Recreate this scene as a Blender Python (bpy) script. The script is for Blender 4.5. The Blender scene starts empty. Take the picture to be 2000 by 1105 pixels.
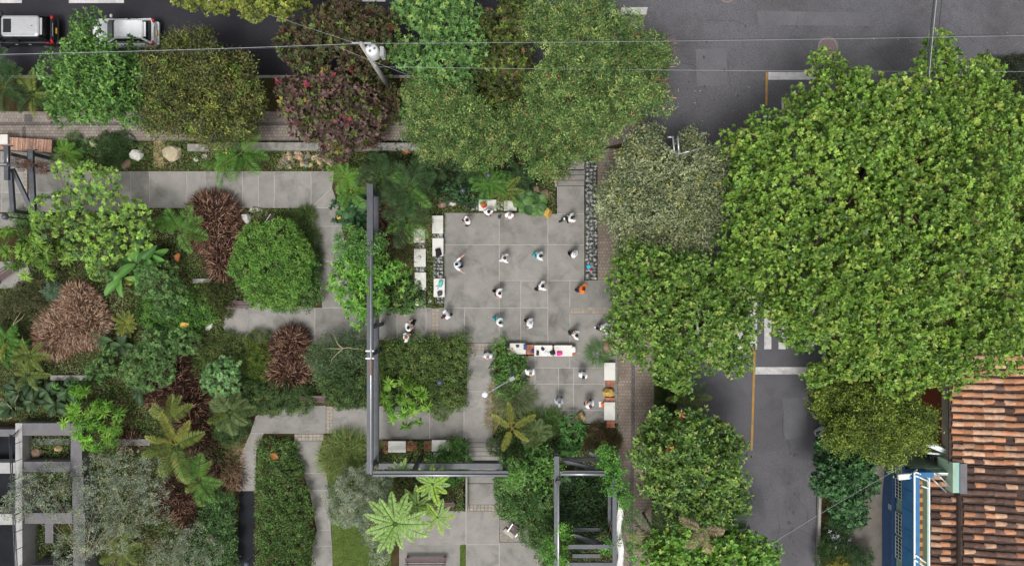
import bpy, bmesh, math, random
import numpy as np
from mathutils import Vector
R = math.radians
random.seed(7)
SC = bpy.context.scene
C = SC.collection
# ---------------------------------------------------------------- camera, sky, sun, exposure
HC = 46.0                     # height of the drone above the plaza, metres
PPM = 30.0                    # photo pixels per metre on the plaza floor
cd = bpy.data.cameras.new('camera'); cam = bpy.data.objects.new('camera', cd); C.objects.link(cam)
cam.location = (0, 0, HC); cam.rotation_euler = (0, 0, 0)
cd.sensor_width = 36.0; cd.lens = 18.0 * HC / (1000.0 / PPM)
cd.clip_start = 0.5; cd.clip_end = 900
SC.camera = cam
SUN_EL, SUN_AZ = 66.0, 200.0  # elevation, compass bearing (0 = +Y, clockwise)
wd = bpy.data.worlds.new('World'); SC.world = wd; wd.use_nodes = True
nt = wd.node_tree; bg = nt.nodes['Background']
sky = nt.nodes.new('ShaderNodeTexSky'); sky.sky_type = 'NISHITA'; sky.sun_disc = False
sky.sun_elevation = R(SUN_EL); sky.sun_rotation = R(SUN_AZ)
sky.dust_density = 6.0; sky.air_density = 1.0; sky.ozone_density = 1.0
hs = nt.nodes.new('ShaderNodeHueSaturation'); hs.inputs['Saturation'].default_value = 0.22
nt.links.new(sky.outputs[0], hs.inputs['Color']); nt.links.new(hs.outputs[0], bg.inputs['Color'])
bg.inputs['Strength'].default_value = 0.125
sd = bpy.data.lights.new('sun', 'SUN'); sd.energy = 1.5; sd.angle = R(16); sd.color = (1, 0.98, 0.95)
sun = bpy.data.objects.new('sun', sd); C.objects.link(sun)
_az, _el = R(SUN_AZ), R(SUN_EL)
_d = Vector((math.sin(_az) * math.cos(_el), math.cos(_az) * math.cos(_el), math.sin(_el)))
sun.rotation_euler = _d.to_track_quat('Z', 'Y').to_euler(); sun.location = _d * 90
SC.view_settings.view_transform = 'Standard'; SC.view_settings.look = 'None'
SC.view_settings.gamma = 1; SC.view_settings.use_curve_mapping = False
SC.view_settings.exposure = 0.16
SC.cycles.max_bounces = 6; SC.cycles.diffuse_bounces = 4; SC.cycles.glossy_bounces = 2
SC.cycles.transmission_bounces = 3; SC.cycles.transparent_max_bounces = 6
# ---------------------------------------------------------------- terrain and photo-to-ground
def ss(a, b, t):
    t = min(1, max(0, (t - a) / (b - a))); return t * t * (3 - 2 * t)
def g(y):
    """height of the ground: the street side to the north is higher, the terrace to the south lower"""
    return 0.45 * ss(5.5, 9.2, y) - 0.6 * (1 - ss(-14.6, -10.3, y))
def W(px, py, z=0.0):
    k = (HC - z) / HC / PPM
    return ((px - 1000) * k, (552.5 - py) * k, z)
def G(px, py, dz=0.0):
    z = dz
    for _ in range(3): z = g(W(px, py, z)[1]) + dz
    return W(px, py, z)
def lin(c): return c / 12.92 if c <= 0.04045 else ((c + 0.055) / 1.055) ** 2.4
def hx(h, k=1.0):
    return tuple(lin(int(h[i:i + 2], 16) / 255) * k for i in (0, 2, 4))
# ---------------------------------------------------------------- materials
MATS = {}
def node(nt, t, **kw):
    n = nt.nodes.new(t)
    for k, v in kw.items(): setattr(n, k, v)
    return n
def mat(name, col, rough=0.8, amp=0.18, scale=3.0, bump=0.0, bscale=40.0, metal=0.0, rand=0.0, fine=0.0, fscale=60.0,
        spec=0.5, stain=None, stain_amt=0.0, stain_scale=0.5, coat=0.0):
    if name in MATS: return MATS[name]
    m = bpy.data.materials.new(name); m.use_nodes = True; t = m.node_tree; L = t.links.new
    b = t.nodes['Principled BSDF']; b.inputs['Roughness'].default_value = rough; b.inputs['Metallic'].default_value = metal
    b.inputs['Specular IOR Level'].default_value = spec; b.inputs['Coat Weight'].default_value = coat
    tc = node(t, 'ShaderNodeTexCoord')
    src = tc.outputs['Object']
    if rand:
        oi = node(t, 'ShaderNodeObjectInfo'); va = node(t, 'ShaderNodeVectorMath', operation='MULTIPLY_ADD')
        va.inputs[1].default_value = (1, 1, 1); L(src, va.inputs[0])
        vs = node(t, 'ShaderNodeVectorMath', operation='SCALE'); vs.inputs[0].default_value = (37, 53, 11)
        L(oi.outputs['Random'], vs.inputs['Scale']); L(vs.outputs[0], va.inputs[2]); src = va.outputs[0]
    n = node(t, 'ShaderNodeTexNoise'); n.inputs['Scale'].default_value = scale; n.inputs['Detail'].default_value = 5
    n.inputs['Roughness'].default_value = 0.6; L(src, n.inputs['Vector'])
    r = node(t, 'ShaderNodeValToRGB'); r.color_ramp.elements[0].position = 0.3; r.color_ramp.elements[1].position = 0.72
    r.color_ramp.elements[0].color = tuple(c * (1 - amp) for c in col) + (1,)
    r.color_ramp.elements[1].color = tuple(min(1, c * (1 + amp)) for c in col) + (1,)
    L(n.outputs['Fac'], r.inputs['Fac']); out = r.outputs['Color']
    def mix(fac, a, bcol, mode='MIX'):
        mx = node(t, 'ShaderNodeMix', data_type='RGBA', blend_type=mode)
        if isinstance(fac, float): mx.inputs[0].default_value = fac
        else: L(fac, mx.inputs[0])
        L(a, mx.inputs[6])
        if isinstance(bcol, tuple): mx.inputs[7].default_value = bcol + (1,)
        else: L(bcol, mx.inputs[7])
        return mx.outputs[2]
    if stain:
        n3 = node(t, 'ShaderNodeTexNoise'); n3.inputs['Scale'].default_value = stain_scale; n3.inputs['Detail'].default_value = 7
        n3.inputs['Roughness'].default_value = 0.68; n3.inputs['Distortion'].default_value = 0.6; L(src, n3.inputs['Vector'])
        mr = node(t, 'ShaderNodeMapRange'); mr.inputs[1].default_value = 0.5; mr.inputs[2].default_value = 0.72
        mr.inputs[4].default_value = stain_amt; L(n3.outputs['Fac'], mr.inputs[0]); out = mix(mr.outputs[0], out, stain)
    if fine:
        n2 = node(t, 'ShaderNodeTexNoise'); n2.inputs['Scale'].default_value = fscale; n2.inputs['Detail'].default_value = 2
        L(src, n2.inputs['Vector'])
        mr = node(t, 'ShaderNodeMapRange'); mr.inputs[1].default_value = 0.3; mr.inputs[2].default_value = 0.7
        mr.inputs[3].default_value = 1 - fine; mr.inputs[4].default_value = 1 + fine; L(n2.outputs['Fac'], mr.inputs[0])
        out = mix(1.0, out, mr.outputs[0], 'MULTIPLY')
    if rand:
        mr = node(t, 'ShaderNodeMapRange'); mr.inputs[3].default_value = 1 - rand; mr.inputs[4].default_value = 1 + rand
        L(oi.outputs['Random'], mr.inputs[0]); out = mix(1.0, out, mr.outputs[0], 'MULTIPLY')
    L(out, b.inputs['Base Color'])
    if bump:
        nb = node(t, 'ShaderNodeTexNoise'); nb.inputs['Scale'].default_value = bscale; nb.inputs['Detail'].default_value = 4
        L(src, nb.inputs['Vector']); bp = node(t, 'ShaderNodeBump'); bp.inputs['Strength'].default_value = bump
        bp.inputs['Distance'].default_value = 0.03; L(nb.outputs['Fac'], bp.inputs['Height']); L(bp.outputs[0], b.inputs['Normal'])
    MATS[name] = m; return m
def paver_mat(name, c1, c2, mortar, bw, rh, rot=0.0):
    m = mat(name, c1, 0.9, 0.1, 6, 0.3, 50); t = m.node_tree; L = t.links.new; b = t.nodes['Principled BSDF']
    tc = node(t, 'ShaderNodeTexCoord'); mp = node(t, 'ShaderNodeMapping'); mp.inputs['Rotation'].default_value = (0, 0, rot)
    L(tc.outputs['Object'], mp.inputs['Vector'])
    br = node(t, 'ShaderNodeTexBrick'); br.inputs['Scale'].default_value = 1; br.inputs['Brick Width'].default_value = bw
    br.inputs['Row Height'].default_value = rh; br.inputs['Mortar Size'].default_value = 0.014; br.inputs['Mortar Smooth'].default_value = 0.3
    br.inputs['Color1'].default_value = c1 + (1,); br.inputs['Color2'].default_value = c2 + (1,); br.inputs['Mortar'].default_value = mortar + (1,)
    L(mp.outputs[0], br.inputs['Vector'])
    n = node(t, 'ShaderNodeTexNoise'); n.inputs['Scale'].default_value = 0.9; n.inputs['Detail'].default_value = 6; L(tc.outputs['Object'], n.inputs['Vector'])
    mr = node(t, 'ShaderNodeMapRange'); mr.inputs[1].default_value = .3; mr.inputs[2].default_value = .7; mr.inputs[3].default_value = 0.78; mr.inputs[4].default_value = 1.15
    L(n.outputs['Fac'], mr.inputs[0])
    mx = node(t, 'ShaderNodeMix', data_type='RGBA', blend_type='MULTIPLY'); mx.inputs[0].default_value = 1
    L(br.outputs['Color'], mx.inputs[6]); L(mr.outputs[0], mx.inputs[7]); L(mx.outputs[2], b.inputs['Base Color'])
    bp = node(t, 'ShaderNodeBump'); bp.inputs['Strength'].default_value = 0.6; bp.inputs['Distance'].default_value = 0.01; bp.invert = True
    L(br.outputs['Fac'], bp.inputs['Height']); L(bp.outputs[0], b.inputs['Normal'])
    return m
def leaf_mat(name, rough=0.5, spec=0.4, trans=0.25):
    if name in MATS: return MATS[name]
    m = bpy.data.materials.new(name); m.use_nodes = True; t = m.node_tree; L = t.links.new
    b = t.nodes['Principled BSDF']; b.inputs['Roughness'].default_value = rough; b.inputs['Specular IOR Level'].default_value = spec
    a = node(t, 'ShaderNodeAttribute', attribute_name='tint'); L(a.outputs['Color'], b.inputs['Base Color'])
    tr = node(t, 'ShaderNodeBsdfTranslucent'); L(a.outputs['Color'], tr.inputs['Color'])
    mx = node(t, 'ShaderNodeMixShader'); mx.inputs[0].default_value = trans
    L(b.outputs[0], mx.inputs[1]); L(tr.outputs[0], mx.inputs[2]); L(mx.outputs[0], t.nodes['Material Output'].inputs['Surface'])
    MATS[name] = m; return m
# ---------------------------------------------------------------- objects
def tag(o, label, cat, group=None, kind=None):
    o['label'] = label
    if cat: o['category'] = cat
    if group: o['group'] = group
    if kind: o['kind'] = kind
    return o
def link(name, data, parent=None, loc=(0, 0, 0), rot=(0, 0, 0), scale=(1, 1, 1)):
    o = bpy.data.objects.new(name, data); C.objects.link(o); o.location = loc; o.rotation_euler = rot; o.scale = scale
    if parent: o.parent = parent
    return o
def empty(name, loc, rz=0.0):
    o = link(name, None, None, loc, (0, 0, rz)); o.empty_display_size = 0.2; return o
class MB:
    """collects shapes into one mesh"""
    def __init__(s): s.v = []; s.f = []; s.mi = []
    def add(s, vs, fs, mi=0):
        k = len(s.v); s.v += [tuple(v) for v in vs]; s.f += [tuple(k + i for i in f) for f in fs]; s.mi += [mi] * len(fs); return s
    def box(s, c, d, rz=0.0, mi=0, top=1.0):
        x, y, z = d[0] / 2, d[1] / 2, d[2] / 2; ca, sa = math.cos(rz), math.sin(rz); vs = []
        for dz in (-1, 1):
            q = top if dz > 0 else 1
            for dx, dy in ((-1, -1), (1, -1), (1, 1), (-1, 1)):
                a, b = dx * x * q, dy * y * q; vs.append((c[0] + a * ca - b * sa, c[1] + a * sa + b * ca, c[2] + dz * z))
        return s.add(vs, [(3, 2, 1, 0), (4, 5, 6, 7), (0, 1, 5, 4), (1, 2, 6, 5), (2, 3, 7, 6), (3, 0, 4, 7)], mi)
    def bar(s, a, b, w, h, mi=0):
        """rectangular bar from a to b, w across, h tall"""
        a, b = Vector(a), Vector(b); d = (b - a).normalized(); up = Vector((0, 0, 1))
        if abs(d.z) > 0.95: up = Vector((0, 1, 0))
        sd = d.cross(up).normalized() * w / 2; u = sd.cross(d).normalized() * h / 2
        vs = [p + i * sd + j * u for p in (a, b) for i, j in ((-1, -1), (1, -1), (1, 1), (-1, 1))]
        return s.add(vs, [(0, 1, 2, 3), (7, 6, 5, 4), (1, 0, 4, 5), (2, 1, 5, 6), (3, 2, 6, 7), (0, 3, 7, 4)], mi)
    def tube(s, pts, rad, n=7, mi=0, cap=True):
        pts = [Vector(p) for p in pts]; k = len(pts)
        if not hasattr(rad, '__len__'): rad = [rad] * k
        vs = []; ref = None
        for i, p in enumerate(pts):
            d = (pts[min(i + 1, k - 1)] - pts[max(i - 1, 0)]).normalized()
            if ref is None: ref = Vector((1, 0, 0)) if abs(d.x) < 0.8 else Vector((0, 1, 0))
            a = (ref - d * ref.dot(d)).normalized(); b = d.cross(a); ref = a
            for j in range(n):
                t = 2 * math.pi * j / n; vs.append(p + (a * math.cos(t) + b * math.sin(t)) * rad[i])
        fs = [(i * n + j, i * n + (j + 1) % n, (i + 1) * n + (j + 1) % n, (i + 1) * n + j) for i in range(k - 1) for j in range(n)]
        if cap: fs += [tuple(range(n - 1, -1, -1)), tuple((k - 1) * n + j for j in range(n))]
        return s.add(vs, fs, mi)
    def lathe(s, c, prof, n=16, mi=0):
        vs = [(c[0] + r * math.cos(2 * math.pi * j / n), c[1] + r * math.sin(2 * math.pi * j / n), c[2] + z) for r, z in prof for j in range(n)]
        fs = [(i * n + j, i * n + (j + 1) % n, (i + 1) * n + (j + 1) % n, (i + 1) * n + j) for i in range(len(prof) - 1) for j in range(n)]
        fs += [tuple(range(n - 1, -1, -1)), tuple((len(prof) - 1) * n + j for j in range(n))]
        return s.add(vs, fs, mi)
    def ell(s, c, r, nu=12, nv=8, mi=0, rz=0.0, zmin=-1.0):
        vs = []; ca, sa = math.cos(rz), math.sin(rz)
        for i in range(nv + 1):
            t = -math.pi / 2 + math.pi * i / nv; zz = max(zmin, math.sin(t)); q = math.cos(t) if math.sin(t) >= zmin else math.sqrt(max(0, 1 - zmin * zmin))
            for j in range(nu):
                u = 2 * math.pi * j / nu; a, b = r[0] * q * math.cos(u), r[1] * q * math.sin(u)
                vs.append((c[0] + a * ca - b * sa, c[1] + a * sa + b * ca, c[2] + r[2] * zz))
        fs = [(i * nu + j, i * nu + (j + 1) % nu, (i + 1) * nu + (j + 1) % nu, (i + 1) * nu + j) for i in range(nv) for j in range(nu)]
        return s.add(vs, fs, mi)
    def prism(s, poly, z0, z1, mi=0):
        n = len(poly)
        if sum(poly[i][0] * poly[(i + 1) % n][1] - poly[(i + 1) % n][0] * poly[i][1] for i in range(n)) < 0: poly = poly[::-1]
        vs = [(p[0], p[1], z0) for p in poly] + [(p[0], p[1], z1) for p in poly]
        return s.add(vs, [tuple(range(n - 1, -1, -1)), tuple(range(n, 2 * n))] + [(i, (i + 1) % n, n + (i + 1) % n, n + i) for i in range(n)], mi)
    def mesh(s, name, mats, smooth=False):
        m = bpy.data.meshes.new(name); m.from_pydata(s.v, [], s.f)
        for q in (mats if isinstance(mats, (list, tuple)) else [mats]): m.materials.append(q)
        if any(s.mi): m.polygons.foreach_set('material_index', s.mi)
        if smooth: m.polygons.foreach_set('use_smooth', [True] * len(s.f))
        m.validate(); m.update(); return m
    def obj(s, name, mats, parent=None, smooth=False, loc=(0, 0, 0), rz=0.0):
        return link(name, s.mesh(name, mats, smooth), parent, loc, (0, 0, rz))
def bevel(o, w=0.02, seg=2):
    b = bmesh.new(); b.from_mesh(o.data); bmesh.ops.remove_doubles(b, verts=b.verts, dist=1e-5)
    bmesh.ops.bevel(b, geom=list(b.edges), offset=w, segments=seg, affect='EDGES', clamp_overlap=True)
    b.to_mesh(o.data); b.free(); return o
YC = [8.5, 9.2, 7.9, 7.3, 6.7, 6.1, 5.5, -10.3, -10.9, -11.5, -12.1, -12.8, -13.5, -14.1, -14.6]
def drape(polys, dz, thick=0.0):
    """photo polygons laid on the ground; returns a mesh that follows the terrain"""
    b = bmesh.new()
    for q, P in enumerate(polys):
        vs = [b.verts.new((*G(px, py)[:2], 0.0)) for px, py in P]; b.faces.new(vs)
    bmesh.ops.recalc_face_normals(b, faces=b.faces)
    for f in b.faces:
        if f.normal.z < 0: f.normal_flip()
    ys = [v.co.y for v in b.verts]
    for y in YC:
        if min(ys) < y < max(ys):
            bmesh.ops.bisect_plane(b, geom=b.verts[:] + b.edges[:] + b.faces[:], plane_co=(0, y, 0), plane_no=(0, 1, 0))
    bmesh.ops.triangulate(b, faces=[f for f in b.faces if len(f.verts) > 4])
    for v in b.verts: v.co.z = g(v.co.y) + dz
    if thick:
        top = b.faces[:]
        r = bmesh.ops.extrude_face_region(b, geom=top)
        for v in [e for e in r['geom'] if isinstance(e, bmesh.types.BMVert)]: v.co.z += thick
        for v in b.verts: v.co.z -= thick
        bmesh.ops.recalc_face_normals(b, faces=b.faces)
    m = bpy.data.meshes.new('sheet'); b.to_mesh(m); b.free(); return m
def structure(name, polys, dz, material, thick=0.0, parent=None):
    m = drape(polys, dz, thick); m.materials.append(material); m.name = name
    o = link(name, m, parent)
    if not parent: o['kind'] = 'structure'
    return o
def rect(a, b, c, d): return [(a, b), (c, b), (c, d), (a, d)]
def rock_mesh(seed, n=16, flat=0.7, smooth=False):
    rg = np.random.default_rng(seed); p = rg.normal(size=(n, 3)); p /= np.linalg.norm(p, axis=1)[:, None]
    p *= rg.uniform(0.82, 1.08, (n, 1)); p[:, 2] *= flat
    b = bmesh.new(); vs = [b.verts.new(q) for q in p]; bmesh.ops.convex_hull(b, input=vs)
    for v in [v for v in b.verts if not v.link_faces]: b.verts.remove(v)
    if smooth:
        bmesh.ops.subdivide_edges(b, edges=b.edges[:], cuts=1, use_grid_fill=True, smooth=0.35)
    m = bpy.data.meshes.new('rock'); b.to_mesh(m); b.free()
    if smooth: m.polygons.foreach_set('use_smooth', [True] * len(m.polygons))
    return m
# common materials
M_CONC = mat('concrete', hx('888580'), 0.9, 0.13, 1.3, 0.15, 30, rand=0.09, fine=0.08, fscale=25, stain=hx('5c5a56'), stain_amt=0.75, stain_scale=0.75)
M_JOINT = mat('joint_mortar', hx('a8a6a2'), 0.9, 0.15, 2)
M_ASPH = mat('asphalt', hx('605f63'), 0.95, 0.16, 0.25, 0.6, 60, fine=0.42, fscale=30, stain=hx('4c4a4b'), stain_amt=0.8, stain_scale=0.3, spec=0.2)
M_ASPHD = mat('dark_asphalt', hx('343338'), 0.95, 0.16, 0.4, 0.5, 60, fine=0.3, fscale=38, stain=hx('3f3e41'), stain_amt=0.7, stain_scale=0.3, spec=0.15)
M_PATCH = mat('asphalt_patch', hx('656468'), 0.95, 0.12, 0.8, 0.5, 60, fine=0.28, fscale=38, spec=0.25)
M_WHITE = mat('road_paint', hx('c4c2c2'), 0.8, 0.18, 2.5, fine=0.12, fscale=30, stain=hx('8b898a'), stain_amt=0.8, stain_scale=1.2)
M_YEL = mat('yellow_paint', hx('a8803c'), 0.8, 0.2, 3, stain=hx('6f6248'), stain_amt=0.8, stain_scale=1.5)
M_SOIL = mat('soil', hx('453c28'), 1.0, 0.4, 1.2, 0.8, 18, fine=0.3, fscale=30, stain=hx('3c4a22'), stain_amt=0.9, stain_scale=0.6, spec=0.1)
M_LAWN = mat('turf', hx('50602c'), 1.0, 0.3, 1.5, 0.8, 60, fine=0.3, fscale=50, spec=0.1)
M_KERB = mat('kerb_concrete', hx('97938c'), 0.9, 0.2, 2, 0.2, 20, fine=0.1)
M_SIDE = paver_mat('beige_pavers', hx('978e86'), hx('84796f'), hx('6a6058'), 0.21, 0.20)
M_SIDE2 = paver_mat('red_brown_pavers', hx('8f8378'), hx('7f7166'), hx('645950'), 0.20, 0.21)
M_DARKP = paver_mat('dark_pavers', hx('6a6462'), hx('5f5958'), hx('4a4544'), 0.21, 0.20)
M_STEEL = mat('painted_steel', hx('44474f'), 0.5, 0.12, 1.5, rand=0.08, fine=0.1, fscale=9, stain=hx('6b6a68'), stain_amt=0.6, stain_scale=1.6)
M_GALV = mat('galvanised', hx('b6b9bd'), 0.35, 0.1, 5, metal=0.6)
M_STONE = mat('gabion_stone', hx('9a9c98'), 0.9, 0.25, 4, 0.5, 25, rand=0.35, fine=0.15, fscale=30)
M_BENCH = mat('white_concrete', hx('d6d4cd'), 0.85, 0.05, 2, 0.1, 30, rand=0.05, stain=hx('b2afa4'), stain_amt=0.7, stain_scale=1.4, fine=0.04)
M_BRICK = mat('red_brick', hx('a56a52'), 0.9, 0.2, 9, 0.3, 50, rand=0.25, stain=hx('7d6a5a'), stain_amt=0.6, stain_scale=2)
M_PAV = mat('beige_cobble', hx('938b80'), 0.9, 0.15, 5, 0.3, 40, rand=0.12)
M_WOOD = mat('maroon_slat', hx('5d4346'), 0.6, 0.2, 3, rand=0.12, fine=0.12, fscale=20)
M_BARK = mat('bark', hx('6f6250'), 0.95, 0.3, 5, 0.8, 20)
M_TWIG = mat('pale_twig', hx('b0a083'), 0.9, 0.2, 6)
M_WATER = mat('black_liner', (0.009, 0.010, 0.014), 0.6, 0.4, 0.8, 0.1, 6, spec=0.12)
M_BLACK = mat('black_plastic', (0.015, 0.015, 0.017), 0.5, 0.2, 4)
M_GLOBE = mat('lamp_globe', hx('474c57'), 0.35, 0.08, 4)
M_WPAINT = mat('white_enamel', hx('dadbdc'), 0.45, 0.05, 4)
# ================================================================ SETTING
gr = MB().box((0, 0, -3), (600, 600, 0.2)).obj('ground', M_SOIL); gr['kind'] = 'structure'
structure('road', [[(-1500, -900), (3500, -900), (3500, 330), (1730, 330), (1700, 1700), (1225, 1700), (1190, 330), (-1500, 330)]], -0.13, M_ASPH)
structure('dark_road_sheet', [[(-1500, -900), (985, -900), (1010, 152), (-1500, 152)]], -0.128, M_ASPHD)  # darker asphalt tone over the western part of the road
PARK = [(-1500, 150), (1150, 150), (1205, 182), (1240, 222), (1275, 262), (1312, 294), (1340, 340), (1350, 420), (1336, 740), (1320, 1700), (-1500, 1700)]
# the park bed, with a cut for the two flights of steps
def park_bed():
    b = bmesh.new(); m = drape([PARK], -0.03); b.from_mesh(m); bpy.data.meshes.remove(m)
    for px in (1086, 1146, 904, 984):
        bmesh.ops.bisect_plane(b, geom=b.verts[:] + b.edges[:] + b.faces[:], plane_co=(W(px, 0)[0], 0, 0), plane_no=(1, 0, 0))
    for py in (420, 300, 850, 1003):
        bmesh.ops.bisect_plane(b, geom=b.verts[:] + b.edges[:] + b.faces[:], plane_co=(0, W(0, py)[1], 0), plane_no=(0, 1, 0))
    kill = []
    for f in b.faces:
        c = f.calc_center_median(); px = 1000 + c.x * 30; py = 552.5 - c.y * 30
        if (1086 < px < 1146 and 300 < py < 420) or (904 < px < 984 and 850 < py < 1003): kill.append(f)
    bmesh.ops.delete(b, geom=kill, context='FACES')
    m = bpy.data.meshes.new('garden_soil'); b.to_mesh(m); b.free(); m.materials.append(M_SOIL)
    o = link('garden_soil', m); o['kind'] = 'structure'
park_bed()
EAST = [(3500, 155), (1900, 160), (1720, 190), (1660, 220), (1635, 260), (1625, 300), (1603, 900), (1592, 1700), (3500, 1700)]
structure('verge', [EAST], -0.03, M_SOIL)
# kerbs: rows of kerb stones along the block edges
def kerb(name, pts, n_each=2.0):
    k = empty(name, G(*pts[0])); k['kind'] = 'structure'; base = Vector(k.location)
    for (a, b) in zip(pts, pts[1:]):
        A, B = Vector(G(*a)), Vector(G(*b)); L = (B - A).length; n = max(1, int(L / n_each))
        for i in range(n):
            p, q = A.lerp(B, i / n), A.lerp(B, (i + 1) / n); d = (q - p).normalized() * 0.012
            if not (-100 < 1000 + p.x * 30 < 2100 and -50 < 552 - p.y * 30 < 1160): continue
            o = MB().bar(p + d - base, q - d - base, 0.17, 0.26).obj('kerb_stone', M_KERB, k)
            o.location.z = -0.10 + random.uniform(-.004, .004)
kerb('north_kerb', [(-90, 150), (1150, 150), (1205, 182), (1240, 222), (1275, 262), (1312, 294), (1340, 340), (1350, 420)])
kerb('west_kerb', [(1350, 420), (1336, 740), (1328, 1140)])
kerb('east_kerb', [(2060, 158), (1900, 160), (1720, 190), (1660, 220), (1635, 260), (1625, 300), (1603, 900), (1598, 1140)])
# sidewalks
def sidewalk(name, poly, m, strips):
    o = structure(name, [poly], 0.02, m, 0.06)
    for q, (P) in enumerate(strips): structure('dark_paver_band', [P], 0.026, M_DARKP, 0, o)
    return o
sidewalk('north_sidewalk', [(-1500, 218), (1060, 218), (1168, 222), (1235, 228), (1275, 268), (1168, 290), (1060, 275), (-1500, 275)], M_SIDE,
         [rect(-1400, 239, 1060, 246), rect(44, 247, 51, 270), rect(48, 224, 64, 238.5)])
sidewalk('east_sidewalk', [(1168, 291), (1255, 290), (1275, 420), (1278, 700), (1272, 1105), (1268, 1700), (1196, 1700), (1203, 1105), (1207, 700), (1206, 549), (1168, 548)], M_SIDE2,
         [[(1233, 690), (1240, 690), (1236, 1105), (1234, 1300), (1227, 1300), (1229, 1105)]])
structure('house_sidewalk', [[(1672, 880), (1738, 850), (1738, 1400), (1650, 1400), (1655, 1030)]], 0.02, mat('house_pavement', hx('6f6962'), 0.9, 0.15, 1.2, 0.2, 20, fine=0.1, stain=hx('57524d'), stain_amt=.7, stain_scale=.5), 0.06)
# road markings
def mark(name, polys, m): return structure(name, polys, -0.122, m)
mk = mark('road_markings', [rect(132, -1, 240, 5)], M_WHITE)
for P in ([rect(-200, -1, 40, 5), rect(395, -1, 505, 4), rect(706, -2, 752, 2)] + [[(1214, 14), (1266, 13), (1263, 28), (1212, 27)]] + [rect(1502, 140, 1612, 155), rect(1528, 191, 1533, 216), [(1533.2, 191), (1538, 191), (1538, 195), (1533.2, 195)]]
          + [[(1477, 717), (1582, 717), (1582, 731), (1476, 731)]] + [rect(x, 590 if x > 1460 else 600, x + 14, 682) for x in range(1354, 1600, 28)]):
    structure('painted_bar', [P], -0.122, M_WHITE, 0, mk)
structure('yellow_line', [[(1473, 683), (1477.5, 683), (1471, 880), (1467, 880)]], -0.118, M_YEL, 0, mk)
structure('yellow_line', [[(1497, 140), (1501, 140), (1500, 205), (1496, 205)]], -0.118, M_YEL, 0, mk)
structure('yellow_line', [rect(1484, 611, 1493, 617)], -0.118, M_YEL, 0, mk)
ap = structure('asphalt_patch', [[(1360, 95), (1420, 93), (1421, 165), (1362, 168)]], -0.126, M_PATCH)
structure('patch', [[(1480, 20), (1700, 24), (1700, 50), (1482, 48)]], -0.126, M_PATCH, 0, ap)
structure('patch', [[(1530, 780), (1575, 775), (1580, 850), (1534, 860)]], -0.126, M_PATCH, 0, ap)
def manhole(px, py, r, label):
    x, y, z = G(px, py, -0.13); t = empty('manhole_cover', (x, y, z)); tag(t, label, 'manhole', 'manhole covers in the north road')
    MB().lathe((0, 0, 0), [(r, 0.0), (r, .008), (r * .78, .008), (r * .78, 0)], 32).obj('collar', mat('manhole_collar', hx('7d7371'), .9, .2, 4), t)
    MB().lathe((0, 0, 0), [(r * .76, 0), (r * .76, .006), (r * .7, .012), (0.02, .012)], 32).obj('lid', mat('manhole_lid', hx('6e605e'), .8, .2, 8, .3, 30), t)
    m = MB()
    for a in range(0, 360, 45): m.bar((r * .15 * math.cos(R(a)), r * .15 * math.sin(R(a)), .014), (r * .6 * math.cos(R(a)), r * .6 * math.sin(R(a)), .014), .03, .008)
    m.obj('ribs', MATS['manhole_lid'], t)
manhole(1617, 92, 0.66, 'round manhole cover with pale collar beside the big leafy tree')
manhole(1420, -9, 0.5, 'round manhole cover cut off by the top edge of the photo')
# drain grating on the house pavement
dg = empty('drain_grate', G(1710, 959, .02)); tag(dg, 'dark rectangular drain grate in the pavement by the blue house', 'drain')
MB().box((0, 0, .005), (.62, .4, .01)).obj('frame', mat('rusty_iron', hx('3b332f'), .8), dg)
for i in range(6): MB().box((-.24 + i * .096, 0, .014), (.04, .34, .01)).obj('bar', MATS['rusty_iron'], dg)
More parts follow.
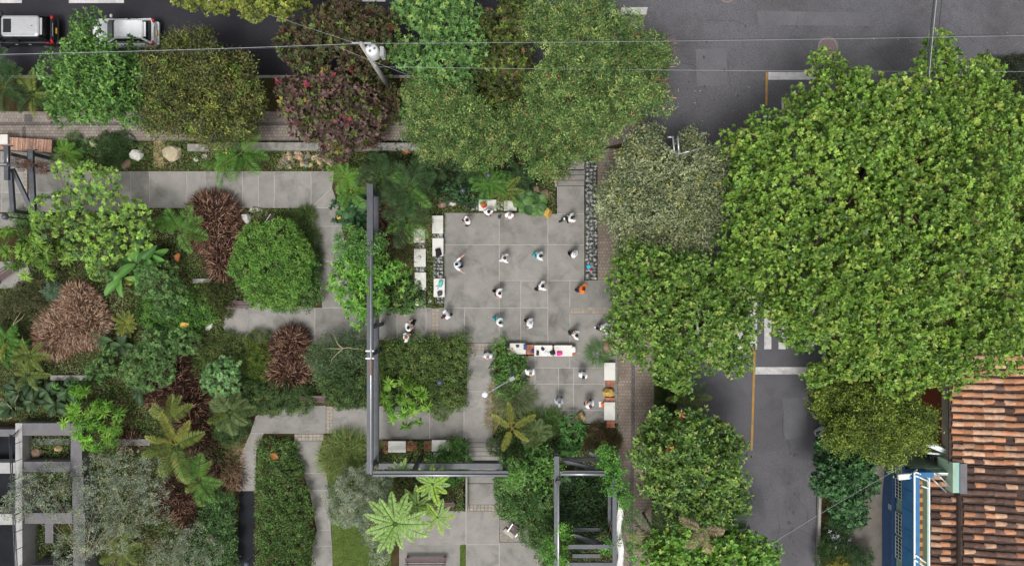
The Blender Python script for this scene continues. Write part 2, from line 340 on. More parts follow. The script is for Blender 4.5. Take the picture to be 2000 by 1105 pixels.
# ---------------------------------------------------------------- concrete paths and plaza, slab by slab
SLABS = [rect(868, 416, 975, 478), rect(975, 416, 1070, 478), rect(1070, 418, 1141, 478), rect(1088, 363, 1141, 418),
  rect(868, 478, 975, 601), rect(975, 478, 1070, 548), rect(1070, 478, 1141, 548), rect(975, 548, 1017, 601), rect(1017, 548, 1070, 601),
  rect(1070, 548, 1113, 672), rect(1113, 548, 1206, 599.5), rect(1113, 613, 1206, 690), rect(1017, 601, 1070, 672), rect(975, 601, 1017, 672),
  rect(907, 601, 975, 669), rect(858, 601, 907, 663), rect(832, 601, 842.5, 663), rect(775, 601, 832, 663), rect(702, 601, 775, 663),
  [(615, 601), (702, 601), (702, 672), (615, 672)], [(452, 588), (505, 592), (615, 601), (615, 672), (470, 670), (448, 660), (436, 640), (440, 612)],
  [(607, 406), (660, 406), (667, 442), (609, 442)], [(609, 442), (667, 442), (681, 511), (618, 511)], [(618, 511), (681, 511), (702, 601), (630, 601)],
  [(607, 335), (652, 335), (648, 367), (607, 406)], [(648, 367), (662, 406), (607, 406)],
  rect(535, 335, 607, 406), rect(504, 335, 535, 406), rect(473, 335, 504, 406), rect(400, 335, 473, 406), rect(364, 335, 400, 406), rect(291, 335, 364, 406),
  rect(254, 335, 291, 406), rect(236, 335, 254, 406), rect(68, 376, 236, 414), rect(68, 296, 120, 376), [(120, 310), (150, 335), (236, 335), (236, 376), (120, 376)], rect(54, 296, 68, 414), rect(3, 296, 46, 338), rect(3, 338, 46, 376), rect(3, 376, 46, 414),
  rect(-60, 296, 3, 376), rect(-60, 376, 3, 414), rect(-60, 418, 34, 446), [(-60, 512), (50, 510), (62, 540), (30, 562), (-60, 565)],
  # court
  rect(1113, 690, 1206, 718), rect(1045, 695, 1113, 718), rect(1025, 695, 1045, 718), rect(1120, 718, 1180, 750), rect(1091, 718, 1120, 750), rect(1045, 718, 1091, 750), rect(1018, 718, 1045, 750),
  rect(1120, 750, 1180, 801), rect(1091, 750, 1120, 801), rect(1045, 750, 1091, 801), rect(1018, 750, 1045, 801), rect(1045, 801, 1120, 826), rect(1120, 801, 1206, 826), rect(1180, 718, 1206, 801),
  # south corridor and lower band
  rect(912, 684.5, 968, 695), rect(912, 695, 968, 764), rect(906, 764, 962, 855), rect(839, 793, 906, 857), rect(740, 793, 839, 857), rect(651, 793, 740, 857),
  [(500, 812), (540, 795), (636, 792), (636, 846), (575, 846), (489, 846)],
  [(489, 846), (515, 846), (500, 880), (498, 958), (464, 958), (470, 890)],
  [(574, 861), (629, 861), (621, 897), (637, 924), (592, 924)], [(592, 924), (637, 924), (641, 957), (604, 957)], [(604, 957), (641, 957), (646, 1035), (619, 1035)],
  [(619, 1035), (646, 1035), (648, 1066), (610, 1066)], [(610, 1066), (648, 1066), (652, 1180), (606, 1180)],
  [(820, 997), (910, 998), (910, 1063), (800, 1075), (770, 1040)], rect(910, 998, 975, 1063), rect(975, 1059, 1075, 1180), rect(780, 1063, 898, 1180), rect(910, 1063, 975, 1180)]
base = bpy.data.meshes.new('plaza'); bb = bmesh.new()
for k, P in enumerate(SLABS):
    m = drape([P], -0.012 + (k % 7) * 0.0006); bb.from_mesh(m); bpy.data.meshes.remove(m)
bb.to_mesh(base); bb.free(); base.materials.append(M_JOINT)
plaza = link('plaza', base); plaza['kind'] = 'structure'
def inset(P, d):
    n = len(P); A = sum(P[i][0] * P[(i + 1) % n][1] - P[(i + 1) % n][0] * P[i][1] for i in range(n)); s = 1 if A > 0 else -1; out = []
    for i in range(n):
        a, b, c = Vector(P[i - 1]), Vector(P[i]), Vector(P[(i + 1) % n])
        u, v = (b - a).normalized(), (c - b).normalized(); n1, n2 = Vector((-u.y, u.x)) * s, Vector((-v.y, v.x)) * s
        bis = n1 + n2; q = b + bis * (d / max(0.4, bis.dot(n1))); out.append((q.x, q.y))
    return out
for k, P in enumerate(SLABS):
    structure('slab', [inset(P, 0.6)], random.uniform(-.0015, .0015), M_CONC, 0.011, plaza)
pm = MB().box((0, 0, 0), (.21, .21, .05)).mesh('cobble', M_PAV)
def pavers(x0, y0, x1, y1, nx, ny, dz=0.0):
    for i in range(nx):
        for j in range(ny):
            p = G(x0 + (i + .5) * (x1 - x0) / nx, y0 + (j + .5) * (y1 - y0) / ny, dz)
            link('cobble', pm, plaza, (p[0], p[1], p[2] - .022 + random.uniform(0, .008)), (0, 0, random.uniform(-.04, .04)), ((x1 - x0) / nx / 6.9, (y1 - y0) / ny / 6.9, 1))
pavers(843, 602, 857.5, 660, 2, 8); pavers(1113.5, 600, 1206, 612.5, 13, 2); pavers(912, 670, 968, 684, 8, 2)
pavers(575, 847, 632, 860, 8, 2); pavers(637, 793, 650.5, 846, 2, 8); pavers(46.5, 297, 53.5, 413, 1, 16); pavers(1042, 1090, 1066, 1102, 4, 2, .03)
structure('joint_sand', [rect(843, 602, 857.5, 660), rect(1113.5, 600, 1206, 612.5), rect(912, 670, 968, 684), rect(575, 847, 632, 860), rect(637, 793, 650.5, 846)], -0.01, mat('sand', hx('7d7263'), 1, .2, 4), 0, plaza)
# flights of steps
def steps(name, x0, x1, y0, y1, n, z0, z1, landing=None):
    s = empty(name, W((x0 + x1) / 2, y0, z0)); s['kind'] = 'structure'; b = Vector(s.location)
    for i in range(n):
        ya, yb = y0 + (y1 - y0) * i / n, y0 + (y1 - y0) * (i + 1) / n
        z = z0 + (z1 - z0) * (i + (1 if z1 > z0 else 0)) / n
        A, B = W(x0, ya), W(x1, yb); d = abs(A[1] - B[1])
        o = MB().box(((A[0] + B[0]) / 2 - b.x, (A[1] + B[1]) / 2 - b.y, z - b.z - .25), (B[0] - A[0], d - .006, .5)).obj('tread', M_CONC, s)
        MB().box(((A[0] + B[0]) / 2 - b.x, (A[1] + (-d if y1 > y0 else 0.0)) - b.y + (.03 if y1 > y0 else -.03) * (1 if z1 < z0 else 1), z - b.z + .002), (B[0] - A[0], .035, .006)).obj('step_edge_shade', mat('step_edge_shade', hx('4f4c4a'), .9), o)  # thin dark strip per step edge: shadow line put into its colour
    if landing:
        A, B = W(landing[0], landing[1], z1), W(landing[2], landing[3], z1)
        o = MB().box(((A[0] + B[0]) / 2 - b.x, (A[1] + B[1]) / 2 - b.y, z1 - b.z - .15), (abs(B[0] - A[0]), abs(A[1] - B[1]), .3)).obj('landing', M_CONC, s)
    return s
steps('north_steps', 1088, 1141, 363, 333, 3, 0.0, 0.43, (1088, 333, 1141, 296))
steps('south_steps', 914, 976, 855, 903, 5, 0.0, -0.6)
lz = MB(); A, B = W(910, 903, -.6), W(975, 943, -.6)
lz.box(((A[0] + B[0]) / 2, (A[1] + B[1]) / 2, -.68), (B[0] - A[0], A[1] - B[1], .16)); o = lz.obj('stair_landing', M_CONC); o['kind'] = 'structure'
A, B = W(910, 944, -.6), W(975, 985, -.6)
o = MB().box(((A[0] + B[0]) / 2, (A[1] + B[1]) / 2, -.681), (B[0] - A[0], A[1] - B[1] - .02, .16)).obj('slab', M_CONC, bpy.data.objects['stair_landing'])
for i in range(9):
    for j in range(2):
        p = W(910 + (i + .5) * 65 / 9, 985 + (j + .5) * 6.2, -.6)
        link('cobble', pm, bpy.data.objects['stair_landing'], (p[0], p[1], -.63), (0, 0, 0), (1.06, .92, 1))
# cheek walls beside the steps
for nm, x, ya, yb, z0, z1 in (('steps_cheek', 911, 848, 1000, -.75, .02), ('steps_cheek', 979, 848, 1000, -.75, .02), ('steps_cheek', 1085, 300, 366, -.1, .42), ('steps_cheek', 1143.5, 300, 312, -.1, .44)):
    a, b = W(x, ya), W(x, yb)
    o = bpy.data.objects['south_steps'] if x < 1000 else bpy.data.objects['north_steps']; l = o.location
    MB().box((a[0] - l.x, (a[1] + b[1]) / 2 - l.y, (z0 + z1) / 2 - l.z), (.12, abs(a[1] - b[1]), z1 - z0)).obj('cheek_wall', M_KERB, o)
# gravel pad with the small bench, lawn, dry earth edges
structure('gravel_pad', [[(976, 1008), (1030, 1012), (1034, 1058), (976, 1058)]], -0.005, mat('gravel', hx('88837b'), 1, .3, 14, .8, 60, fine=.35, fscale=45))
structure('lawn', [[(634, 905), (660, 860), (722, 850), (722, 930), (770, 935), (760, 1180), (653, 1180), (646, 1000)]], -0.012, M_LAWN)
structure('lawn_edge', [rect(898, 1062, 909, 1110)], -0.006, M_LAWN)
structure('dry_earth', [[(455, 860), (470, 850), (465, 958), (440, 958), (448, 900)], [(955, 760), (975, 740), (985, 800), (965, 850), (950, 845)], [(300, 270), (322, 270), (320, 330), (300, 325)]], -0.016, mat('dry_earth', hx('a48a6a'), 1, .25, 2.5, .5, 25, fine=.2))
# dark water channels
def water(name, poly, rim=True):
    structure(name, [poly], 0.0, M_WATER)
water('pond', [(467, 959), (498, 959), (496, 1180), (463, 1180)])
water('reflecting_pool', [(-60, 835), (30, 835), (42, 1180), (-60, 1180)])
# cracks and oil marks in the asphalt
rg = random.Random(21); M_CRACK = mat('crack', hx('333236'), 1, .2, 5)
for (x, y, a, n) in ((1380, 40, .1, 9), (1560, 30, 1.2, 6), (1420, 110, 1.5, 7), (1700, 90, .3, 8), (1330, 120, .8, 7), (1530, 800, 1.5, 9), (1420, 800, 1.4, 7), (1560, 960, 1.6, 8), (1850, 40, .2, 8), (1520, 1000, 1.5, 8)):
    p = [(x, y)]
    for i in range(n): a += rg.uniform(-.4, .4); p.append((p[-1][0] + 9 * math.cos(a), p[-1][1] + 9 * math.sin(a)))
    for i, (u, v) in enumerate(zip(p, p[1:])):
        w = .35 * rg.uniform(.5, 1.1); d = Vector((v[1] - u[1], u[0] - v[0])).normalized() * w
        structure('crack', [[(u[0] - d.x, u[1] - d.y), (v[0] - d.x, v[1] - d.y), (v[0] + d.x, v[1] + d.y), (u[0] + d.x, u[1] + d.y)]], -.1215 + .0004 * (i % 2), M_CRACK, 0, ap)
for i in range(34):
    x, y, r_ = (rg.gauss(1548, 5), rg.uniform(880, 1090), rg.uniform(1, 3.2)) if i < 22 else (rg.uniform(1330, 1480), rg.uniform(20, 230), rg.uniform(1, 2.5))
    structure('oil_mark', [[(x + r_ * rg.uniform(.6, 1.1) * math.cos(k), y + r_ * 1.6 * rg.uniform(.6, 1.1) * math.sin(k)) for k in (0, .8, 1.6, 2.4, 3.2, 4, 4.8, 5.6)]], -.1205 - .0003 * (i % 5), mat('oil', hx('3f3d3f'), .7, .2, 5), 0, ap)
# ================================================================ GABIONS, BENCHES, ROCKS
STONES = [rock_mesh(100 + i, 13, 0.75) for i in range(8)]
for m in STONES: m.materials.append(M_STONE)
M_WIRE = mat('gabion_wire', hx('8f9190'), 0.5, 0.05, 5, metal=0.7)
def gabion_fill(parent, x0, y0, x1, y1, z0, h, size=0.27):
    """core, loose stones packed on top and down the sides, wire mesh (all local to parent; x0.. in world metres)"""
    b = parent.location; w, d = x1 - x0, y1 - y0; cx, cy = (x0 + x1) / 2 - b.x, (y0 + y1) / 2 - b.y
    MB().box((cx, cy, z0 - b.z + h / 2 - .05), (w - .14, d - .14, h - .12)).obj('stone_core', mat('gabion_core', hx('3a3936'), 1, .3, 8), parent)
    nx, ny = max(2, round(w / size)), max(2, round(d / size)); rg = random.Random(int(x0 * 91 + y0 * 37))
    for i in range(nx):
        for j in range(ny):
            x = x0 + (i + .5 + rg.uniform(-.2, .2)) * w / nx - b.x; y = y0 + (j + .5 + rg.uniform(-.2, .2)) * d / ny - b.y
            s = size * rg.uniform(.44, .62)
            link('stone', rg.choice(STONES), parent, (x, y, z0 - b.z + h - s * .55 + rg.uniform(-.02, .01)), (rg.uniform(-.3, .3), rg.uniform(-.3, .3), rg.uniform(0, 6.3)), (s * rg.uniform(.85, 1.2), s * rg.uniform(.85, 1.1), s))
    m = MB(); zz = z0 - b.z + h + .015; n = max(1, int(w / .2)); k = max(1, int(d / .2))
    for i in range(n + 1): m.bar((cx - w / 2 + w * i / n, cy - d / 2, zz), (cx - w / 2 + w * i / n, cy + d / 2, zz), .008, .008)
    for j in range(k + 1): m.bar((cx - w / 2, cy - d / 2 + d * j / k, zz + .009), (cx + w / 2, cy - d / 2 + d * j / k, zz + .009), .008, .008)
    m.obj('wire_mesh', M_WIRE, parent)
def pxrect(x0, y0, x1, y1, z):
    a, b = W(x0, y1, z), W(x1, y0, z); return a[0], a[1], b[0], b[1]
gw = empty('gabion_wall', W(1154, 548, 0)); tag(gw, 'long grey gabion wall of loose stones beside the plaza and brick sidewalk', 'gabion wall')
x0, y0, x1, y1 = pxrect(1143.5, 312, 1166.5, 548, .5); gabion_fill(gw, x0, y0, x1, y1, 0.0, 0.55, .25)
def bench_slab(px, label, group, base='gabion', zt=0.47):
    x0, y0, x1, y1 = pxrect(*px, zt); t = empty('stone_bench', ((x0 + x1) / 2, (y0 + y1) / 2, g((y0 + y1) / 2))); tag(t, label, 'bench', group)
    o = MB().box((0, 0, zt - .06), (x1 - x0, y1 - y0, .12)).obj('seat_slab', M_BENCH, t); bevel(o, .012, 1)
    if base == 'gabion': gabion_fill(t, x0 + .06, y0 + .06, x1 - .06, y1 - .06, t.location.z, zt - .2, .3)
    else: MB().box((0, 0, (zt - .12) / 2), (x1 - x0 - .16, y1 - y0 - .12, zt - .124)).obj('brick_base', M_BRICK, t)
    return t
def gabion_run(px, label, group, h=0.38):
    x0, y0, x1, y1 = pxrect(*px, h); t = empty('gabion_base', ((x0 + x1) / 2, (y0 + y1) / 2, g((y0 + y1) / 2))); tag(t, label, 'gabion', group)
    gabion_fill(t, x0, y0, x1, y1, t.location.z, h, .22)
brickm = MB().box((0, 0, 0), (.24, .11, .08)).mesh('brick', M_BRICK)
def brick_run(px, label, group, h=0.36, rot=False):
    x0, y0, x1, y1 = pxrect(*px, h); t = empty('brick_plinth', ((x0 + x1) / 2, (y0 + y1) / 2, g((y0 + y1) / 2))); tag(t, label, 'brick plinth', group)
    w, d = x1 - x0, y1 - y0; MB().box((0, 0, h / 2 - .03), (w - .02, d - .02, h - .06)).obj('mortar_core', mat('mortar', hx('6d655b'), 1, .2, 6), t)
    nx, ny = max(1, round(w / .26)), max(1, round(d / .13))
    for i in range(nx):
        for j in range(ny):
            link('brick', brickm, t, (-w / 2 + (i + .5) * w / nx, -d / 2 + (j + .5) * d / ny, h - .045 + random.uniform(-.006, .004)), (0, 0, random.uniform(-.05, .05)), (w / nx / .262, d / ny / .125, 1))
gA = 'white bench slabs in a row at the west edge of the plaza'
bench_slab((844, 421, 865.5, 456), 'white bench slab with nothing on it, northernmost of the row along the plaza edge', gA)
bench_slab((844.5, 465, 866, 500), 'white bench slab with a black backpack on it at the plaza edge', gA)
bench_slab((847, 544, 868.5, 580), 'white bench slab with patterned teal bag and grey bag on it', gA)
gB = 'white bench slabs in the second row behind the plaza edge'
bench_slab((808, 447, 830, 474), 'white bench slab half hidden by arching grass beside the palms', gB)
bench_slab((808.5, 486, 831.5, 521), 'white bench slab with a single dark cup in its middle', gB)
bench_slab((810, 532, 832, 567), 'white bench slab half under a green shrub beside a black bag', gB)
gC = 'short gabion pieces between the white bench slabs'
for r, l in (((847, 456.5, 864, 464.5), 'short gabion piece between empty bench slab and backpack bench slab'), ((847, 500.5, 865, 543.5), 'long gabion piece between the backpack bench and the teal bag bench'), ((851, 580.5, 867, 592), 'gabion piece south of the teal bag bench at the grass end'),
             ((811, 474.5, 829, 485.5), 'short gabion piece north of the bench slab with the cup'), ((811, 521.5, 830, 531.5), 'short gabion piece south of the bench slab with the cup'), ((814, 567.5, 831, 601), 'gabion piece under a black bag and white bag by the shrub')):
    gabion_run(r, l, gC)
bench_slab((935, 390, 969.5, 411.5), 'white bench slab with a red bag on it at the north edge of plaza', 'north bench slabs')
bench_slab((984.5, 392, 1009, 411.5), 'white bench slab partly under palm leaves at the north edge of plaza', 'north bench slabs')
gabion_run((921, 391, 934.5, 410), 'gabion piece left of the bench slab with the red bag', gC); gabion_run((970, 391, 984, 410), 'gabion piece between the two north bench slabs', gC)
bench_slab((992, 670, 1027, 692), 'white bench slab with blue bag at its end beside the leafy shrubs', 'court bench slabs', 'brick')
bench_slab((1043.5, 674, 1079, 695.5), 'white bench slab with navy clothes on it in the court', 'court bench slabs', 'brick')
bench_slab((1082.5, 674, 1118, 695.5), 'white bench slab with a bright pink bag in the court', 'court bench slabs', 'brick')
brick_run((1027.5, 673, 1043, 692), 'red brick plinth between the blue bag bench and the navy clothes bench', 'brick plinths'); brick_run((1079.2, 675, 1082.3, 694), 'narrow red brick plinth between the two joined court bench slabs', 'brick plinths'); brick_run((1118.5, 676, 1124, 694), 'narrow brick plinth at the end of the pink bag bench', 'brick plinths')
bench_slab((1180, 708, 1202, 742.5), 'white bench slab at the east side of the court nearest the spiky grass', 'east bench slabs', 'brick')
bench_slab((1180, 785, 1201.5, 820), 'white bench slab at the east side of the court beside an orange bag', 'east bench slabs', 'brick')
brick_run((1184, 743, 1201, 755), 'red brick plinth north of the round yellow boulder', 'brick plinths'); brick_run((1182, 776, 1201, 784.5), 'weathered brick plinth south of the round yellow boulder', 'brick plinths', .3); brick_run((1184, 820.5, 1201, 835), 'red brick plinth at the south end of the east benches', 'brick plinths')
bench_slab((758, 861, 792.5, 883), 'white bench slab on a brick base inside the steel frame corner', 'south bench slabs', 'brick')
bench_slab((843, 859, 877, 881), 'white bench slab on bricks half under the flowering vine by the steps', 'south bench slabs', 'brick')
brick_run((747, 861, 757.5, 886), 'old brick plinth west of the bench in the steel frame corner', 'brick plinths', .2); brick_run((793, 862, 815, 880), 'old brick plinth east of the bench in the steel frame corner', 'brick plinths', .2); brick_run((828, 861, 842.5, 880), 'old brick plinth west of the bench under the flowering vine', 'brick plinths', .2)
# slatted garden benches
def slat_bench(px, py, ln, wd, rz, label, n=6, back=True, arms=False):
    p = G(px, py); t = empty('slatted_bench', p, rz); tag(t, label, 'bench', 'maroon slatted garden benches')
    m = MB(); 
    for i in range(n):
        y = -wd / 2 + (i + .5) * wd / n
        z = .45 if i < n - 2 or not back else .5 + (i - n + 3) * .16
        MB().box((0, y, z), (ln, wd / n * .72, .035)).obj('slat', M_WOOD, t)
    for s in (-1, 1):
        MB().box((s * (ln / 2 - .12), 0, .215), (.06, wd * .9, .43)).obj('leg', M_STEEL, t)
        if arms: MB().box((s * (ln / 2 - .02), 0, .58), (.05, wd, .04)).obj('armrest', M_GALV, t)
    if back:
        for s in (-1, 1): MB().bar((s * (ln / 2 - .2), wd / 2 - .06, .4), (s * (ln / 2 - .2), wd / 2 + .04, .86), .05, .05).obj('back_post', M_STEEL, t)
slat_bench(833, 1090.5, 2.7, .5, math.pi, 'long maroon slatted bench at the bottom edge of the lower terrace')
slat_bench(874, 979, 1.0, .42, 0, 'maroon slatted bench half hidden behind the lime green tree ferns', 5)
slat_bench(618, 776, 1.9, .5, 0, 'maroon slatted bench in front of dark hedge by the lower path')
slat_bench(474, 594, 1.5, .5, math.pi, 'maroon slatted bench under the round bright shrub facing the path')
slat_bench(22, 532, 2.2, .52, R(33), 'maroon slatted bench set diagonally at the left edge of the photo')
slat_bench(538, 433, .72, .6, R(-33), 'small maroon slatted seat on the grass above the round shrub', 5, False, True)
slat_bench(1004, 1029, .66, .6, R(-35), 'small maroon slatted seat with metal arms on the gravel pad', 4, False, True)
o = MB().box((0, 0, .1), (.8, .28, .2)).obj('kerb_block', mat('weathered_block', hx('a9a69a'), .95, .2, 4, .4, 20), None, False, G(994, 1039), R(-38)); tag(o, 'weathered white concrete block lying beside the gravel pad seat', 'block'); bevel(o, .02, 1)
# rocks
ROCKM = {k: mat('rock_' + k, hx(v), .95, .28, 2.2, .8, 8, fine=.16, fscale=22, stain=hx(s), stain_amt=.6, stain_scale=2.5) for k, v, s in
         (('white', 'c9c6bf', '8e8b80'), ('beige', 'b7a98f', '857a63'), ('grey', '8f8f8b', '63645c'), ('pink', 'a08476', '6f6152'), ('yellow', 'c29f52', '8a7038'), ('brown', '8b7363', '64564b'), ('tan', 'bda777', '90804f'))}
def rock(px, py, w, h, kind, label, rz=0.0, hz=0.35, seed=0, group=None):
    x, y, z = G(px, py); m = rock_mesh(seed * 13 + int(px), 30, 1.0, False); m.materials.append(ROCKM[kind])
    o = link('boulder', m, None, (x, y, z + hz * .55), (0, 0, rz), (w / 58, h / 58, hz)); tag(o, label, 'boulder', group); return o
rock(340, 301, 40, 34, 'beige', 'large flat beige boulder in the bed below the north sidewalk', .3, .4)
rock(270, 303, 26, 28, 'white', 'white boulder beside the round dark bush', .8, .3); rock(254, 271, 22, 15, 'grey', 'small grey rock against the north sidewalk edge right of the dark bush', 0, .2)
rock(249, 322, 24, 18, 'pink', 'rounded pinkish grey rock under the round dark bush', .2, .25); rock(168, 277, 14, 12, 'grey', 'small dark grey rock at the corner of the north sidewalk', 0, .2); rock(184, 281, 14, 18, 'beige', 'small beige rock left of the round dark bush', .4, .2)
rock(384, 312, 12, 11, 'white', 'small white stone left of a palm below the wall', 0, .15); rock(401, 307, 14, 10, 'white', 'pale small stone under palm fronds below the wall', .3, .15); rock(182, 318, 16, 14, 'grey', 'grey stone beside the yellow green palm tuft', 0, .2)
rock(483, 426, 20, 26, 'white', 'upright white rock beside the purple fountain grass', .3, .35); rock(499, 410, 24, 11, 'white', 'flat pale stone at the corner of the lawn patch', .1, .18); rock(462, 459, 26, 22, 'pink', 'grey brown rock between purple grass and round shrub', .5, .25)
rock(863, 400, 20, 16, 'pink', 'pinkish round boulder left of a pale boulder near north benches', .2, .3); rock(885, 398, 22, 12, 'white', 'pale flat boulder between pink and brown boulders', 0, .25); rock(913, 402, 14, 18, 'pink', 'brown boulder left of the gabion piece at the north benches', .3, .3)
rock(1068, 416, 20, 22, 'yellow', 'yellow boulder beside the large round green leaves', .5, .4); rock(1064, 381, 24, 22, 'brown', 'brown grey boulder above the large round green leaves', .2, .4); rock(1046, 370, 18, 16, 'brown', 'dark brown boulder under the tree near the north steps', .2, .4)
rock(1186, 677, 22, 26, 'brown', 'brown boulder beside the spiky grass at the east entrance', .1, .45); rock(1188, 765, 25, 19, 'yellow', 'round yellow boulder between the two east bench slabs', .05, .4); rock(1133, 814, 19, 24, 'tan', 'tan upright boulder at the south edge of the court', .1, .42)
rock(545, 870, 24, 17, 'white', 'white flat stone at the head of the long hedge', .4, .25); rock(411, 637, 24, 10, 'white', 'long pale stone beside the rounded path end', .7, .15); rock(118, 874, 15, 15, 'tan', 'tan rock inside the upper concrete frame opening', 0, .3); rock(75, 882, 26, 20, 'brown', 'dark brown rock inside the upper concrete frame opening', 0, .3)
rock(858, 588, 9, 8, 'white', 'small white stone in the grass south of the teal bag bench', 0, .12); rock(838, 572, 7, 6, 'pink', 'tiny pink stone in the grass between the bench rows', 0, .1); rock(840, 588, 8, 8, 'white', 'small pale stone in the grass between the bench rows', .5, .1)
rock(984, 940, 11, 24, 'white', 'upright pale stone post beside the stair landing', 0, .3)
# the stone pile: each stone a thing-part of the rubble bank
rb = empty('rubble_bank', G(595, 313)); tag(rb, 'bank of mixed beige and grey rubble stones below the concrete wall', 'rubble bank')
RM = []
for i in range(8):
    m = rock_mesh(300 + i, 14, .85); m.materials.append(ROCKM[('beige', 'grey', 'pink', 'beige', 'grey', 'tan', 'brown', 'beige')[i]]); RM.append(m)
rg = random.Random(3)
for i in range(95):
    px, py = rg.uniform(540, 652), rg.triangular(298, 329, 306)
    if px < 556 and py < 312: continue
    p = Vector(G(px, py)) - rb.location; s = rg.uniform(.13, .27)
    link('stone', rg.choice(RM), rb, (p.x, p.y, p.z + s * .35 + max(0, (314 - py)) * .012), (rg.uniform(-.4, .4), rg.uniform(-.4, .4), rg.uniform(0, 6)), (s * rg.uniform(.9, 1.2), s * rg.uniform(.8, 1.1), s))
# ================================================================ WALLS
M_OLD = mat('old_concrete', hx('8d8b84'), .95, .28, 3, .6, 14, fine=.2, fscale=22, stain=hx('55544e'), stain_amt=.8, stain_scale=2)
def wall(name, pts, w, h, label, m=M_OLD, dz=0.0):
    a, b = Vector(G(*pts[0])), Vector(G(*pts[1])); k = (HC - h) / HC
    o = MB().bar((b - a) * .0, (b - a), w, h).obj(name, m, None, False, (a.x, a.y, a.z + h / 2 + dz)); bevel(o, .015, 1); tag(o, label, 'wall'); return o
wall('retaining_wall', [(418, 288), (905, 290)], .5, .5, 'long weathered pebbly concrete retaining wall below the north sidewalk')
wall('retaining_wall', [(371, 290), (413, 290.5)], .45, .4, 'short stub of pebbly concrete wall left of the long retaining wall')
wall('garden_wall', [(106, 736), (178, 736)], .34, .4, 'low pale concrete garden wall below the pale brown grass'); wall('garden_wall', [(380, 549), (416, 548)], .3, .3, 'short pale concrete edge below the tall purple grass tail')
wall('garden_wall', [(220, 860), (300, 860)], .42, .5, 'low concrete garden wall behind the long yellow palm fronds'); wall('garden_wall', [(206, 610), (207, 638)], .34, .4, 'short grey concrete block at the edge of pale brown grass')
# brick wall at the left edge
bw = empty('brick_wall', G(60, 283)); tag(bw, 'old brick topped wall at the left edge below the north sidewalk', 'wall'); bl = bw.location
A, B = Vector(G(-60, 279)), Vector(G(116, 290)); dv = (B - A); L = dv.length; ang = math.atan2(dv.y, dv.x)
o = MB().box((0, 0, .33), (L, .78, .66)).obj('wall_core', mat('mortar', hx('6d655b')), bw); o.location = (A + B) / 2 - bl; o.location.z = 0; o.rotation_euler.z = ang
bt = MB().box((0, 0, 0), (.085, .8, .1)).mesh('brick', mat('old_brick', hx('b08a76'), .95, .3, 6, .4, 40, rand=.3, stain=hx('8f8377'), stain_amt=.8, stain_scale=2))
n = int(L / .098)
for i in range(n):
    p = A.lerp(B, (i + .5) / n) - bl; link('brick', bt, bw, (p.x, p.y, .68 + random.uniform(-.012, .012)), (0, 0, ang + random.uniform(-.02, .02)))
cp = MB().box((0, 0, 0), (.75, .6, .14)).obj('cap', M_BENCH, bw); cp.location = (W(10, 274, 1)[0] - bl.x, W(10, 274, 1)[1] - bl.y, .8)
# ================================================================ STEEL FRAMES
def steel(name, loc, label): t = empty(name, loc); tag(t, label, 'pergola'); return t
def beam(t, a, b, w=.32, h=.2, m=M_STEEL, nm='beam'):
    l = t.location; return MB().bar(Vector(a) - l, Vector(b) - l, w, h).obj(nm, m, t)
def post(t, x, y, z0, z1, w=.22):
    l = t.location; return MB().box((x - l.x, y - l.y, (z0 + z1) / 2 - l.z), (w, w, z1 - z0)).obj('post', M_STEEL, t)
def pipe(t, a, b, r=.055):
    l = t.location; return MB().tube([Vector(a) - l, Vector(b) - l], r, 8).obj('pipe', M_GALV, t, True)
ZU, ZL = 3.9, 2.15
cx, cy = W(723, 924, ZU)[:2]; ny_ = W(723, 360, ZU)[1]; ex = W(992, 924, ZU)[0]
fa = steel('steel_frame', (cx, cy, -.2), 'long L shaped dark steel frame of doubled beams crossing the garden')
beam(fa, (cx, cy, ZU), (cx, ny_, ZU), .36, .22); beam(fa, (cx + .02, cy + .3, ZL), (cx + .02, ny_ - .15, ZL), .34, .22)
beam(fa, (cx + .19, cy, ZU), (ex, cy, ZU), .34, .218); beam(fa, (cx + .2, cy, ZL), (ex + .3, cy, ZL), .34, .216)
pipe(fa, (cx + .08, cy, ZU + .18), (cx + .08, W(723, 470, ZU)[1], ZU + .18)); pipe(fa, (cx + .2, cy - .06, ZU + .18), (ex, cy - .06, ZU + .18))
for py in (375, 640, 692, 915):
    y = W(723, py, ZU)[1]; post(fa, cx + (0 if py != 692 else .05), y, -.3 if py > 800 else 0, ZU - .1, .2)
for px in (806, 985): post(fa, W(px, 924, ZU)[0], cy, -.9, ZU - .12, .24)
y = W(723, 692, ZU)[1]; fl = fa.location
for dy in (-.22, .22): MB().box((.0, y + dy - fl.y, ZU + .12 - fl.z), (.5, .09, .05)).obj('clamp', M_WPAINT, fa)
MB().tube([(.08, y - .25 - fl.y, ZU + .2 - fl.z), (.08, y - 1.2 - fl.y, ZU + .2 - fl.z)], .06, 8).obj('pipe_joint', mat('copper', hx('8f6f60'), .5), fa)
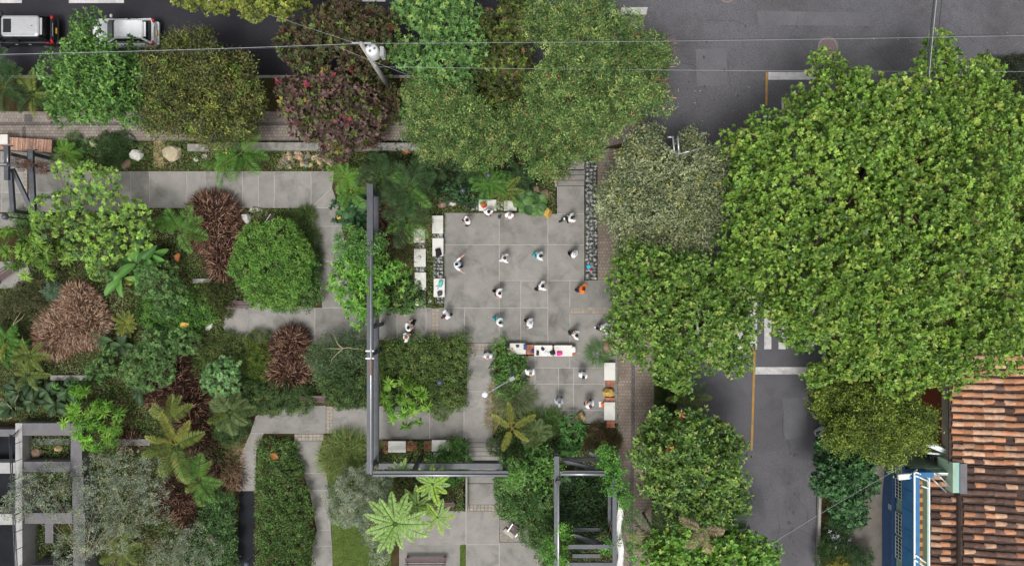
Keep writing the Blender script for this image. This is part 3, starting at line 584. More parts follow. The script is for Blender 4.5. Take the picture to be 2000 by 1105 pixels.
# frame over the south-east garden
ZB = 3.3
a0 = W(1089, 925, ZB); fb = steel('steel_frame', (a0[0], a0[1], -.5), 'dark steel ladder frame overgrown with vines beside the east sidewalk')
P = lambda px, py, z=ZB: W(px, py, z)
beam(fb, P(1087, 890), P(1087, 1180), .3, .22); pipe(fb, (P(1090, 952)[0], P(0, 930)[1], ZB + .17), (P(1090, 952)[0], P(0, 1180)[1], ZB + .17), .07)
beam(fb, P(1093, 923), P(1182, 923), .3, .2); pipe(fb, (P(1096, 0)[0], P(0, 924)[1], ZB + .16), (P(1180, 0)[0], P(0, 924)[1], ZB + .16), .07)
beam(fb, P(1092, 897, 2.0), P(1168, 897, 2.0), .24, .18); beam(fb, P(1104, 901, 2.6), P(1172, 917, 2.9), .2, .18); beam(fb, P(1150, 883, 2.0), P(1170, 892, 2.0), .18, .18)
beam(fb, P(1200, 930), P(1200, 1180), .26, .22); beam(fb, P(1190, 950, 1.8), P(1190, 1028, 1.8), .2, .2)
beam(fb, P(1120, 1033, 2.0), P(1172, 1033, 2.0), .22, .18); beam(fb, P(1120, 1044, 2.6), P(1182, 1063, 2.9), .2, .18); beam(fb, P(1110, 1066), P(1196, 1066), .26, .2)
beam(fb, P(1118, 1084, 2.0), P(1172, 1084, 2.0), .24, .18); beam(fb, P(1106, 1101), P(1196, 1101), .26, .2)
for px, py in ((1087, 890), (1200, 930), (1087, 1066), (1200, 1066)): post(fb, P(px, py)[0], P(px, py)[1], -.8, ZB - .12, .2)
MB().tube([Vector(P(1089, 938)) - fb.location + Vector((0, 0, .2)), Vector(P(1089, 938)) - fb.location + Vector((0, 0, .5))], .16, 10).obj('spotlight', M_BLACK, fb)
# white sail strip along the frame
rg = random.Random(5); m = MB(); vs = []; N = 26
for i in range(N + 1):
    py = 972 + i * 7.0
    for j in range(7):
        w = min(1, i / 5) * 13; px = 1206 + (j / 6 - .2) * w + 3 * math.sin(i * .5); p = W(px, py, 2.9 + .1 * math.sin(j * 1.9 + i * .7) + rg.uniform(-.02, .02)); vs.append(p)
o0 = Vector(W(1210, 1040, 2.7)); m.add([Vector(v) - o0 for v in vs], [(i * 7 + j, (i + 1) * 7 + j, (i + 1) * 7 + j + 1, i * 7 + j + 1) for i in range(N) for j in range(6)])
o = m.obj('fabric_strip', mat('white_cloth', hx('e2e1de'), .9, .05, 3), None, True, o0); tag(o, 'long white cloth strip hanging along the vine covered frame', 'cloth')
sm = o.modifiers.new('t', 'SOLIDIFY'); sm.thickness = .012
# frame at the left edge
ZF = 3.0
a0 = W(18, 287, ZF); fc = steel('steel_frame', (a0[0], a0[1], .2), 'dark steel frame with a diagonal brace at the left edge of the photo')
beam(fc, P(14, 286, ZF), P(14, 352, ZF), .26, .2); beam(fc, P(20, 330, 2.2), P(26, 415, 2.2), .26, .2); beam(fc, P(61, 294, ZF - .05), P(61, 335, ZF - .05), .3, .2); beam(fc, P(62, 333, 2.3), P(66, 416, 2.3), .3, .2)
beam(fc, P(24, 330, 2.6), P(64, 414, 2.1), .24, .18); beam(fc, P(-60, 322, ZF + .1), P(20, 322, ZF + .1), .2, .16); beam(fc, P(20, 321, ZF + .05), P(92, 334, 2.7), .22, .16)
MB().box(Vector(P(14, 285, ZF)) - fc.location, (.62, .06, .22)).obj('end_plate', M_STEEL, fc); MB().box(Vector(P(61, 293, ZF)) - fc.location, (.6, .06, .22)).obj('end_plate', M_STEEL, fc)
pipe(fc, P(-60, 321, ZF + .3), P(14, 321, ZF + .3), .06); pipe(fc, P(15, 300, ZF + .2), P(15, 318, ZF + .2), .045)
for px, py in ((16, 300), (61, 300), (24, 412), (65, 414)): q = P(px, py, 2.2); post(fc, q[0], q[1], 0.0, 2.1, .2)
# ================================================================ CONCRETE FRAME AT THE SOUTH WEST
M_CF = mat('frame_concrete', hx('6e6c6f'), .9, .14, 2, .3, 20, fine=.1, stain=hx('6a686a'), stain_amt=.6, stain_scale=1.2)
M_CFW = mat('frame_white', hx('a7a6a4'), .9, .1, 2, .2, 20, stain=hx('8d8b89'), stain_amt=.6, stain_scale=1.2)
cf = empty('concrete_frame', W(90, 1000, -.6)); tag(cf, 'open concrete frame of wide beams over planted openings at lower left', 'frame'); l = cf.location; ZC = .9
def cbox(x0, y0, x1, y1, z0, z1, m, nm):
    a, b, c, d = pxrect(x0, y0, x1, y1, z1); return MB().box(((a + c) / 2 - l.x, (b + d) / 2 - l.y, (z0 + z1) / 2 - l.z), (c - a, d - b, z1 - z0)).obj(nm, m, cf)
cbox(44, 826, 137.5, 850, -1, ZC, M_CF, 'beam'); cbox(46, 901, 138.5, 921, -1, ZC, M_CF, 'beam'); cbox(48, 1001, 141.5, 1022, -1, ZC, M_CF, 'beam')
cbox(138, 826, 160, 929, -1, ZC, M_CF, 'beam'); cbox(141, 930, 163, 1000, -1, ZC, M_CF, 'beam'); cbox(143, 1001, 166, 1180, -1, ZC, M_CF, 'beam')
cbox(58, 1104, 142, 1130, -1, ZC, M_CF, 'beam')
cbox(30, 826, 43.5, 1180, -1, ZC + .02, M_CFW, 'wall_beam')
cbox(-60, 903, 29.5, 924, -1, ZC - .04, M_CFW, 'cross_beam'); cbox(-60, 1003, 29.5, 1024, -1, ZC - .04, M_CFW, 'cross_beam'); cbox(-60, 838, 29.5, 852, -1, ZC - .04, M_CF, 'cross_beam')
cbox(62, 856, 136, 868, -1, .1, M_CF, 'lower_beam'); cbox(88, 1022, 104, 1060, -1, -.1, M_CF, 'lower_beam')
# hand rail beside the pool
hr = empty('hand_rail', W(20, 960, ZC)); tag(hr, 'thin steel hand rail along the black pool edge at lower left', 'railing'); l2 = hr.location
q = lambda px, py, z: Vector(W(px, py, z)) - l2
for a, b in (((18, 852, 1.9), (33, 1180, 1.9)), ((22, 866, 1.5), (37, 1180, 1.5))): MB().tube([q(*a), q(*b)], .035, 7).obj('rail', M_STEEL, hr, True)
for py in range(870, 1120, 34):
    t = (py - 852) / 328; MB().tube([q(18 + 15 * t, py, 1.92), q(41 + 10 * t, py - 8, ZC)], .022, 6).obj('baluster', M_STEEL, hr, True)
for k in range(6): MB().tube([q(18, 846 - k * 2 + 12, 1.9), q(37 - k, 838 + k * 3, ZC + .02)], .018, 6).obj('baluster', M_STEEL, hr, True)
# ================================================================ LAMPS
def globe_lamp(px, py, z, label, r=.2, grp='dark globe garden lamps'):
    x, y, _ = W(px, py, z); zb = g(y); t = empty('globe_lamp', (x, y, zb)); tag(t, label, 'lamp', grp); h = z - zb
    MB().lathe((0, 0, 0), [(.11, 0), (.11, .05), (.04, .1), (.035, h - r * 1.1), (.08, h - r), (.08, h - r * .8)], 10).obj('pole', M_STEEL, t, True)
    MB().ell((0, 0, h), (r, r, r), 20, 12).obj('globe', M_GLOBE, t, True)
globe_lamp(10, 423, 3.0, 'dark globe garden lamp at the left edge beside the steel frame'); globe_lamp(678, 477, 3.2, 'dark globe garden lamp sticking out of the climber by the steel frame', .16); globe_lamp(954, 342, 3.0, 'dark globe garden lamp above the ferns under the north trees', .18)
globe_lamp(904, 372, 2.4, 'dark globe garden lamp half hidden in leaves near the north benches', .17); globe_lamp(859, 746, 3.0, 'dark globe garden lamp in the middle of the clipped hedge', .2); globe_lamp(482, 1100, 2.6, 'dark globe garden lamp over the black water channel', .18)
globe_lamp(1332, 797, 3.0, 'dark globe lamp at the roadside palm left of the east road', .2)
sl = empty('street_lamp', W(1000, 711, 0)); tag(sl, 'tall street lamp with a white disc head over the south path', 'lamp')
MB().lathe((0, 0, 0), [(.14, 0), (.14, .1), (.09, .12), (.05, 7.0)], 10).obj('pole', M_STEEL, sl, True)
hd = Vector(W(947, 770, 7.05)) - sl.location
M_LG = mat('grey_enamel', hx('85878b'), .5); MB().tube([(0, 0, 6.95), hd + Vector((0, 0, .05))], [.045, .035], 8).obj('arm', M_LG, sl, True); MB().box((0, 0, 6.97), (.3, .2, .14), .5).obj('bracket', M_LG, sl)
MB().lathe(hd, [(.04, .1), (.15, .08), (.17, .03), (.17, -.02), (.1, -.06)][::-1], 24).obj('lamp_head', M_WPAINT, sl, True)
tp = empty('traffic_pole', W(1326, 300, 0.3)); tp.location = (*W(1326, 300, 6.0)[:2], g(7.)); tag(tp, 'galvanised street pole with long arms at the road corner', 'pole'); l3 = tp.location
MB().lathe((0, 0, 0), [(.16, 0), (.12, .2), (.07, 5.8)], 10).obj('pole', M_GALV, tp, True)
for a, b in (((1326, 301, 6), (1372, 289, 6)), ((1326, 301, 6), (1324, 266, 6.05)), ((1318, 304, 5.6), (1314, 266, 5.6)), ((1314, 268, 5.62), (1304, 268, 5.62))): MB().tube([Vector(W(*a)) - l3, Vector(W(*b)) - l3], .055, 8).obj('arm', M_GALV, tp, True)
# ================================================================ UTILITY POLE AND WIRES
xb, yb, _ = W(705, 85, 10.0); up = empty('utility_pole', (xb, yb, g(yb))); tag(up, 'concrete utility pole with a white transformer between the street trees', 'utility pole'); zt = 10 - up.location.z
MB().lathe((0, 0, 0), [(.18, 0), (.11, zt)], 12).obj('pole', mat('pole_concrete', hx('a3a09b'), .9, .15, 3, .2, 20), up, True)
tf = MB().lathe((.42, -.1, 8.0), [(.05, -.02), (.3, 0), (.33, .12), (.33, .85), (.28, .95), (.1, 1.0)], 16).obj('transformer', M_WPAINT, up, True)
for k in range(3): MB().lathe((.42 + .15 * math.cos(2.1 * k), -.1 + .15 * math.sin(2.1 * k), 9.0), [(.04, 0), (.06, .05), (.03, .1), (.05, .15), (.02, .22)], 8).obj('bushing', M_GALV, tf, True)
for k in range(4): MB().box((.84 + k * .05, -.15, 8.45), (.02, .5, .7)).obj('cooling_fin', M_WPAINT, tf)
MB().bar((-.5, .05, zt - .15), (.5, .05, zt - .15), .09, .09).obj('crossarm', M_GALV, up); MB().bar((-.2, .3, 6.6), (.2, -.3, 6.6), .08, .08).obj('bracket', M_GALV, up)
M_WIREP = mat('pale_wire', hx('aab0b4'), .5, .05, 2); M_WIRED = mat('dark_wire', hx('3d4044'), .6, .05, 2)
def wire(pts, r, m, label, sag=.25, grp='overhead wires'):
    a, b = Vector(W(*pts[0])), Vector(W(*pts[1])); o0 = a.copy(); L = [a.lerp(b, i / 14) - o0 - Vector((0, 0, 4 * sag * (i / 14) * (1 - i / 14))) for i in range(15)]
    o = MB().tube(L, r, 5).obj('overhead_wire', m, None, True, o0); tag(o, label, 'wire', grp); return o
wire(((-300, 112, 9.8), (705, 85.5, 9.8)), .011, M_WIREP, 'pale overhead wire running left from the pole, upper of the pair'); wire(((-300, 114.5, 9.7), (705, 88, 9.7)), .01, M_WIRED, 'dark overhead wire running left from the pole, lower of the pair')
wire(((705, 85.5, 9.8), (2300, 63.5, 9.8)), .007, M_WIREP, 'pale overhead wire running right from the pole across the road', .3); wire(((705, 84, 9.75), (2300, 59.5, 9.75)), .01, M_WIRED, 'dark overhead wire beside the pale one right of the pole', .3)
wire(((740, 131, 7.0), (2300, 140, 7.0)), .008, M_WIREP, 'thin pale wire crossing the road below the main wires', .3)
wire(((1831, -60, 9.0), (1812, 150, 8.6)), .05, M_WIRED, 'thick dark cable crossing the road northwards at upper right', .05); wire(((1836, -60, 9.1), (1815, 150, 8.7)), .02, M_WIREP, 'pale cable beside the thick dark cable at upper right', .05); wire(((1846, -60, 9.0), (1826, 150, 8.6)), .018, M_WIRED, 'thin dark cable right of the thick cable at upper right', .05)
wire(((1500, 1066, 7.5), (1772, 905, 4.6)), .009, M_WIREP, 'thin service wire crossing the east road to the blue house', .15); wire(((705, 88, 9.4), (520, 26, 8.5)), .007, M_WIREP, 'thin wire running up left from the utility pole', .1); wire(((740, 125, 6.8), (830, 40, 7.5)), .007, M_WIRED, 'thin wire running up right from the utility pole', .1)
wire(((655, 90, 8.8), (800, 148, 6.2)), .007, M_WIREP, 'thin wire slanting across the utility pole down right', .1)
# ================================================================ CARS
M_GLASS = mat('car_glass', (.012, .014, .017), .06, .1, 2, spec=.6); M_RED = mat('tail_red', hx('c01c22'), .2, .1, 5, coat=.5); M_TYRE = mat('tyre', (.02, .02, .02), .9); M_RIM = mat('rim', hx('9a9c9f'), .3, .05, 4, metal=.7)
def ring(x0, x1, hw, z, r, n=5):
    P = []
    for cx_, cy_, a0 in ((x1 - r, hw - r, 0), (x0 + r, hw - r, 90), (x0 + r, -hw + r, 180), (x1 - r, -hw + r, 270)):
        for i in range(n + 1):
            a = R(a0 + 90 * i / n); P.append((cx_ + r * math.cos(a), cy_ + r * math.sin(a), z))
    return P
def loft(rings, mb=None, cap=True, mi=0):
    mb = mb or MB(); n = len(rings[0]); vs = [p for r_ in rings for p in r_]
    fs = [(i * n + j, i * n + (j + 1) % n, (i + 1) * n + (j + 1) % n, (i + 1) * n + j) for i in range(len(rings) - 1) for j in range(n)]
    if cap: fs += [tuple(range(n - 1, -1, -1)), tuple((len(rings) - 1) * n + j for j in range(n))]
    return mb.add(vs, fs, mi)
def car(px_rear, py, L, wd, label, body, roofm, suv):
    hw = wd / 2; x, y, _ = W(px_rear, py, .9); z = g(y) - .13; t = empty('parked_car', (x - L / 2, y, z)); tag(t, label, 'car', 'cars parked along the north road')
    # rear bumper at +x
    xr, xf = L / 2, -L / 2; zr = 1.62 if suv else 1.46
    o = loft([ring(xf + .15, xr - .12, hw - .06, .26, .3), ring(xf + .02, xr - .02, hw - .01, .42, .35), ring(xf, xr, hw, .62, .38), ring(xf + .08, xr - .1, hw - .02, .86, .36), ring(xf + .3, xr - .16, hw - .07, 1.0, .34)]).obj('body', body, t, True)
    a = ring(xf + 1.05, xr - .2, hw - .1, .98, .25); b = ring(xf + 1.75, xr - .62, hw - .27, zr - .1, .22)
    loft([a, b]).obj('greenhouse', M_GLASS, t, True)
    loft([ring(xf + 1.7, xr - .52, hw - .25, zr - .1, .2), ring(xf + 1.78, xr - .56, hw - .29, zr - .03, .2), ring(xf + 1.95, xr - .72, hw - .4, zr, .2)]).obj('roof', roofm, t, True)
    for s in (-1, 1):
        MB().bar((xf + 1.1, s * (hw - .1), 1.0), (xf + 1.8, s * (hw - .27), zr - .06), .07, .07).obj('pillar', body, t)
        MB().bar((xr - .24, s * (hw - .11), 1.0), (xr - .62, s * (hw - .27), zr - .08), .12, .1).obj('pillar', body, t)
        MB().bar((xf + 2.5, s * (hw - .1), 1.0), (xf + 2.5, s * (hw - .27), zr - .08), .07, .05).obj('pillar', M_BLACK, t)
        m = MB().ell((xf + 1.35, s * (hw + .1), 1.03), (.09, .13, .08), 10, 6); m.obj('mirror', M_BLACK if suv else body, t, True)
        MB().box((xr - .2, s * (hw - .16), .9), (.22, .2, .16), s * -.35).obj('tail_light', M_RED, t); MB().box((xr - .38, s * (hw - .09), .95), (.2, .1, .1), s * -.2).obj('tail_light_wing', M_RED, t)
        MB().bar((xf + 1.9, s * (hw - .36), zr + .03), (xr - .8, s * (hw - .36), zr + .03), .035, .04).obj('roof_rail', M_GALV if suv else body, t)
        for xx in (xf + 1.9, xf + 2.75): MB().box((xx + .3, s * (hw - .005), .82), (.16, .03, .03)).obj('door_handle', M_GALV if suv else body, t)
        for xx in (xf + .85, xr - .85):
            w_ = MB(); w_.tube([(xx, s * (hw - .24), .33), (xx, s * (hw - .01), .33)], .33, 18); w_ = w_.obj('wheel', M_TYRE, t, False); MB().tube([(xx, s * (hw - .06), .33), (xx, s * (hw + .002), .33)], .2, 14).obj('rim', M_RIM, w_)
    MB().box((xr - .02, 0, .66), (.06, .36, .13)).obj('number_plate', mat('plate_yellow', hx('dba92c'), .5), t)
    loft([ring(xr - .14, xr + .05, hw - .12, .4, .08, 3), ring(xr - .14, xr + .06, hw - .1, .56, .08, 3), ring(xr - .14, xr + .02, hw - .12, .62, .08, 3)]).obj('rear_bumper', M_BLACK if suv else body, t, True)
    MB().bar((xr - .48, -hw + .4, zr - .12), (xr - .48, hw - .4, zr - .12), .16, .03).obj('spoiler', body if not suv else roofm, t)
    if suv: MB().box((xf + 2.15, 0, zr + .004), (.5, .85, .01)).obj('sunroof', M_GLASS, t); MB().ell((xr - .95, 0, zr + .02), (.04, .03, .03), 8, 6).obj('antenna', M_BLACK, t)
    MB().box((xr - .1, 0, .93), (.03, .8, .03)).obj('trim', M_GALV, t)
    return t
M_CBLK = mat('black_paint', (.014, .014, .016), .25, .1, 2, coat=.6); M_CWHT = mat('white_paint', hx('e6e8ea'), .3, .04, 2, coat=.5); M_CSIL = mat('silver_paint', hx('b9b9bb'), .35, .08, 3, metal=.25, coat=.4)
car(113, 62, 4.65, 1.84, 'black sport utility car with silver roof and sunroof parked at the left edge', M_CBLK, M_CSIL, True)
car(309, 66, 4.1, 1.72, 'white hatchback car parked under the bright green tree', M_CWHT, M_CWHT, False)
# ================================================================ HOUSES
M_BLUE = mat('blue_paint', hx('356f9f'), .7, .1, 1.5, .1, 12, stain=hx('25486b'), stain_amt=.5, stain_scale=1.2); M_BLUED = mat('dark_blue_paint', hx('34557f'), .7, .12, 1.5, stain=hx('2a3d58'), stain_amt=.6, stain_scale=1.5); M_MINT = mat('mint_paint', hx('9db9a4'), .8, .08, 1.5, stain=hx('849c89'), stain_amt=.5, stain_scale=1)
M_WTRIM = mat('white_trim', hx('e3ebeb'), .6, .05, 3); M_DECK = mat('roof_deck', hx('463832'), 1, .3, 3, .6, 16, fine=.25, fscale=20)
M_TILE = mat('clay_tile', hx('b07c5c'), .95, .22, 3.5, .5, 18, rand=.3, fine=.14, fscale=25, stain=hx('6e5a4c'), stain_amt=.75, stain_scale=1.6); M_TILED = mat('mossy_tile', hx('614b42'), 1, .3, 3.5, .6, 18, rand=.4, fine=.2, fscale=22, stain=hx('3f332d'), stain_amt=.9, stain_scale=1.5)
def tile_mesh(name, m):
    vs = []; n = 6
    for x, r in ((0, .165), (.62, .135)):
        for rr in (r, r - .02):
            for i in range(n + 1): a = math.pi * i / n; vs.append((x, rr * math.cos(a), rr * math.sin(a) * .8))
    k = n + 1; fs = []
    for i in range(n): fs += [(i, 2 * k + i, 2 * k + i + 1, i + 1), (k + i + 1, 3 * k + i + 1, 3 * k + i, k + i), (i, i + 1, k + i + 1, k + i)]
    return MB().add(vs, fs).mesh(name, m, False)
M_TILEB = mat('pale_tile', hx('bb957a'), .95, .25, 3.5, .5, 18, rand=.25, fine=.14, fscale=25, stain=hx('705c4e'), stain_amt=.85, stain_scale=1.8)
TILES = [tile_mesh('roof_tile', M_TILE), tile_mesh('roof_tile', M_TILED), tile_mesh('roof_tile', M_TILEB)]
def tile_roof(house, px0, px1, py0, py1, z0, slope, mix, cnt=300):
    """tile courses run away from the street (+x), rising by slope"""
    l = house.location; X0, Y0 = W(px0, py0, z0)[:2]; Y1 = W(px0, py1, z0)[1]; X1 = W(px1, py0, z0)[0]
    ln = X1 - X0; mid = Vector(((X0 + X1) / 2, (Y0 + Y1) / 2, z0 + slope * ln / 2)) - l
    dk = MB().add([(X0 - .1 - l.x, Y1 - l.y, z0 - .1 * slope - .02 - l.z), (X1 - l.x, Y1 - l.y, z0 + ln * slope - .02 - l.z), (X1 - l.x, Y0 - l.y, z0 + ln * slope - .02 - l.z), (X0 - .1 - l.x, Y0 - l.y, z0 - .1 * slope - .02 - l.z)] + [(X0 - .1 - l.x, Y1 - l.y, z0 - .14 - l.z), (X1 - l.x, Y1 - l.y, z0 + ln * slope - .14 - l.z), (X1 - l.x, Y0 - l.y, z0 + ln * slope - .14 - l.z), (X0 - .1 - l.x, Y0 - l.y, z0 - .14 - l.z)],
                  [(0, 1, 2, 3), (7, 6, 5, 4), (0, 4, 5, 1), (1, 5, 6, 2), (2, 6, 7, 3), (3, 7, 4, 0)]).obj('roof', M_DECK, house)
    pitch = .44; ex = .545; rows = int((Y0 - Y1) / pitch); cols = int(ln / ex); rg = random.Random(int(px0)); k = 0; a = -math.atan(slope)
    for j in range(rows):
        y = Y0 - (j + .5) * (Y0 - Y1) / rows - l.y; off = rg.uniform(-.05, .05); wob = rg.uniform(-.006, .006)
        for i in range(cols):
            if k >= cnt: return
            x = X0 + i * ex + off - l.x; d = 1 if rg.random() < mix else (0 if rg.random() < .6 else 2)
            if rg.random() < .015: continue
            link('roof_tile', TILES[d], dk, (x, y + wob * i + rg.uniform(-.015, .015), z0 - l.z + slope * (x + l.x - X0) + .03), (rg.uniform(-.1, .1), a - .05 + rg.uniform(-.02, .02), rg.uniform(-.07, .07))); k += 1
            # channel tile between the courses
    return dk
# the blue house
X = W(1733, 0)[0]; YN = W(0, 915, 3.0)[1]; YS = W(0, 1200)[1]; bz = g(-15)
bh = empty('blue_house', (X, (YN + YS) / 2, bz)); tag(bh, 'blue and mint house with a front terrace and old clay tile roof', 'house'); l = bh.location
def hb(x0, x1, y0, y1, z0, z1, nm, m, par=None):
    lo = l if par is None else l
    return MB().box(((x0 + x1) / 2 - l.x, (y0 + y1) / 2 - l.y, (z0 + z1) / 2 - l.z), (x1 - x0, y1 - y0, z1 - z0)).obj(nm, m, par or bh)
ZT = 2.9; XB = W(1767, 0, ZT)[0]
hb(X + .25, X + 14, YS, YN - .02, bz - .3, ZT - .2, 'wall', M_MINT); hb(X - .04, X + .28, YS, YN - .05, bz - .3, .62, 'plinth', M_BLUED)
y = W(0, 1105)[1]
for (pa, pb) in ((905, 925), (935, 972), (1000, 1042), (1048, 1090)):     # grilled windows
    ya, yb = W(0, pb, 1)[1], W(0, pa, 1)[1]
    w_ = hb(X + .2, X + .26, ya, yb, .75, 2.2, 'window', M_GLASS); 
    for i in range(5): hb(X + .1, X + .13, ya, yb, .75 + i * .34, .785 + i * .34, 'grille_bar', M_WTRIM, w_)
    for i in range(7): hb(X + .13, X + .155, ya + (yb - ya) * i / 6 - .015, ya + (yb - ya) * i / 6 + .015, .75, 2.15, 'grille_bar', M_WTRIM, w_)
hb(X + .17, X + .24, W(0, 972, 1)[1] - .4, W(0, 972, 1)[1] + .9, .0, .74, 'door_step', M_BLUED)
hb(X - .06, X - .02, W(0, 985)[1] - .2, W(0, 985)[1] + .15, .2, .55, 'meter_box', mat('grey_box', hx('9aa0a6'), .6))
# terrace
XT = W(1813, 0, 3.3)[0]
hb(XB + .01, XT, YS, YN, ZT - .25, ZT, 'terrace_slab', M_MINT)
pp = hb(XB, XB + .34, YS, YN, ZT - .3, 3.9, 'parapet', M_BLUE); hb(XB - .02, XB + .07, YS, YN + .03, 3.86, 3.93, 'coping', M_WTRIM, pp)
for i in range(6): hb(XB - .012, XB + .0, YN - 1.2 * i - 1.22, YN - 1.2 * i - 1.2, ZT - .28, 3.88, 'panel_joint', M_BLUED, pp)
hb(XB + .35, XT + .02, YN - .3, YN, ZT, 3.84, 'parapet', M_BLUE)
gp = hb(XT - .12, XT, YS, YN - .18, ZT, 3.4, 'inner_parapet', M_MINT); hb(XT - .05, XT + .03, YS, YN - .1, 3.4, 3.44, 'coping', M_WTRIM, gp)
hb(XT, W(1868, 0, 3.4)[0], YN - .3, YN - .15, 2.8, 3.4, 'inner_parapet', M_MINT); hb(XT + .04, W(1860, 0, 3.4)[0], YN - .2, YN - .12, 3.4, 3.44, 'coping', M_WTRIM)
tm = [MB().box((0, 0, 0), (.26, .26, .02)).mesh('floor_tile', mat('ochre_tile', hx('b98a3a'), .6, .1, 5)), MB().box((0, 0, 0), (.26, .26, .02)).mesh('floor_tile', mat('brown_tile', hx('6f4326'), .6, .1, 5))]
for i in range(3):
    for j in range(24): link('floor_tile', tm[(i + j) % 2], bh, (XB + .34 + .14 + i * .27 - l.x, YN - .3 - j * .27 - l.y, ZT + .012 - l.z))
for (a, b) in (((1788, 921, 3.98), (1813, 932, 3.5)), ((1788, 928, 3.98), (1813, 939, 3.5)), ((1799, 948, 3.5), (1813, 953, 3.5)), ((1788, 1083, 3.98), (1808, 1098, 3.6)), ((1786, 1092, 3.98), (1806, 1106, 3.6))):
    MB().tube([Vector(W(*a)) - l, Vector(W(*b)) - l], .05, 8).obj('rail_pipe', M_WTRIM, bh, True)
for (a, b) in (((1817, 931, 3.7), (1848, 960, 3.7)), ((1827, 922, 3.7), (1856, 950, 3.7))): MB().tube([Vector(W(*a)) - l, Vector(W(*b)) - l], .045, 8).obj('roof_pipe', M_GALV, bh, True)
tile_roof(bh, 1816, 1874, 922, 1200, 3.05, .12, .55, 80)
tile_roof(bh, 1880, 2110, 908, 1200, 3.75, .2, .72, 200)
hb(W(1872, 0, 3.6)[0], W(1880, 0, 3.6)[0], YS, W(0, 965, 3.6)[1], 2.6, 3.62, 'gutter_wall', M_DECK)
hb(W(1861, 0, 3.9)[0], W(1875, 0, 3.9)[0], W(0, 962, 3.9)[1], W(0, 903, 3.9)[1], 2.4, 3.9, 'side_wall', M_MINT); hb(W(1875.5, 0, 3.95)[0], W(1889, 0, 3.95)[0], W(0, 964, 3.95)[1], W(0, 905, 3.95)[1], 2.4, 3.95, 'side_wall_cap', M_CF); hb(W(1873.6, 0, 3.92)[0], W(1875.4, 0, 3.92)[0], W(0, 962, 3.92)[1], W(0, 903, 3.92)[1], 3.4, 3.92, 'blue_edge', M_BLUE)
wf = empty('wall_floodlight', W(1765, 930, 3.6)); tag(wf, 'white floodlight box on a bracket in front of the blue parapet', 'floodlight'); o = MB().box((0, 0, 0), (.72, .34, .2), .1).obj('housing', M_WPAINT, wf); bevel(o, .03, 2)
MB().tube([(.3, .05, 0), (.75, .45, .1)], .04, 8).obj('arm', M_WPAINT, wf, True); MB().ell((.36, -.02, .1), (.08, .08, .06), 10, 6).obj('sensor', mat('sensor_blue', hx('3f9fd0'), .4), wf, True)
# the neighbouring house to the north
nh = empty('tile_roof_house', W(1930, 820, 0)); tag(nh, 'cream house with bright orange clay tile roof under the big tree', 'house'); l = nh.location
xw = W(1838, 0, 2.0)[0]; yn, ys = W(0, 690, 3)[1], W(0, 903, 3)[1]
hb(xw - .1, xw + 14, ys, yn, -.3, 3.5, 'wall', mat('cream_wall', hx('b9b6a8'), .9, .08, 1.5, stain=hx('8f8b7c'), stain_amt=.6, stain_scale=1), nh); hb(xw - .14, xw - .102, ys + .9, yn, .0, 2.25, 'door_panel', mat('red_brown_door', hx('7a3f28'), .7, .1, 3), nh)
hb(xw - .36, xw - .1, ys - .05, yn, 3.3, 3.45, 'eave_board', mat('dark_wood', hx('4a332c'), .8, .2, 4), nh)
tile_roof(nh, 1858, 2110, 690, 905, 3.6, .2, .05, 300)
# front yard: crazy paving, gate, rails
yd = empty('front_yard_gate', W(1830, 895, 0)); tag(yd, 'white grille gate and rails between the two houses', 'gate'); l = yd.location
for i in range(6):
    a, b = Vector(W(1817 + i * 6, 886, 1.2)) - l, Vector(W(1817 + i * 6, 908, 1.2)) - l; MB().tube([a, b], .02, 6).obj('bar', M_GALV, yd, True)
for i in range(5): MB().tube([Vector(W(1815, 887 + i * 5, 1.22)) - l, Vector(W(1850, 887 + i * 5, 1.22)) - l], .016, 6).obj('bar', M_GALV, yd, True)
for (a, b, r_) in (((1805, 866, 2.6), (1850, 884, 2.6), .1), ((1822, 868, 2.7), (1852, 880, 2.7), .09), ((1811, 884, 2.4), (1851, 887, 2.4), .06)): MB().tube([Vector(W(*a)) - l, Vector(W(*b)) - l], r_, 8).obj('rail', M_WTRIM, yd, True)
cs = empty('crazy_paving', G(1800, 885)); cs['kind'] = 'structure'; l = cs.location
structure('joint', [rect(1740, 862, 1862, 915)], .03, mat('white_joint', hx('c5cac6'), .9), .05, cs).location = tuple(-v for v in l)
rg = random.Random(11)
for i in range(13):
    for j in range(7):
        p = Vector(G(1745 + i * 9 + (j % 2) * 4 + rg.uniform(-1.5, 1.5), 866 + j * 7 + rg.uniform(-1.2, 1.2), .035)) - l; n = rg.randint(5, 7); r_ = rg.uniform(.095, .13)
        MB().prism([(p.x + r_ * rg.uniform(.85, 1.15) * math.cos(2 * math.pi * k / n), p.y + r_ * rg.uniform(.8, 1.05) * math.sin(2 * math.pi * k / n)) for k in range(n)], p.z, p.z + .012).obj('stone', mat('black_stone', hx('2f3336'), .7, .2, 4), cs)
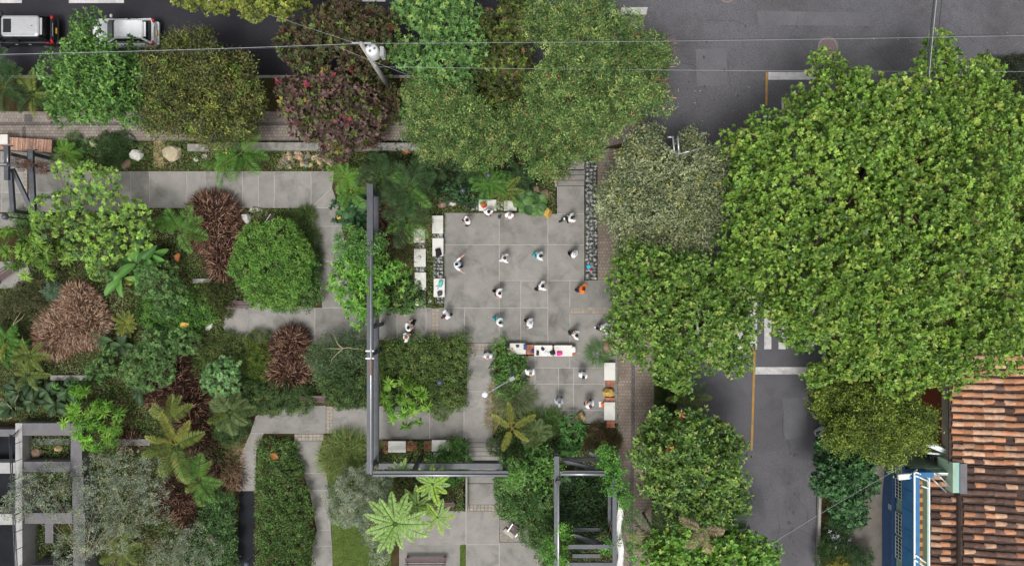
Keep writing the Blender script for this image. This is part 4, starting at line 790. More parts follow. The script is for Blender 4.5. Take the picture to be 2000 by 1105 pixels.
# pale purple curtain on the rail
# ================================================================ BAGS AND SMALL THINGS
def blob(name, px, py, z, w, d, h, color, label, cat, rz=0.0, seed=0, rough=.8, extra=None):
    """soft lumpy bag: a pinched, creased sack"""
    x, y, _ = W(px, py, z); col = mat('bag_' + color, hx(color), rough, .2, 6, .4, 14); rg = np.random.default_rng(seed + int(px * 7))
    b = bmesh.new(); bmesh.ops.create_icosphere(b, subdivisions=3, radius=1)
    dr = rg.normal(size=(9, 3)); dr /= np.linalg.norm(dr, axis=1)[:, None]; am = rg.uniform(-.22, .22, 9)
    for v in b.verts:
        n = np.array(v.co); k = 1 + sum(a * max(0, n @ q) ** 3 for a, q in zip(am, dr)) + .05 * math.sin(9 * n[0] + seed) * math.sin(7 * n[1])
        s = 1.0 / max(abs(n[0]), abs(n[1]), .72) * .85; v.co = (n[0] * k * s * w / 2, n[1] * k * s * d / 2, max(-.5, n[2] * k) * h * .66 + h * .33)
    m = bpy.data.meshes.new(name); b.to_mesh(m); b.free(); m.materials.append(col); m.polygons.foreach_set('use_smooth', [True] * len(m.polygons))
    t = empty(name, (x, y, z), rz); tag(t, label, cat); link('body', m, t)
    ms = MB(); a = [(-w * .18, -d * .1, h * .8), (-w * .2, -d * .42, h * .95), (w * .2, -d * .42, h * .95), (w * .18, -d * .1, h * .8)]; ms.tube(a, .018, 6).obj('strap', extra or col, t, True)
    return t
blob('bag', 945, 400, .48, .36, .42, .22, 'd3252e', 'red bag on the northern bench slab', 'bag', .5); blob('backpack', 856, 492, .48, .42, .5, .26, '17171c', 'black backpack on the second bench slab', 'backpack', .2)
blob('bag', 861, 554, .48, .3, .52, .18, '5fb5b0', 'patterned teal bag on the bench slab', 'bag', -.2); blob('bag', 853, 562, .48, .2, .26, .14, 'dfe4e4', 'small white bag beside the teal bag', 'bag', .3); blob('bag', 860, 573, .48, .34, .34, .2, '4b4550', 'dark grey bag below the teal bag', 'bag', .2)
blob('bag', 821, 573, .45, .44, .5, .28, '18161a', 'black bag beside the shrub at the second bench row', 'bag', .4); blob('bag', 815, 592, .4, .24, .32, .18, 'e6e6e4', 'white bag on the gabion beside the shrub', 'bag', .1)
blob('backpack', 992, 677, .48, .26, .34, .22, '23252a', 'black and white backpack at the shrub end of the court bench', 'backpack', .4, extra=M_WPAINT); blob('pouch', 1000, 681, .48, .16, .13, .08, 'e8876a', 'small salmon pouch on the court bench', 'pouch', .3); blob('pouch', 1011, 675.5, .48, .24, .17, .08, '3f4347', 'dark grey pouch on the court bench slab', 'pouch', 0)
blob('bag', 1025, 677, .48, .2, .38, .2, '3f5590', 'blue bag at the end of the first court bench slab', 'bag', 0); blob('bag', 1040, 685, .38, .17, .27, .15, '263a86', 'small dark blue bag on the bricks of the court bench', 'bag', 0); blob('bag', 1050, 689, .48, .2, .36, .16, '262a40', 'navy oval bag on the second court bench slab', 'bag', 0)
blob('folded_jacket', 1060, 681, .48, .3, .2, .1, '272b45', 'crumpled navy jacket on the second court bench slab', 'jacket', -.6, 3); blob('folded_shirt', 1068, 689, .48, .3, .2, .08, 'dddfe6', 'pale crumpled shirt on the second court bench slab', 'shirt', -.5, 4); blob('handbag', 1079, 689, .48, .4, .36, .2, '17181b', 'black and white handbag across two court bench slabs', 'bag', .3, extra=M_WPAINT); blob('bag', 1093, 689, .48, .38, .28, .16, 'e22f93', 'bright pink bag on the court bench slab', 'bag', .1)
blob('sun_hat', 1120, 682, .42, .28, .4, .18, 'ebe8e3', 'white sun hat at the end of the court bench', 'hat', 0); blob('bag', 1176.5, 790, 0, .22, .32, .25, 'e9711f', 'orange bag on a white tray beside the east bench slab', 'bag', .1)
o = MB().box((0, 0, .02), (.3, .36, .04), .05).obj('tray', M_WPAINT, None, False, W(1174, 789, 0)); tag(o, 'white tray on the floor beside the east bench slab', 'tray'); bevel(o, .01, 1)
blob('towel', 1150, 521, .56, .28, .3, .1, '2fb5dc', 'bright cyan towel on the gabion wall', 'towel', .4); blob('pouch', 1153.5, 527, .56, .18, .14, .1, 'cf2436', 'small red pouch on the gabion wall', 'pouch', .1); blob('pouch', 1150, 528, .56, .08, .08, .07, 'ececec', 'tiny white pouch beside the red one on the gabion', 'pouch', .1)
cp = MB().lathe((0, 0, 0), [(.07, 0), (.09, .2), (.085, .2), (.06, .03)], 16).obj('cup', M_BLACK, None, True, W(819, 504, .47)); tag(cp, 'dark cup standing on the middle of a bench slab', 'cup'); MB().lathe((0, 0, .17), [(.08, 0), (.03, .005)], 16).obj('drink', M_WPAINT, cp)
sp = empty('speaker', W(975.5, 424, 0)); tag(sp, 'small black loudspeaker standing on the plaza floor', 'speaker'); o = MB().box((0, 0, .16), (.2, .16, .32)).obj('cabinet', M_BLACK, sp); bevel(o, .02, 2); MB().lathe((0, -.085, .16), [(.06, 0), (.05, .01)], 12).obj('cone', M_STEEL, sp)
blob('rubbish_sack', 1602, 843, .0, .8, .65, .5, 'dfe0e2', 'white rubbish sack at the roadside under the dark tree', 'sack', .5, 2); blob('rubbish_sack', 1598, 800, .0, .5, .55, .4, '3f86b5', 'blue and white sack at the roadside under the yellow green tree', 'sack', .3, 5, extra=M_WPAINT); blob('rubbish_sack', 1601, 775, .0, .45, .5, .4, '2a5a8a', 'dark blue sack at the roadside under the yellow green tree', 'sack', .3, 6)
blob('rubbish_sack', 1669, 1072, .0, .55, .5, .4, '232c4a', 'dark blue sack on the pavement beside dry branches', 'sack', .2, 7)
# ================================================================ PEOPLE
SKIN = mat('skin', hx('c39680'), .6, .08, 10); SKIN2 = mat('skin_tan', hx('9d6c52'), .6, .08, 10)
def cloth(h): return mat('cloth_' + h, hx(h), .9, .07, 8, .3, 16)
def hairm(h): return mat('hair_' + h, hx(h), .6, .25, 30, .5, 60)
def ik(a, b, l1, l2, pole):
    d = b - a; L = d.length
    if L < .22: b = a + (d + Vector((0, 0, -.3))).normalized() * .25; d = b - a; L = .25
    if L > (l1 + l2) * .985: b = a + d * ((l1 + l2) * .985 / L); d = b - a; L = d.length
    t = (l1 * l1 - l2 * l2 + L * L) / (2 * L); h = math.sqrt(max(0, l1 * l1 - t * t)); u = d / L
    p = pole - u * pole.dot(u)
    if p.length < 1e-4: p = Vector((0, 0, -1)) - u * u.z * -1
    return a + u * t + p.normalized() * h, b
PEOPLE = []
def person(label, head, face, hands, feet, shirt='eceef0', pants='1d1e22', shoes='2a2a2e', hair='1c1715', skin=SKIN, style='short', sleeve=None, hat=None, zh=1.56, hz=1.05, sz=1.0, bend=0.0):
    """head, hands, feet: where they show in the photo; face: heading in degrees (0 = right, 90 = up)"""
    Hd = Vector(W(head[0], head[1], zh)); F = [Vector(W(f[0], f[1], 0.09 if len(f) < 3 else f[2])) for f in feet]
    f = Vector((math.cos(R(face)), math.sin(R(face)), 0)); s = Vector((-f.y, f.x, 0))   # s: the person's left
    mid = (F[0] + F[1]) / 2; pel = Vector((mid.x * .55 + Hd.x * .45, mid.y * .55 + Hd.y * .45, 0)) - f * bend * .12
    dmax = max((Vector((q.x, q.y, 0)) - pel).length for q in F); pel.z = min(.9, .09 + math.sqrt(max(.3, .80 ** 2 - min(dmax, .6) ** 2)))
    nb = Hd - Vector((0, 0, .2)) - f * .03; up = (nb - pel); nb = pel + up.normalized() * .52; Hd = nb + Vector((0, 0, .185)) + f * (.04 + bend * .08)
    o0 = Vector((pel.x, pel.y, 0)); pel, nb, Hd = pel - o0, nb - o0, Hd - o0; F = [q - o0 for q in F]
    if (F[0] - pel).dot(s) < (F[1] - pel).dot(s): F = F[::-1]
    ch = pel.lerp(nb, .68); be = pel.lerp(nb, .32); sd = nb - pel; sd = sd.normalized(); V = []; E = []; RD = []; TG = []
    def v(p, r, par=None, tg='shirt'):
        V.append(Vector(p)); RD.append(r if isinstance(r, tuple) else (r, r)); i = len(V) - 1
        if par is not None: E.append((par, i)); TG.append(tg)
        return i
    a = v(pel, (.27, .26)); b = v(be, (.33, .31), a, 'shirt'); c = v(ch, (.34, .32), b); d = v(nb, (.11, .11), c); e = v(nb.lerp(Hd, .42), (.055, .055), d, 'skin')
    h1 = v(Hd - Vector((0, 0, .03)), (.105, .11), e, 'skin'); h2 = v(Hd + Vector((0, 0, .05)), (.105, .112), h1, 'skin'); v(Hd + Vector((0, 0, .105)), (.07, .075), h2, 'skin')
    pal = []
    for k, sg in ((0, 1), (1, -1)):
        sh = nb + s * sg * .21 - sd * .08; hd = Vector(W(*(hands[k] if len(hands[k]) == 3 else (*hands[k], hz)))) - o0; hd = sh + (hd - sh) * (.96 if len(hands[k]) == 3 else .82) - (hd - sh).normalized() * .06
        el, wr = ik(sh, hd, .29, .27, Vector((0, 0, -1)) - f * .25 + s * sg * .12)
        i = v(sh, (.12, .12), c); m1 = v(sh.lerp(el, .55), (.1, .1), i, 'shirt'); j = v(el, (.072, .072), m1, 'sleeve'); q = v(wr, (.045, .045), j, 'fore')
        u = (wr - el).normalized(); v(wr + u * .07, (.055, .035), q, 'skin'); pal.append((wr + u * .06, u, sg))
        hp = pel + s * sg * .095 - Vector((0, 0, .06)); ft = F[k]; kn, ft2 = ik(hp, ft, .43, .42, f + s * sg * .25)
        i = v(hp, (.14, .14), a, 'pants'); i2 = v(hp.lerp(kn, .5), (.125, .125), i, 'pants'); j = v(kn, (.1, .1), i2, 'pants'); q = v(ft2, (.075, .075), j, 'pants')
        td = (f + s * sg * .25).normalized(); v(ft2 + td * .18 - Vector((0, 0, .03)), (.065, .06), q, 'shoes')
    me = bpy.data.meshes.new('person'); me.from_pydata([tuple(p * 1.0) for p in V], E, []); bo = link('person', me, None, o0)
    md = bo.modifiers.new('skin', 'SKIN'); md.branch_smoothing = .6; md.use_smooth_shade = True
    sv = me.skin_vertices[0].data
    for i, r in enumerate(RD): sv[i].radius = r; sv[i].use_root = (i == 0)
    bo.modifiers.new('sub', 'SUBSURF').levels = 1
    tag(bo, label, 'person', 'people exercising on the plaza')
    PEOPLE.append((bo, V, E, TG, pal, Hd, f, s, dict(shirt=shirt, pants=pants, shoes=shoes, hair=hair, skin=skin, style=style, sleeve=sleeve, hat=hat)))
def finish_people():
    dg = bpy.context.evaluated_depsgraph_get(); dg.update()
    built = [(p, bpy.data.meshes.new_from_object(p[0].evaluated_get(dg))) for p in PEOPLE]
    for (bo, V, E, TG, pal, Hd, f, s, k), me in built:
        n = len(me.vertices); co = np.empty(n * 3); me.vertices.foreach_get('co', co); co = co.reshape(-1, 3)
        fc = Hd + f * .09; d = co - np.array(fc - Vector((0, 0, .005))); w = np.exp(-(d ** 2).sum(1) / .018 ** 2 / 2); co += w[:, None] * np.array(f) * .028   # nose
        polys = [tuple(p.vertices) for p in me.polygons]; vs = [tuple(c) for c in co]
        A = np.array([V[a] for a, b in E]); B = np.array([V[b] for a, b in E]); D = B - A; dd = (D ** 2).sum(1)
        order = ['shirt', 'pants', 'skin', 'shoes', 'sleeve']; mi = []
        for p in polys:
            c = np.mean([co[i] for i in p], axis=0); t = np.clip(((c - A) * D).sum(1) / dd, 0, 1); q = ((A + t[:, None] * D - c) ** 2).sum(1); tg = TG[int(q.argmin())]
            if tg == 'sleeve' : tg = 'sleeve' if k['sleeve'] else 'shirt'
            if tg == 'fore': tg = 'sleeve' if k['sleeve'] else 'skin'
            if tg == 'pants' and c[2] > V[0].z - .1: tg = 'shirt'
            mi.append(order.index(tg))
        mb = MB(); mb.v, mb.f, mb.mi = vs, polys, mi
        for (p, u, sg) in pal:      # four fingers and a thumb on each palm
            sidev = u.cross(Vector((0, 0, 1)));
            if sidev.length < .1: sidev = f.copy()
            sidev.normalize(); curl = Vector((0, 0, -1))
            for q, ln in enumerate((.06, .072, .068, .05)):
                st = p + sidev * (q - 1.5) * .019 + u * .02; mb.tube([st, st + u * ln * .6 + curl * .006, st + u * ln + curl * .022], [.0095, .009, .006], 5, 2)
            st = p - u * .03 + sidev * sg * .032; mb.tube([st, st + sidev * sg * .03 + u * .03, st + sidev * sg * .032 + u * .06 + curl * .01], [.012, .011, .007], 5, 2)
        for q in (1, -1): mb.ell(Hd + s * q * .092 - Vector((0, 0, .0)), (.018, .018, .03), 6, 4, 2)
        m2 = mb.mesh('person', [cloth(k['shirt']), cloth(k['pants']), k['skin'], cloth(k['shoes']), cloth(k['sleeve'] or k['shirt'])], True)
        bo.modifiers.clear(); bo.data = m2
        hm = hairm(k['hair']); b = bmesh.new(); bmesh.ops.create_icosphere(b, subdivisions=3, radius=1)
        for v in list(b.verts):
            n = v.co; keep = n.z > (-.35 if n.x < .05 else .25) if k['style'] != 'bald' else (-.35 < n.z < .35 and n.x < -.1)
            if not keep: b.verts.remove(v)
        for v in b.verts:
            n = v.co; rr = 1.0 + .035 * math.sin(17 * n.x + 9 * n.y) * math.sin(13 * n.y + 5); L = 1.12 if k['style'] == 'long' and n.z < .2 else 1
            p = f * (n.x * .112 * rr * L - .012) + s * (n.y * .104 * rr * L); v.co = Vector((p.x, p.y, n.z * .118 * rr + .035))
        hme = bpy.data.meshes.new('hair'); b.to_mesh(hme); b.free(); hme.materials.append(hm); hme.polygons.foreach_set('use_smooth', [True] * len(hme.polygons)); ho = link('hair', hme, bo, Hd)
        so = ho.modifiers.new('s', 'SOLIDIFY'); so.thickness = .012
        if k['style'] == 'tail': MB().tube([Hd - f * .1 + Vector((0, 0, .06)), Hd - f * .18 + Vector((0, 0, .03)), Hd - f * .22 - Vector((0, 0, .06))], [.03, .032, .012], 8).obj('ponytail', hm, bo, True)
        for q in (1, -1): MB().ell(Hd + f * .088 + s * q * .034 + Vector((0, 0, .022)), (.011, .011, .008), 6, 4).obj('eye', M_BLACK, bo, True)
        if k['hat']:
            h = MB().ell(Hd + Vector((0, 0, .045)), (.118, .112, .12), 16, 8, 0, math.atan2(f.y, f.x), -.05); c = Hd + f * .13 + Vector((0, 0, .05)); a = math.atan2(f.y, f.x)
            h.box(c, (.11, .15, .014), a); h.obj('cap', cloth(k['hat']), bo, True)
WHT = 'eef0f2'
P = person
P('person in white shirt with light blue gloves stretching at the northwest of plaza', (912, 430), 205, [(903, 438), (922, 425)], [(917, 438), (910, 428)], hair='3a211a', sleeve=None)
P('person in white shirt standing right in front of the bench with red bag', (954.5, 414), 280, [(961, 423), (950, 420)], [(957, 417), (952, 415)], pants='3a3f48')
P('balding person in white shirt standing south of the palm covered bench', (995, 420.5), 270, [(1004, 428), (987, 429)], [(998, 423), (992, 423)], pants='9aa9b5', hair='8d7b70', style='bald')
P('person in white shirt lunging with one black leg stretched left near north steps', (1118.7, 425), 200, [(1120, 436), (1112, 419)], [(1096, 432.5), (1118, 428)], style='tail')
P('person in white shirt with both bare arms spread wide beside the bench row', (892, 516), 355, [(907, 497, 1.3), (909, 535, 1.3)], [(900, 519), (893, 512)], pants='3b4a8a', hair='1b1b20')
P('person in white shirt with brown hair in the middle of the upper plaza', (985.5, 504), 180, [(983, 513), (982, 495)], [(980, 507), (984, 503)], pants='dcdcdc', hair='4a2a22')
P('person in white vest with turquoise trousers and sleeves near the plaza centre', (1055.7, 500), 185, [(1049, 509), (1050, 492)], [(1044, 498), (1054, 502)], pants='43c0cc', sleeve='4cc6cf', style='tail')
P('grey haired person in white shirt near the gabion wall', (1122.5, 496), 150, [(1120, 490), (1126, 502)], [(1114, 494), (1121, 498)], hair='9b9da3', hat='b9bcc2')
P('person in white shirt stepping left with a black shoe below the joint line', (976, 573), 190, [(968, 583.6), (970, 564)], [(966, 568), (975, 571)])
P('person in white shirt with long black hair and leg stretched left at centre right', (1059.5, 559), 190, [(1059, 568), (1055, 553)], [(1048, 563), (1059, 560)], style='long')
P('person in a bright orange shirt near the east entrance', (1139.6, 564.6), 180, [(1131, 574), (1142, 556)], [(1127, 565), (1138, 563)], shirt='f47a1c', pants='2a1f3d', hair='3d2018')
P('person in white vest and turquoise sleeves with ponytail south of the plaza centre', (977, 630.5), 185, [(973, 641), (975.6, 618)], [(967, 621), (977, 627)], pants='3fbcc4', sleeve='45c2c8', style='tail')
P('white haired person in white long sleeves with arms forward on the south plaza', (1035.5, 632), 190, [(1030, 643), (1028, 624)], [(1029, 625), (1034, 628)], hair='c9c9cc', sleeve='eef0f2')
P('person in white shirt with black hair just north of the pink bag bench', (1126, 655), 160, [(1122, 664), (1119, 648)], [(1114, 648), (1124, 651)], pants='3a353c', style='long')
P('person with white shoes and black trousers half under the big tree at the east', (1183, 640.7), 170, [(1181, 646), (1176, 633)], [(1166, 638.6), (1178, 638)], hair='6f727c', shoes='f2f2f2', shirt='dfe2e8')
P('person in white shirt with bare arms bending beside the steel frame path', (796, 641), 20, [(806, 623), (808, 638)], [(808, 626), (800, 628)], bend=.6, hair='231d1f')
P('red haired person in white shirt right at the hedge edge', (792.4, 659), 20, [(803, 652), (799, 666)], [(804, 651), (798, 654)], hair='a8604a', bend=.3)
P('person in white shirt with dark red cap beside the cobble strip', (868, 617), 215, [(872, 627), (866, 611)], [(883, 613), (872, 612)], pants='2a2c52', hat='5a1426', bend=.5)
P('bald person in white shirt standing on the corridor south of the cobble strip', (952, 699.5), 270, [(961.5, 702), (939.5, 700)], [(955, 687), (947, 687)], hair='b08878', style='bald')
P('person in white shirt with arms back at the left side of the court', (1036, 731), 270, [(1045, 724), (1027, 724)], [(1040, 721), (1031, 721)], style='bald', hair='50403a')
P('person in white shirt with arms out at the right side of the court', (1139.6, 736.8), 265, [(1152, 738), (1128.7, 736.5)], [(1140, 724), (1133, 725)], hair='2a2320')
P('person in grey shirt with white and black trouser legs in the south court', (1092.6, 788), 270, [(1101, 788), (1085, 787)], [(1096, 775), (1089, 776)], shirt='a9adb3', sleeve='c9ccd0', hair='8d9096', hat='a6aab0')
P('brown haired person in white shirt stretching near the tan boulder', (1153.5, 794), 290, [(1158, 790), (1144, 781.5)], [(1152, 780), (1142, 787)], hair='6f3f28')
finish_people()
# ================================================================ PLANTS
def rng(s): return np.random.default_rng(s)
def nrm(v): return v / np.maximum(np.linalg.norm(v, axis=-1, keepdims=True), 1e-9)
T_KITE = (np.array([(0, 0, 0), (.42, .5, .1), (1, 0, -.06), (.42, -.5, .1)]), [(0, 2, 1), (0, 3, 2)])
T_LEAF = (np.array([(0, 0, 0), (.5, .5, .1), (1, 0, -.12), (.5, -.5, .1)]), [(0, 2, 1), (0, 3, 2)])
T_OBOV = (np.array([(0, 0, 0), (.36, .3, .07), (.8, .46, .05), (1, 0, -.1), (.8, -.46, .05), (.36, -.3, .07)]), [(0, 3, 2, 1), (0, 5, 4, 3)])
T_OB2 = (np.array([(0, 0, 0), (.64, .5, .07), (1, 0, -.1), (.64, -.5, .07)]), [(0, 2, 1), (0, 3, 2)])
T_BLADE = (np.array([(0, .5, 0), (0, -.5, 0), (.5, .42, 0), (.5, -.42, 0), (1, 0, 0)]), [(0, 1, 3, 2), (2, 3, 4)])
def mesh_leaves(name, pos, dr, up, L, Wd, col, tmpl, m):
    tv, tf = tmpl; n = len(pos); dr = nrm(dr); sd = nrm(np.cross(up, dr)); nn = np.cross(dr, sd); k = len(tv)
    vs = (pos[:, None] + dr[:, None] * (tv[None, :, 0:1] * L[:, None, None]) + sd[:, None] * (tv[None, :, 1:2] * Wd[:, None, None]) + nn[:, None] * (tv[None, :, 2:3] * L[:, None, None])).reshape(-1, 3)
    return raw_mesh(name, vs, tf, n, k, np.repeat(col, k, axis=0), m)
def raw_mesh(name, vs, tf, n, k, col, m):
    me = bpy.data.meshes.new(name); me.vertices.add(len(vs)); me.vertices.foreach_set('co', vs.astype(np.float32).ravel())
    lens = np.array([len(f) for f in tf]); flat = np.concatenate([np.array(f) for f in tf]); nl = len(flat)
    li = (np.arange(n)[:, None] * k + flat[None]).ravel(); st = np.concatenate([[0], np.cumsum(lens)[:-1]]); ls = (np.arange(n)[:, None] * nl + st[None]).ravel()
    me.loops.add(len(li)); me.loops.foreach_set('vertex_index', li.astype(np.int32)); me.polygons.add(len(ls)); me.polygons.foreach_set('loop_start', ls.astype(np.int32))
    me.update(calc_edges=True); a = me.color_attributes.new('tint', 'FLOAT_COLOR', 'POINT'); c4 = np.ones((len(vs), 4), np.float32); c4[:, :3] = col; a.data.foreach_set('color', c4.ravel())
    me.materials.append(m); return me
LK = 0.95
def desat(c, k=.08):
    if c[1] > c[0]: c = (c[0] + .08 * (c[1] - c[0]), c[1] * .97, c[2])
    l = .3 * c[0] + .6 * c[1] + .1 * c[2]; return tuple(v * (1 - k) + l * k for v in c)
def pal(*items): # 'hex' or ('hex', weight)
    c = [desat(hx(i if isinstance(i, str) else i[0], LK)) for i in items]; w = np.array([1.0 if isinstance(i, str) else i[1] for i in items]); return np.array(c), w / w.sum()
def foliage(lobes, seed, pl, kind='rosette', rc=.5, cd=1.0, n=7, L=.26, Wd=.12, tmpl=T_LEAF, m=None, flat=.5, zlow=-.15, jit=.1, cj=.15, elev=(.2, .85), lai=3.0):
    """lobes: (x, y, z, rx, ry, rz). clumps sit on the lobes, twig tips on the clumps, leaves on the tips"""
    r = rng(seed); lb = np.array(lobes, float); TP = []; TD = []; TC = []; TI = []; CL = []; cols, w = pl
    lo = (lb[:, :2] - lb[:, 3:5]).min(0); hi = (lb[:, :2] + lb[:, 3:5]).max(0); gx, gy = np.meshgrid(np.arange(lo[0], hi[0], .2), np.arange(lo[1], hi[1], .2)); cov = np.zeros(gx.shape, bool)
    for x, y, z, rx, ry, rz in lb: cov |= ((gx - x) / rx) ** 2 + ((gy - y) / ry) ** 2 < 1
    need = lai * cov.sum() * .04 / (L * Wd * .5 * n * (2 if kind == 'pinnate' else 1))
    for i, (x, y, z, rx, ry, rz) in enumerate(lb):
        nc = max(4, int(cd * 4.0 * (rx * ry + .5 * (rx + ry) * rz) / (rc * rc))); k_ = np.arange(nc) + .5; zz = 1 - 2 * k_ / nc; th = k_ * 2.399963 + r.uniform(0, 6.28); d = np.stack([np.sqrt(1 - zz * zz) * np.cos(th), np.sqrt(1 - zz * zz) * np.sin(th), zz], 1); d = nrm(d + r.normal(size=(nc, 3)) * .12); d = d[d[:, 2] > zlow]
        c = np.array([x, y, z]) + d * np.array([rx, ry, rz]) * r.uniform(.74, 1.02, (len(d), 1))
        q = np.ones(len(c), bool)
        for j, o in enumerate(lb):
            if j != i: q &= (((c - o[:3]) / (o[3:] * .7)) ** 2).sum(1) > 1
        CL.append((c[q], d[q]))
    tips = max(2, int(math.ceil(need / max(1, sum(len(c) for c, d in CL)))))
    for c, d in CL:
        nt_ = len(c) * tips
        if nt_ == 0: continue
        ci = np.repeat(np.arange(len(c)), tips); rr = rc * r.uniform(.6, 1.25, len(c)); e = nrm(d[ci] * .75 + r.normal(size=(nt_, 3)) * .75)
        TP.append(c[ci] + e * (rr[ci] * r.uniform(.45, 1.0, nt_))[:, None] * np.array([1, 1, .8])); TD.append(nrm(e * .6 + np.array([0, 0, .7]) + r.normal(size=(nt_, 3)) * .25)); TC.append((1 + cj * r.normal(size=len(c)))[ci]); TI.append(r.choice(len(cols), len(c), p=w)[ci])
    P = np.concatenate(TP); D = np.concatenate(TD); K = np.concatenate(TC); N = len(P)
    ic = np.where(r.uniform(0, 1, N) < .7, np.concatenate(TI), r.choice(len(cols), N, p=w))
    a = nrm(np.cross(D, r.normal(size=(N, 3)))); b = np.cross(D, a); sz = r.uniform(.75, 1.2, N)
    if kind == 'pinnate':   # n pairs of leaflets along a stalk
        az = r.uniform(0, 2 * np.pi, N); ax = nrm((a * np.cos(az)[:, None] + b * np.sin(az)[:, None]) + D * r.uniform(-.1, .6, (N, 1))); sd = nrm(np.cross(D, ax)); upn = np.cross(ax, sd)
        pos, dr, up, LL, WW, cc = [], [], [], [], [], []; RL = L * 4.2
        for k in range(n):
            t = (k + .6) / n; sag = -.25 * t * t * RL; env = .55 + .45 * math.sin(math.pi * min(1, t * .9 + .12))
            for s in (-1, 1):
                pos.append(P + ax * (t * RL * sz)[:, None] + np.array([0, 0, 1]) * (sag * sz)[:, None]); dr.append(nrm(sd * s + ax * .55 + upn * .1 + r.normal(size=(N, 3)) * .08)); up.append(upn); LL.append(L * sz * env * 1.25); WW.append(Wd * sz * env); cc.append(cols[ic] * (K * (1 + jit * .5 * r.normal(size=N)))[:, None])
    else:
        pos, dr, up, LL, WW, cc = [], [], [], [], [], []
        for k in range(n):
            az = 2 * np.pi * (k + r.uniform(-.3, .3, N)) / n * (1 if kind == 'rosette' else 1) + r.uniform(0, 6.28) + np.arange(N) * 2.4; el = r.uniform(elev[0], elev[1], N)
            rad = a * np.cos(az)[:, None] + b * np.sin(az)[:, None]; dv = rad * np.cos(el)[:, None] + D * np.sin(el)[:, None]; uv = D * np.cos(el)[:, None] - rad * np.sin(el)[:, None]
            if kind == 'scatter': dv = nrm(dv + r.normal(size=(N, 3)) * .5); uv = nrm(uv + r.normal(size=(N, 3)) * .35)
            off = 0 if kind == 'rosette' else r.normal(size=(N, 3)) * L * .7
            pos.append(P + off); dr.append(dv); up.append(uv); LL.append(L * sz * r.uniform(.75, 1.2, N)); WW.append(Wd * sz * r.uniform(.8, 1.15, N)); cc.append(cols[ic] * (K * (1 + jit * r.normal(size=N)))[:, None])
    return mesh_leaves('crown', np.concatenate(pos), np.concatenate(dr), np.concatenate(up), np.concatenate(LL), np.concatenate(WW), np.clip(np.concatenate(cc), .004, .9), tmpl, m or LM)
LM = leaf_mat('leaf', .5, .35, .3); LMG = leaf_mat('glossy_leaf', .38, .5, .25); LMD = leaf_mat('dry_leaf', .9, .1, .15)
LSUM = {}
def limb_tubes(mb, base, top, lobes, r0, seed, m=0, up=.55):
    r = random.Random(seed); base, top = Vector(base), Vector(top); mid = base.lerp(top, .5) + Vector((r.uniform(-.2, .2), r.uniform(-.2, .2), 0))
    mb.tube([base - Vector((0, 0, .15)), base + Vector((0, 0, .15)), mid, top], [r0 * 1.5, r0 * 1.1, r0 * .9, r0 * .75], 9)
    for (x, y, z, rx, ry, rz) in lobes:
        e = Vector((x, y, z + rz * .25)); c1 = top.lerp(e, .45) + Vector((r.uniform(-.2, .2), r.uniform(-.2, .2), .15)); mb.tube([top - Vector((0, 0, .1)), c1, e], [r0 * .6, r0 * .38, r0 * .1], 6)
        for k in range(5):
            a = r.uniform(0, 6.28); q = e + Vector((math.cos(a) * rx * .6, math.sin(a) * ry * .6, -rz * .3 + r.uniform(-.1, .2) * rz)); mb.tube([c1.lerp(e, .5), c1.lerp(q, .6) + Vector((0, 0, .1)), q], [r0 * .25, r0 * .15, r0 * .04], 5)
def pxlobes(L, zt, fz=.75, zj=0.0, rs=1.0, seed=0, split=0, dome=0.0):
    """(px, py, rpx[, ztop[, rypx]]) -> world lobes whose tops reach zt"""
    out = []; rj = random.Random(seed); mx, my = sum(l[0] for l in L) / len(L), sum(l[1] for l in L) / len(L); md = max(1, max(math.hypot(l[0] - mx, l[1] - my) for l in L))
    for l in L:
        z1 = (l[3] if len(l) > 3 and l[3] else zt) - rj.random() * zj - dome * (math.hypot(l[0] - mx, l[1] - my) / md) ** 2; k = (HC - z1) / HC / PPM; rx = l[2] * k * rs; ry = (l[4] if len(l) > 4 else l[2]) * k * rs; rz = min((rx + ry) / 2 * fz, (z1 - .1) * .8); zc = z1 - rz
        x, y, _ = W(l[0], l[1], zc + rz * .4)
        if not split or l[2] < 20: out.append((x, y, zc, rx, ry, rz)); continue
        out.append((x, y, zc - .6 * rz, rx * .72, ry * .72, rz * .8)); n = split; a0 = rj.uniform(0, 6.28)
        for k in range(n):   # boughs of their own on each limb
            q = (.18 if k == 0 else rj.uniform(.5, .68)); a = a0 + 6.28 * k / max(1, n - 1) + rj.uniform(-.35, .35); s_ = rj.uniform(.34, .5)
            out.append((x + rx * q * math.cos(a), y + ry * q * math.sin(a), zc + rz * (.55 - .75 * q * q) + rj.uniform(-.3, .3) * rz, rx * s_, ry * s_, max(.25, rz * s_ * 1.25)))
    return out
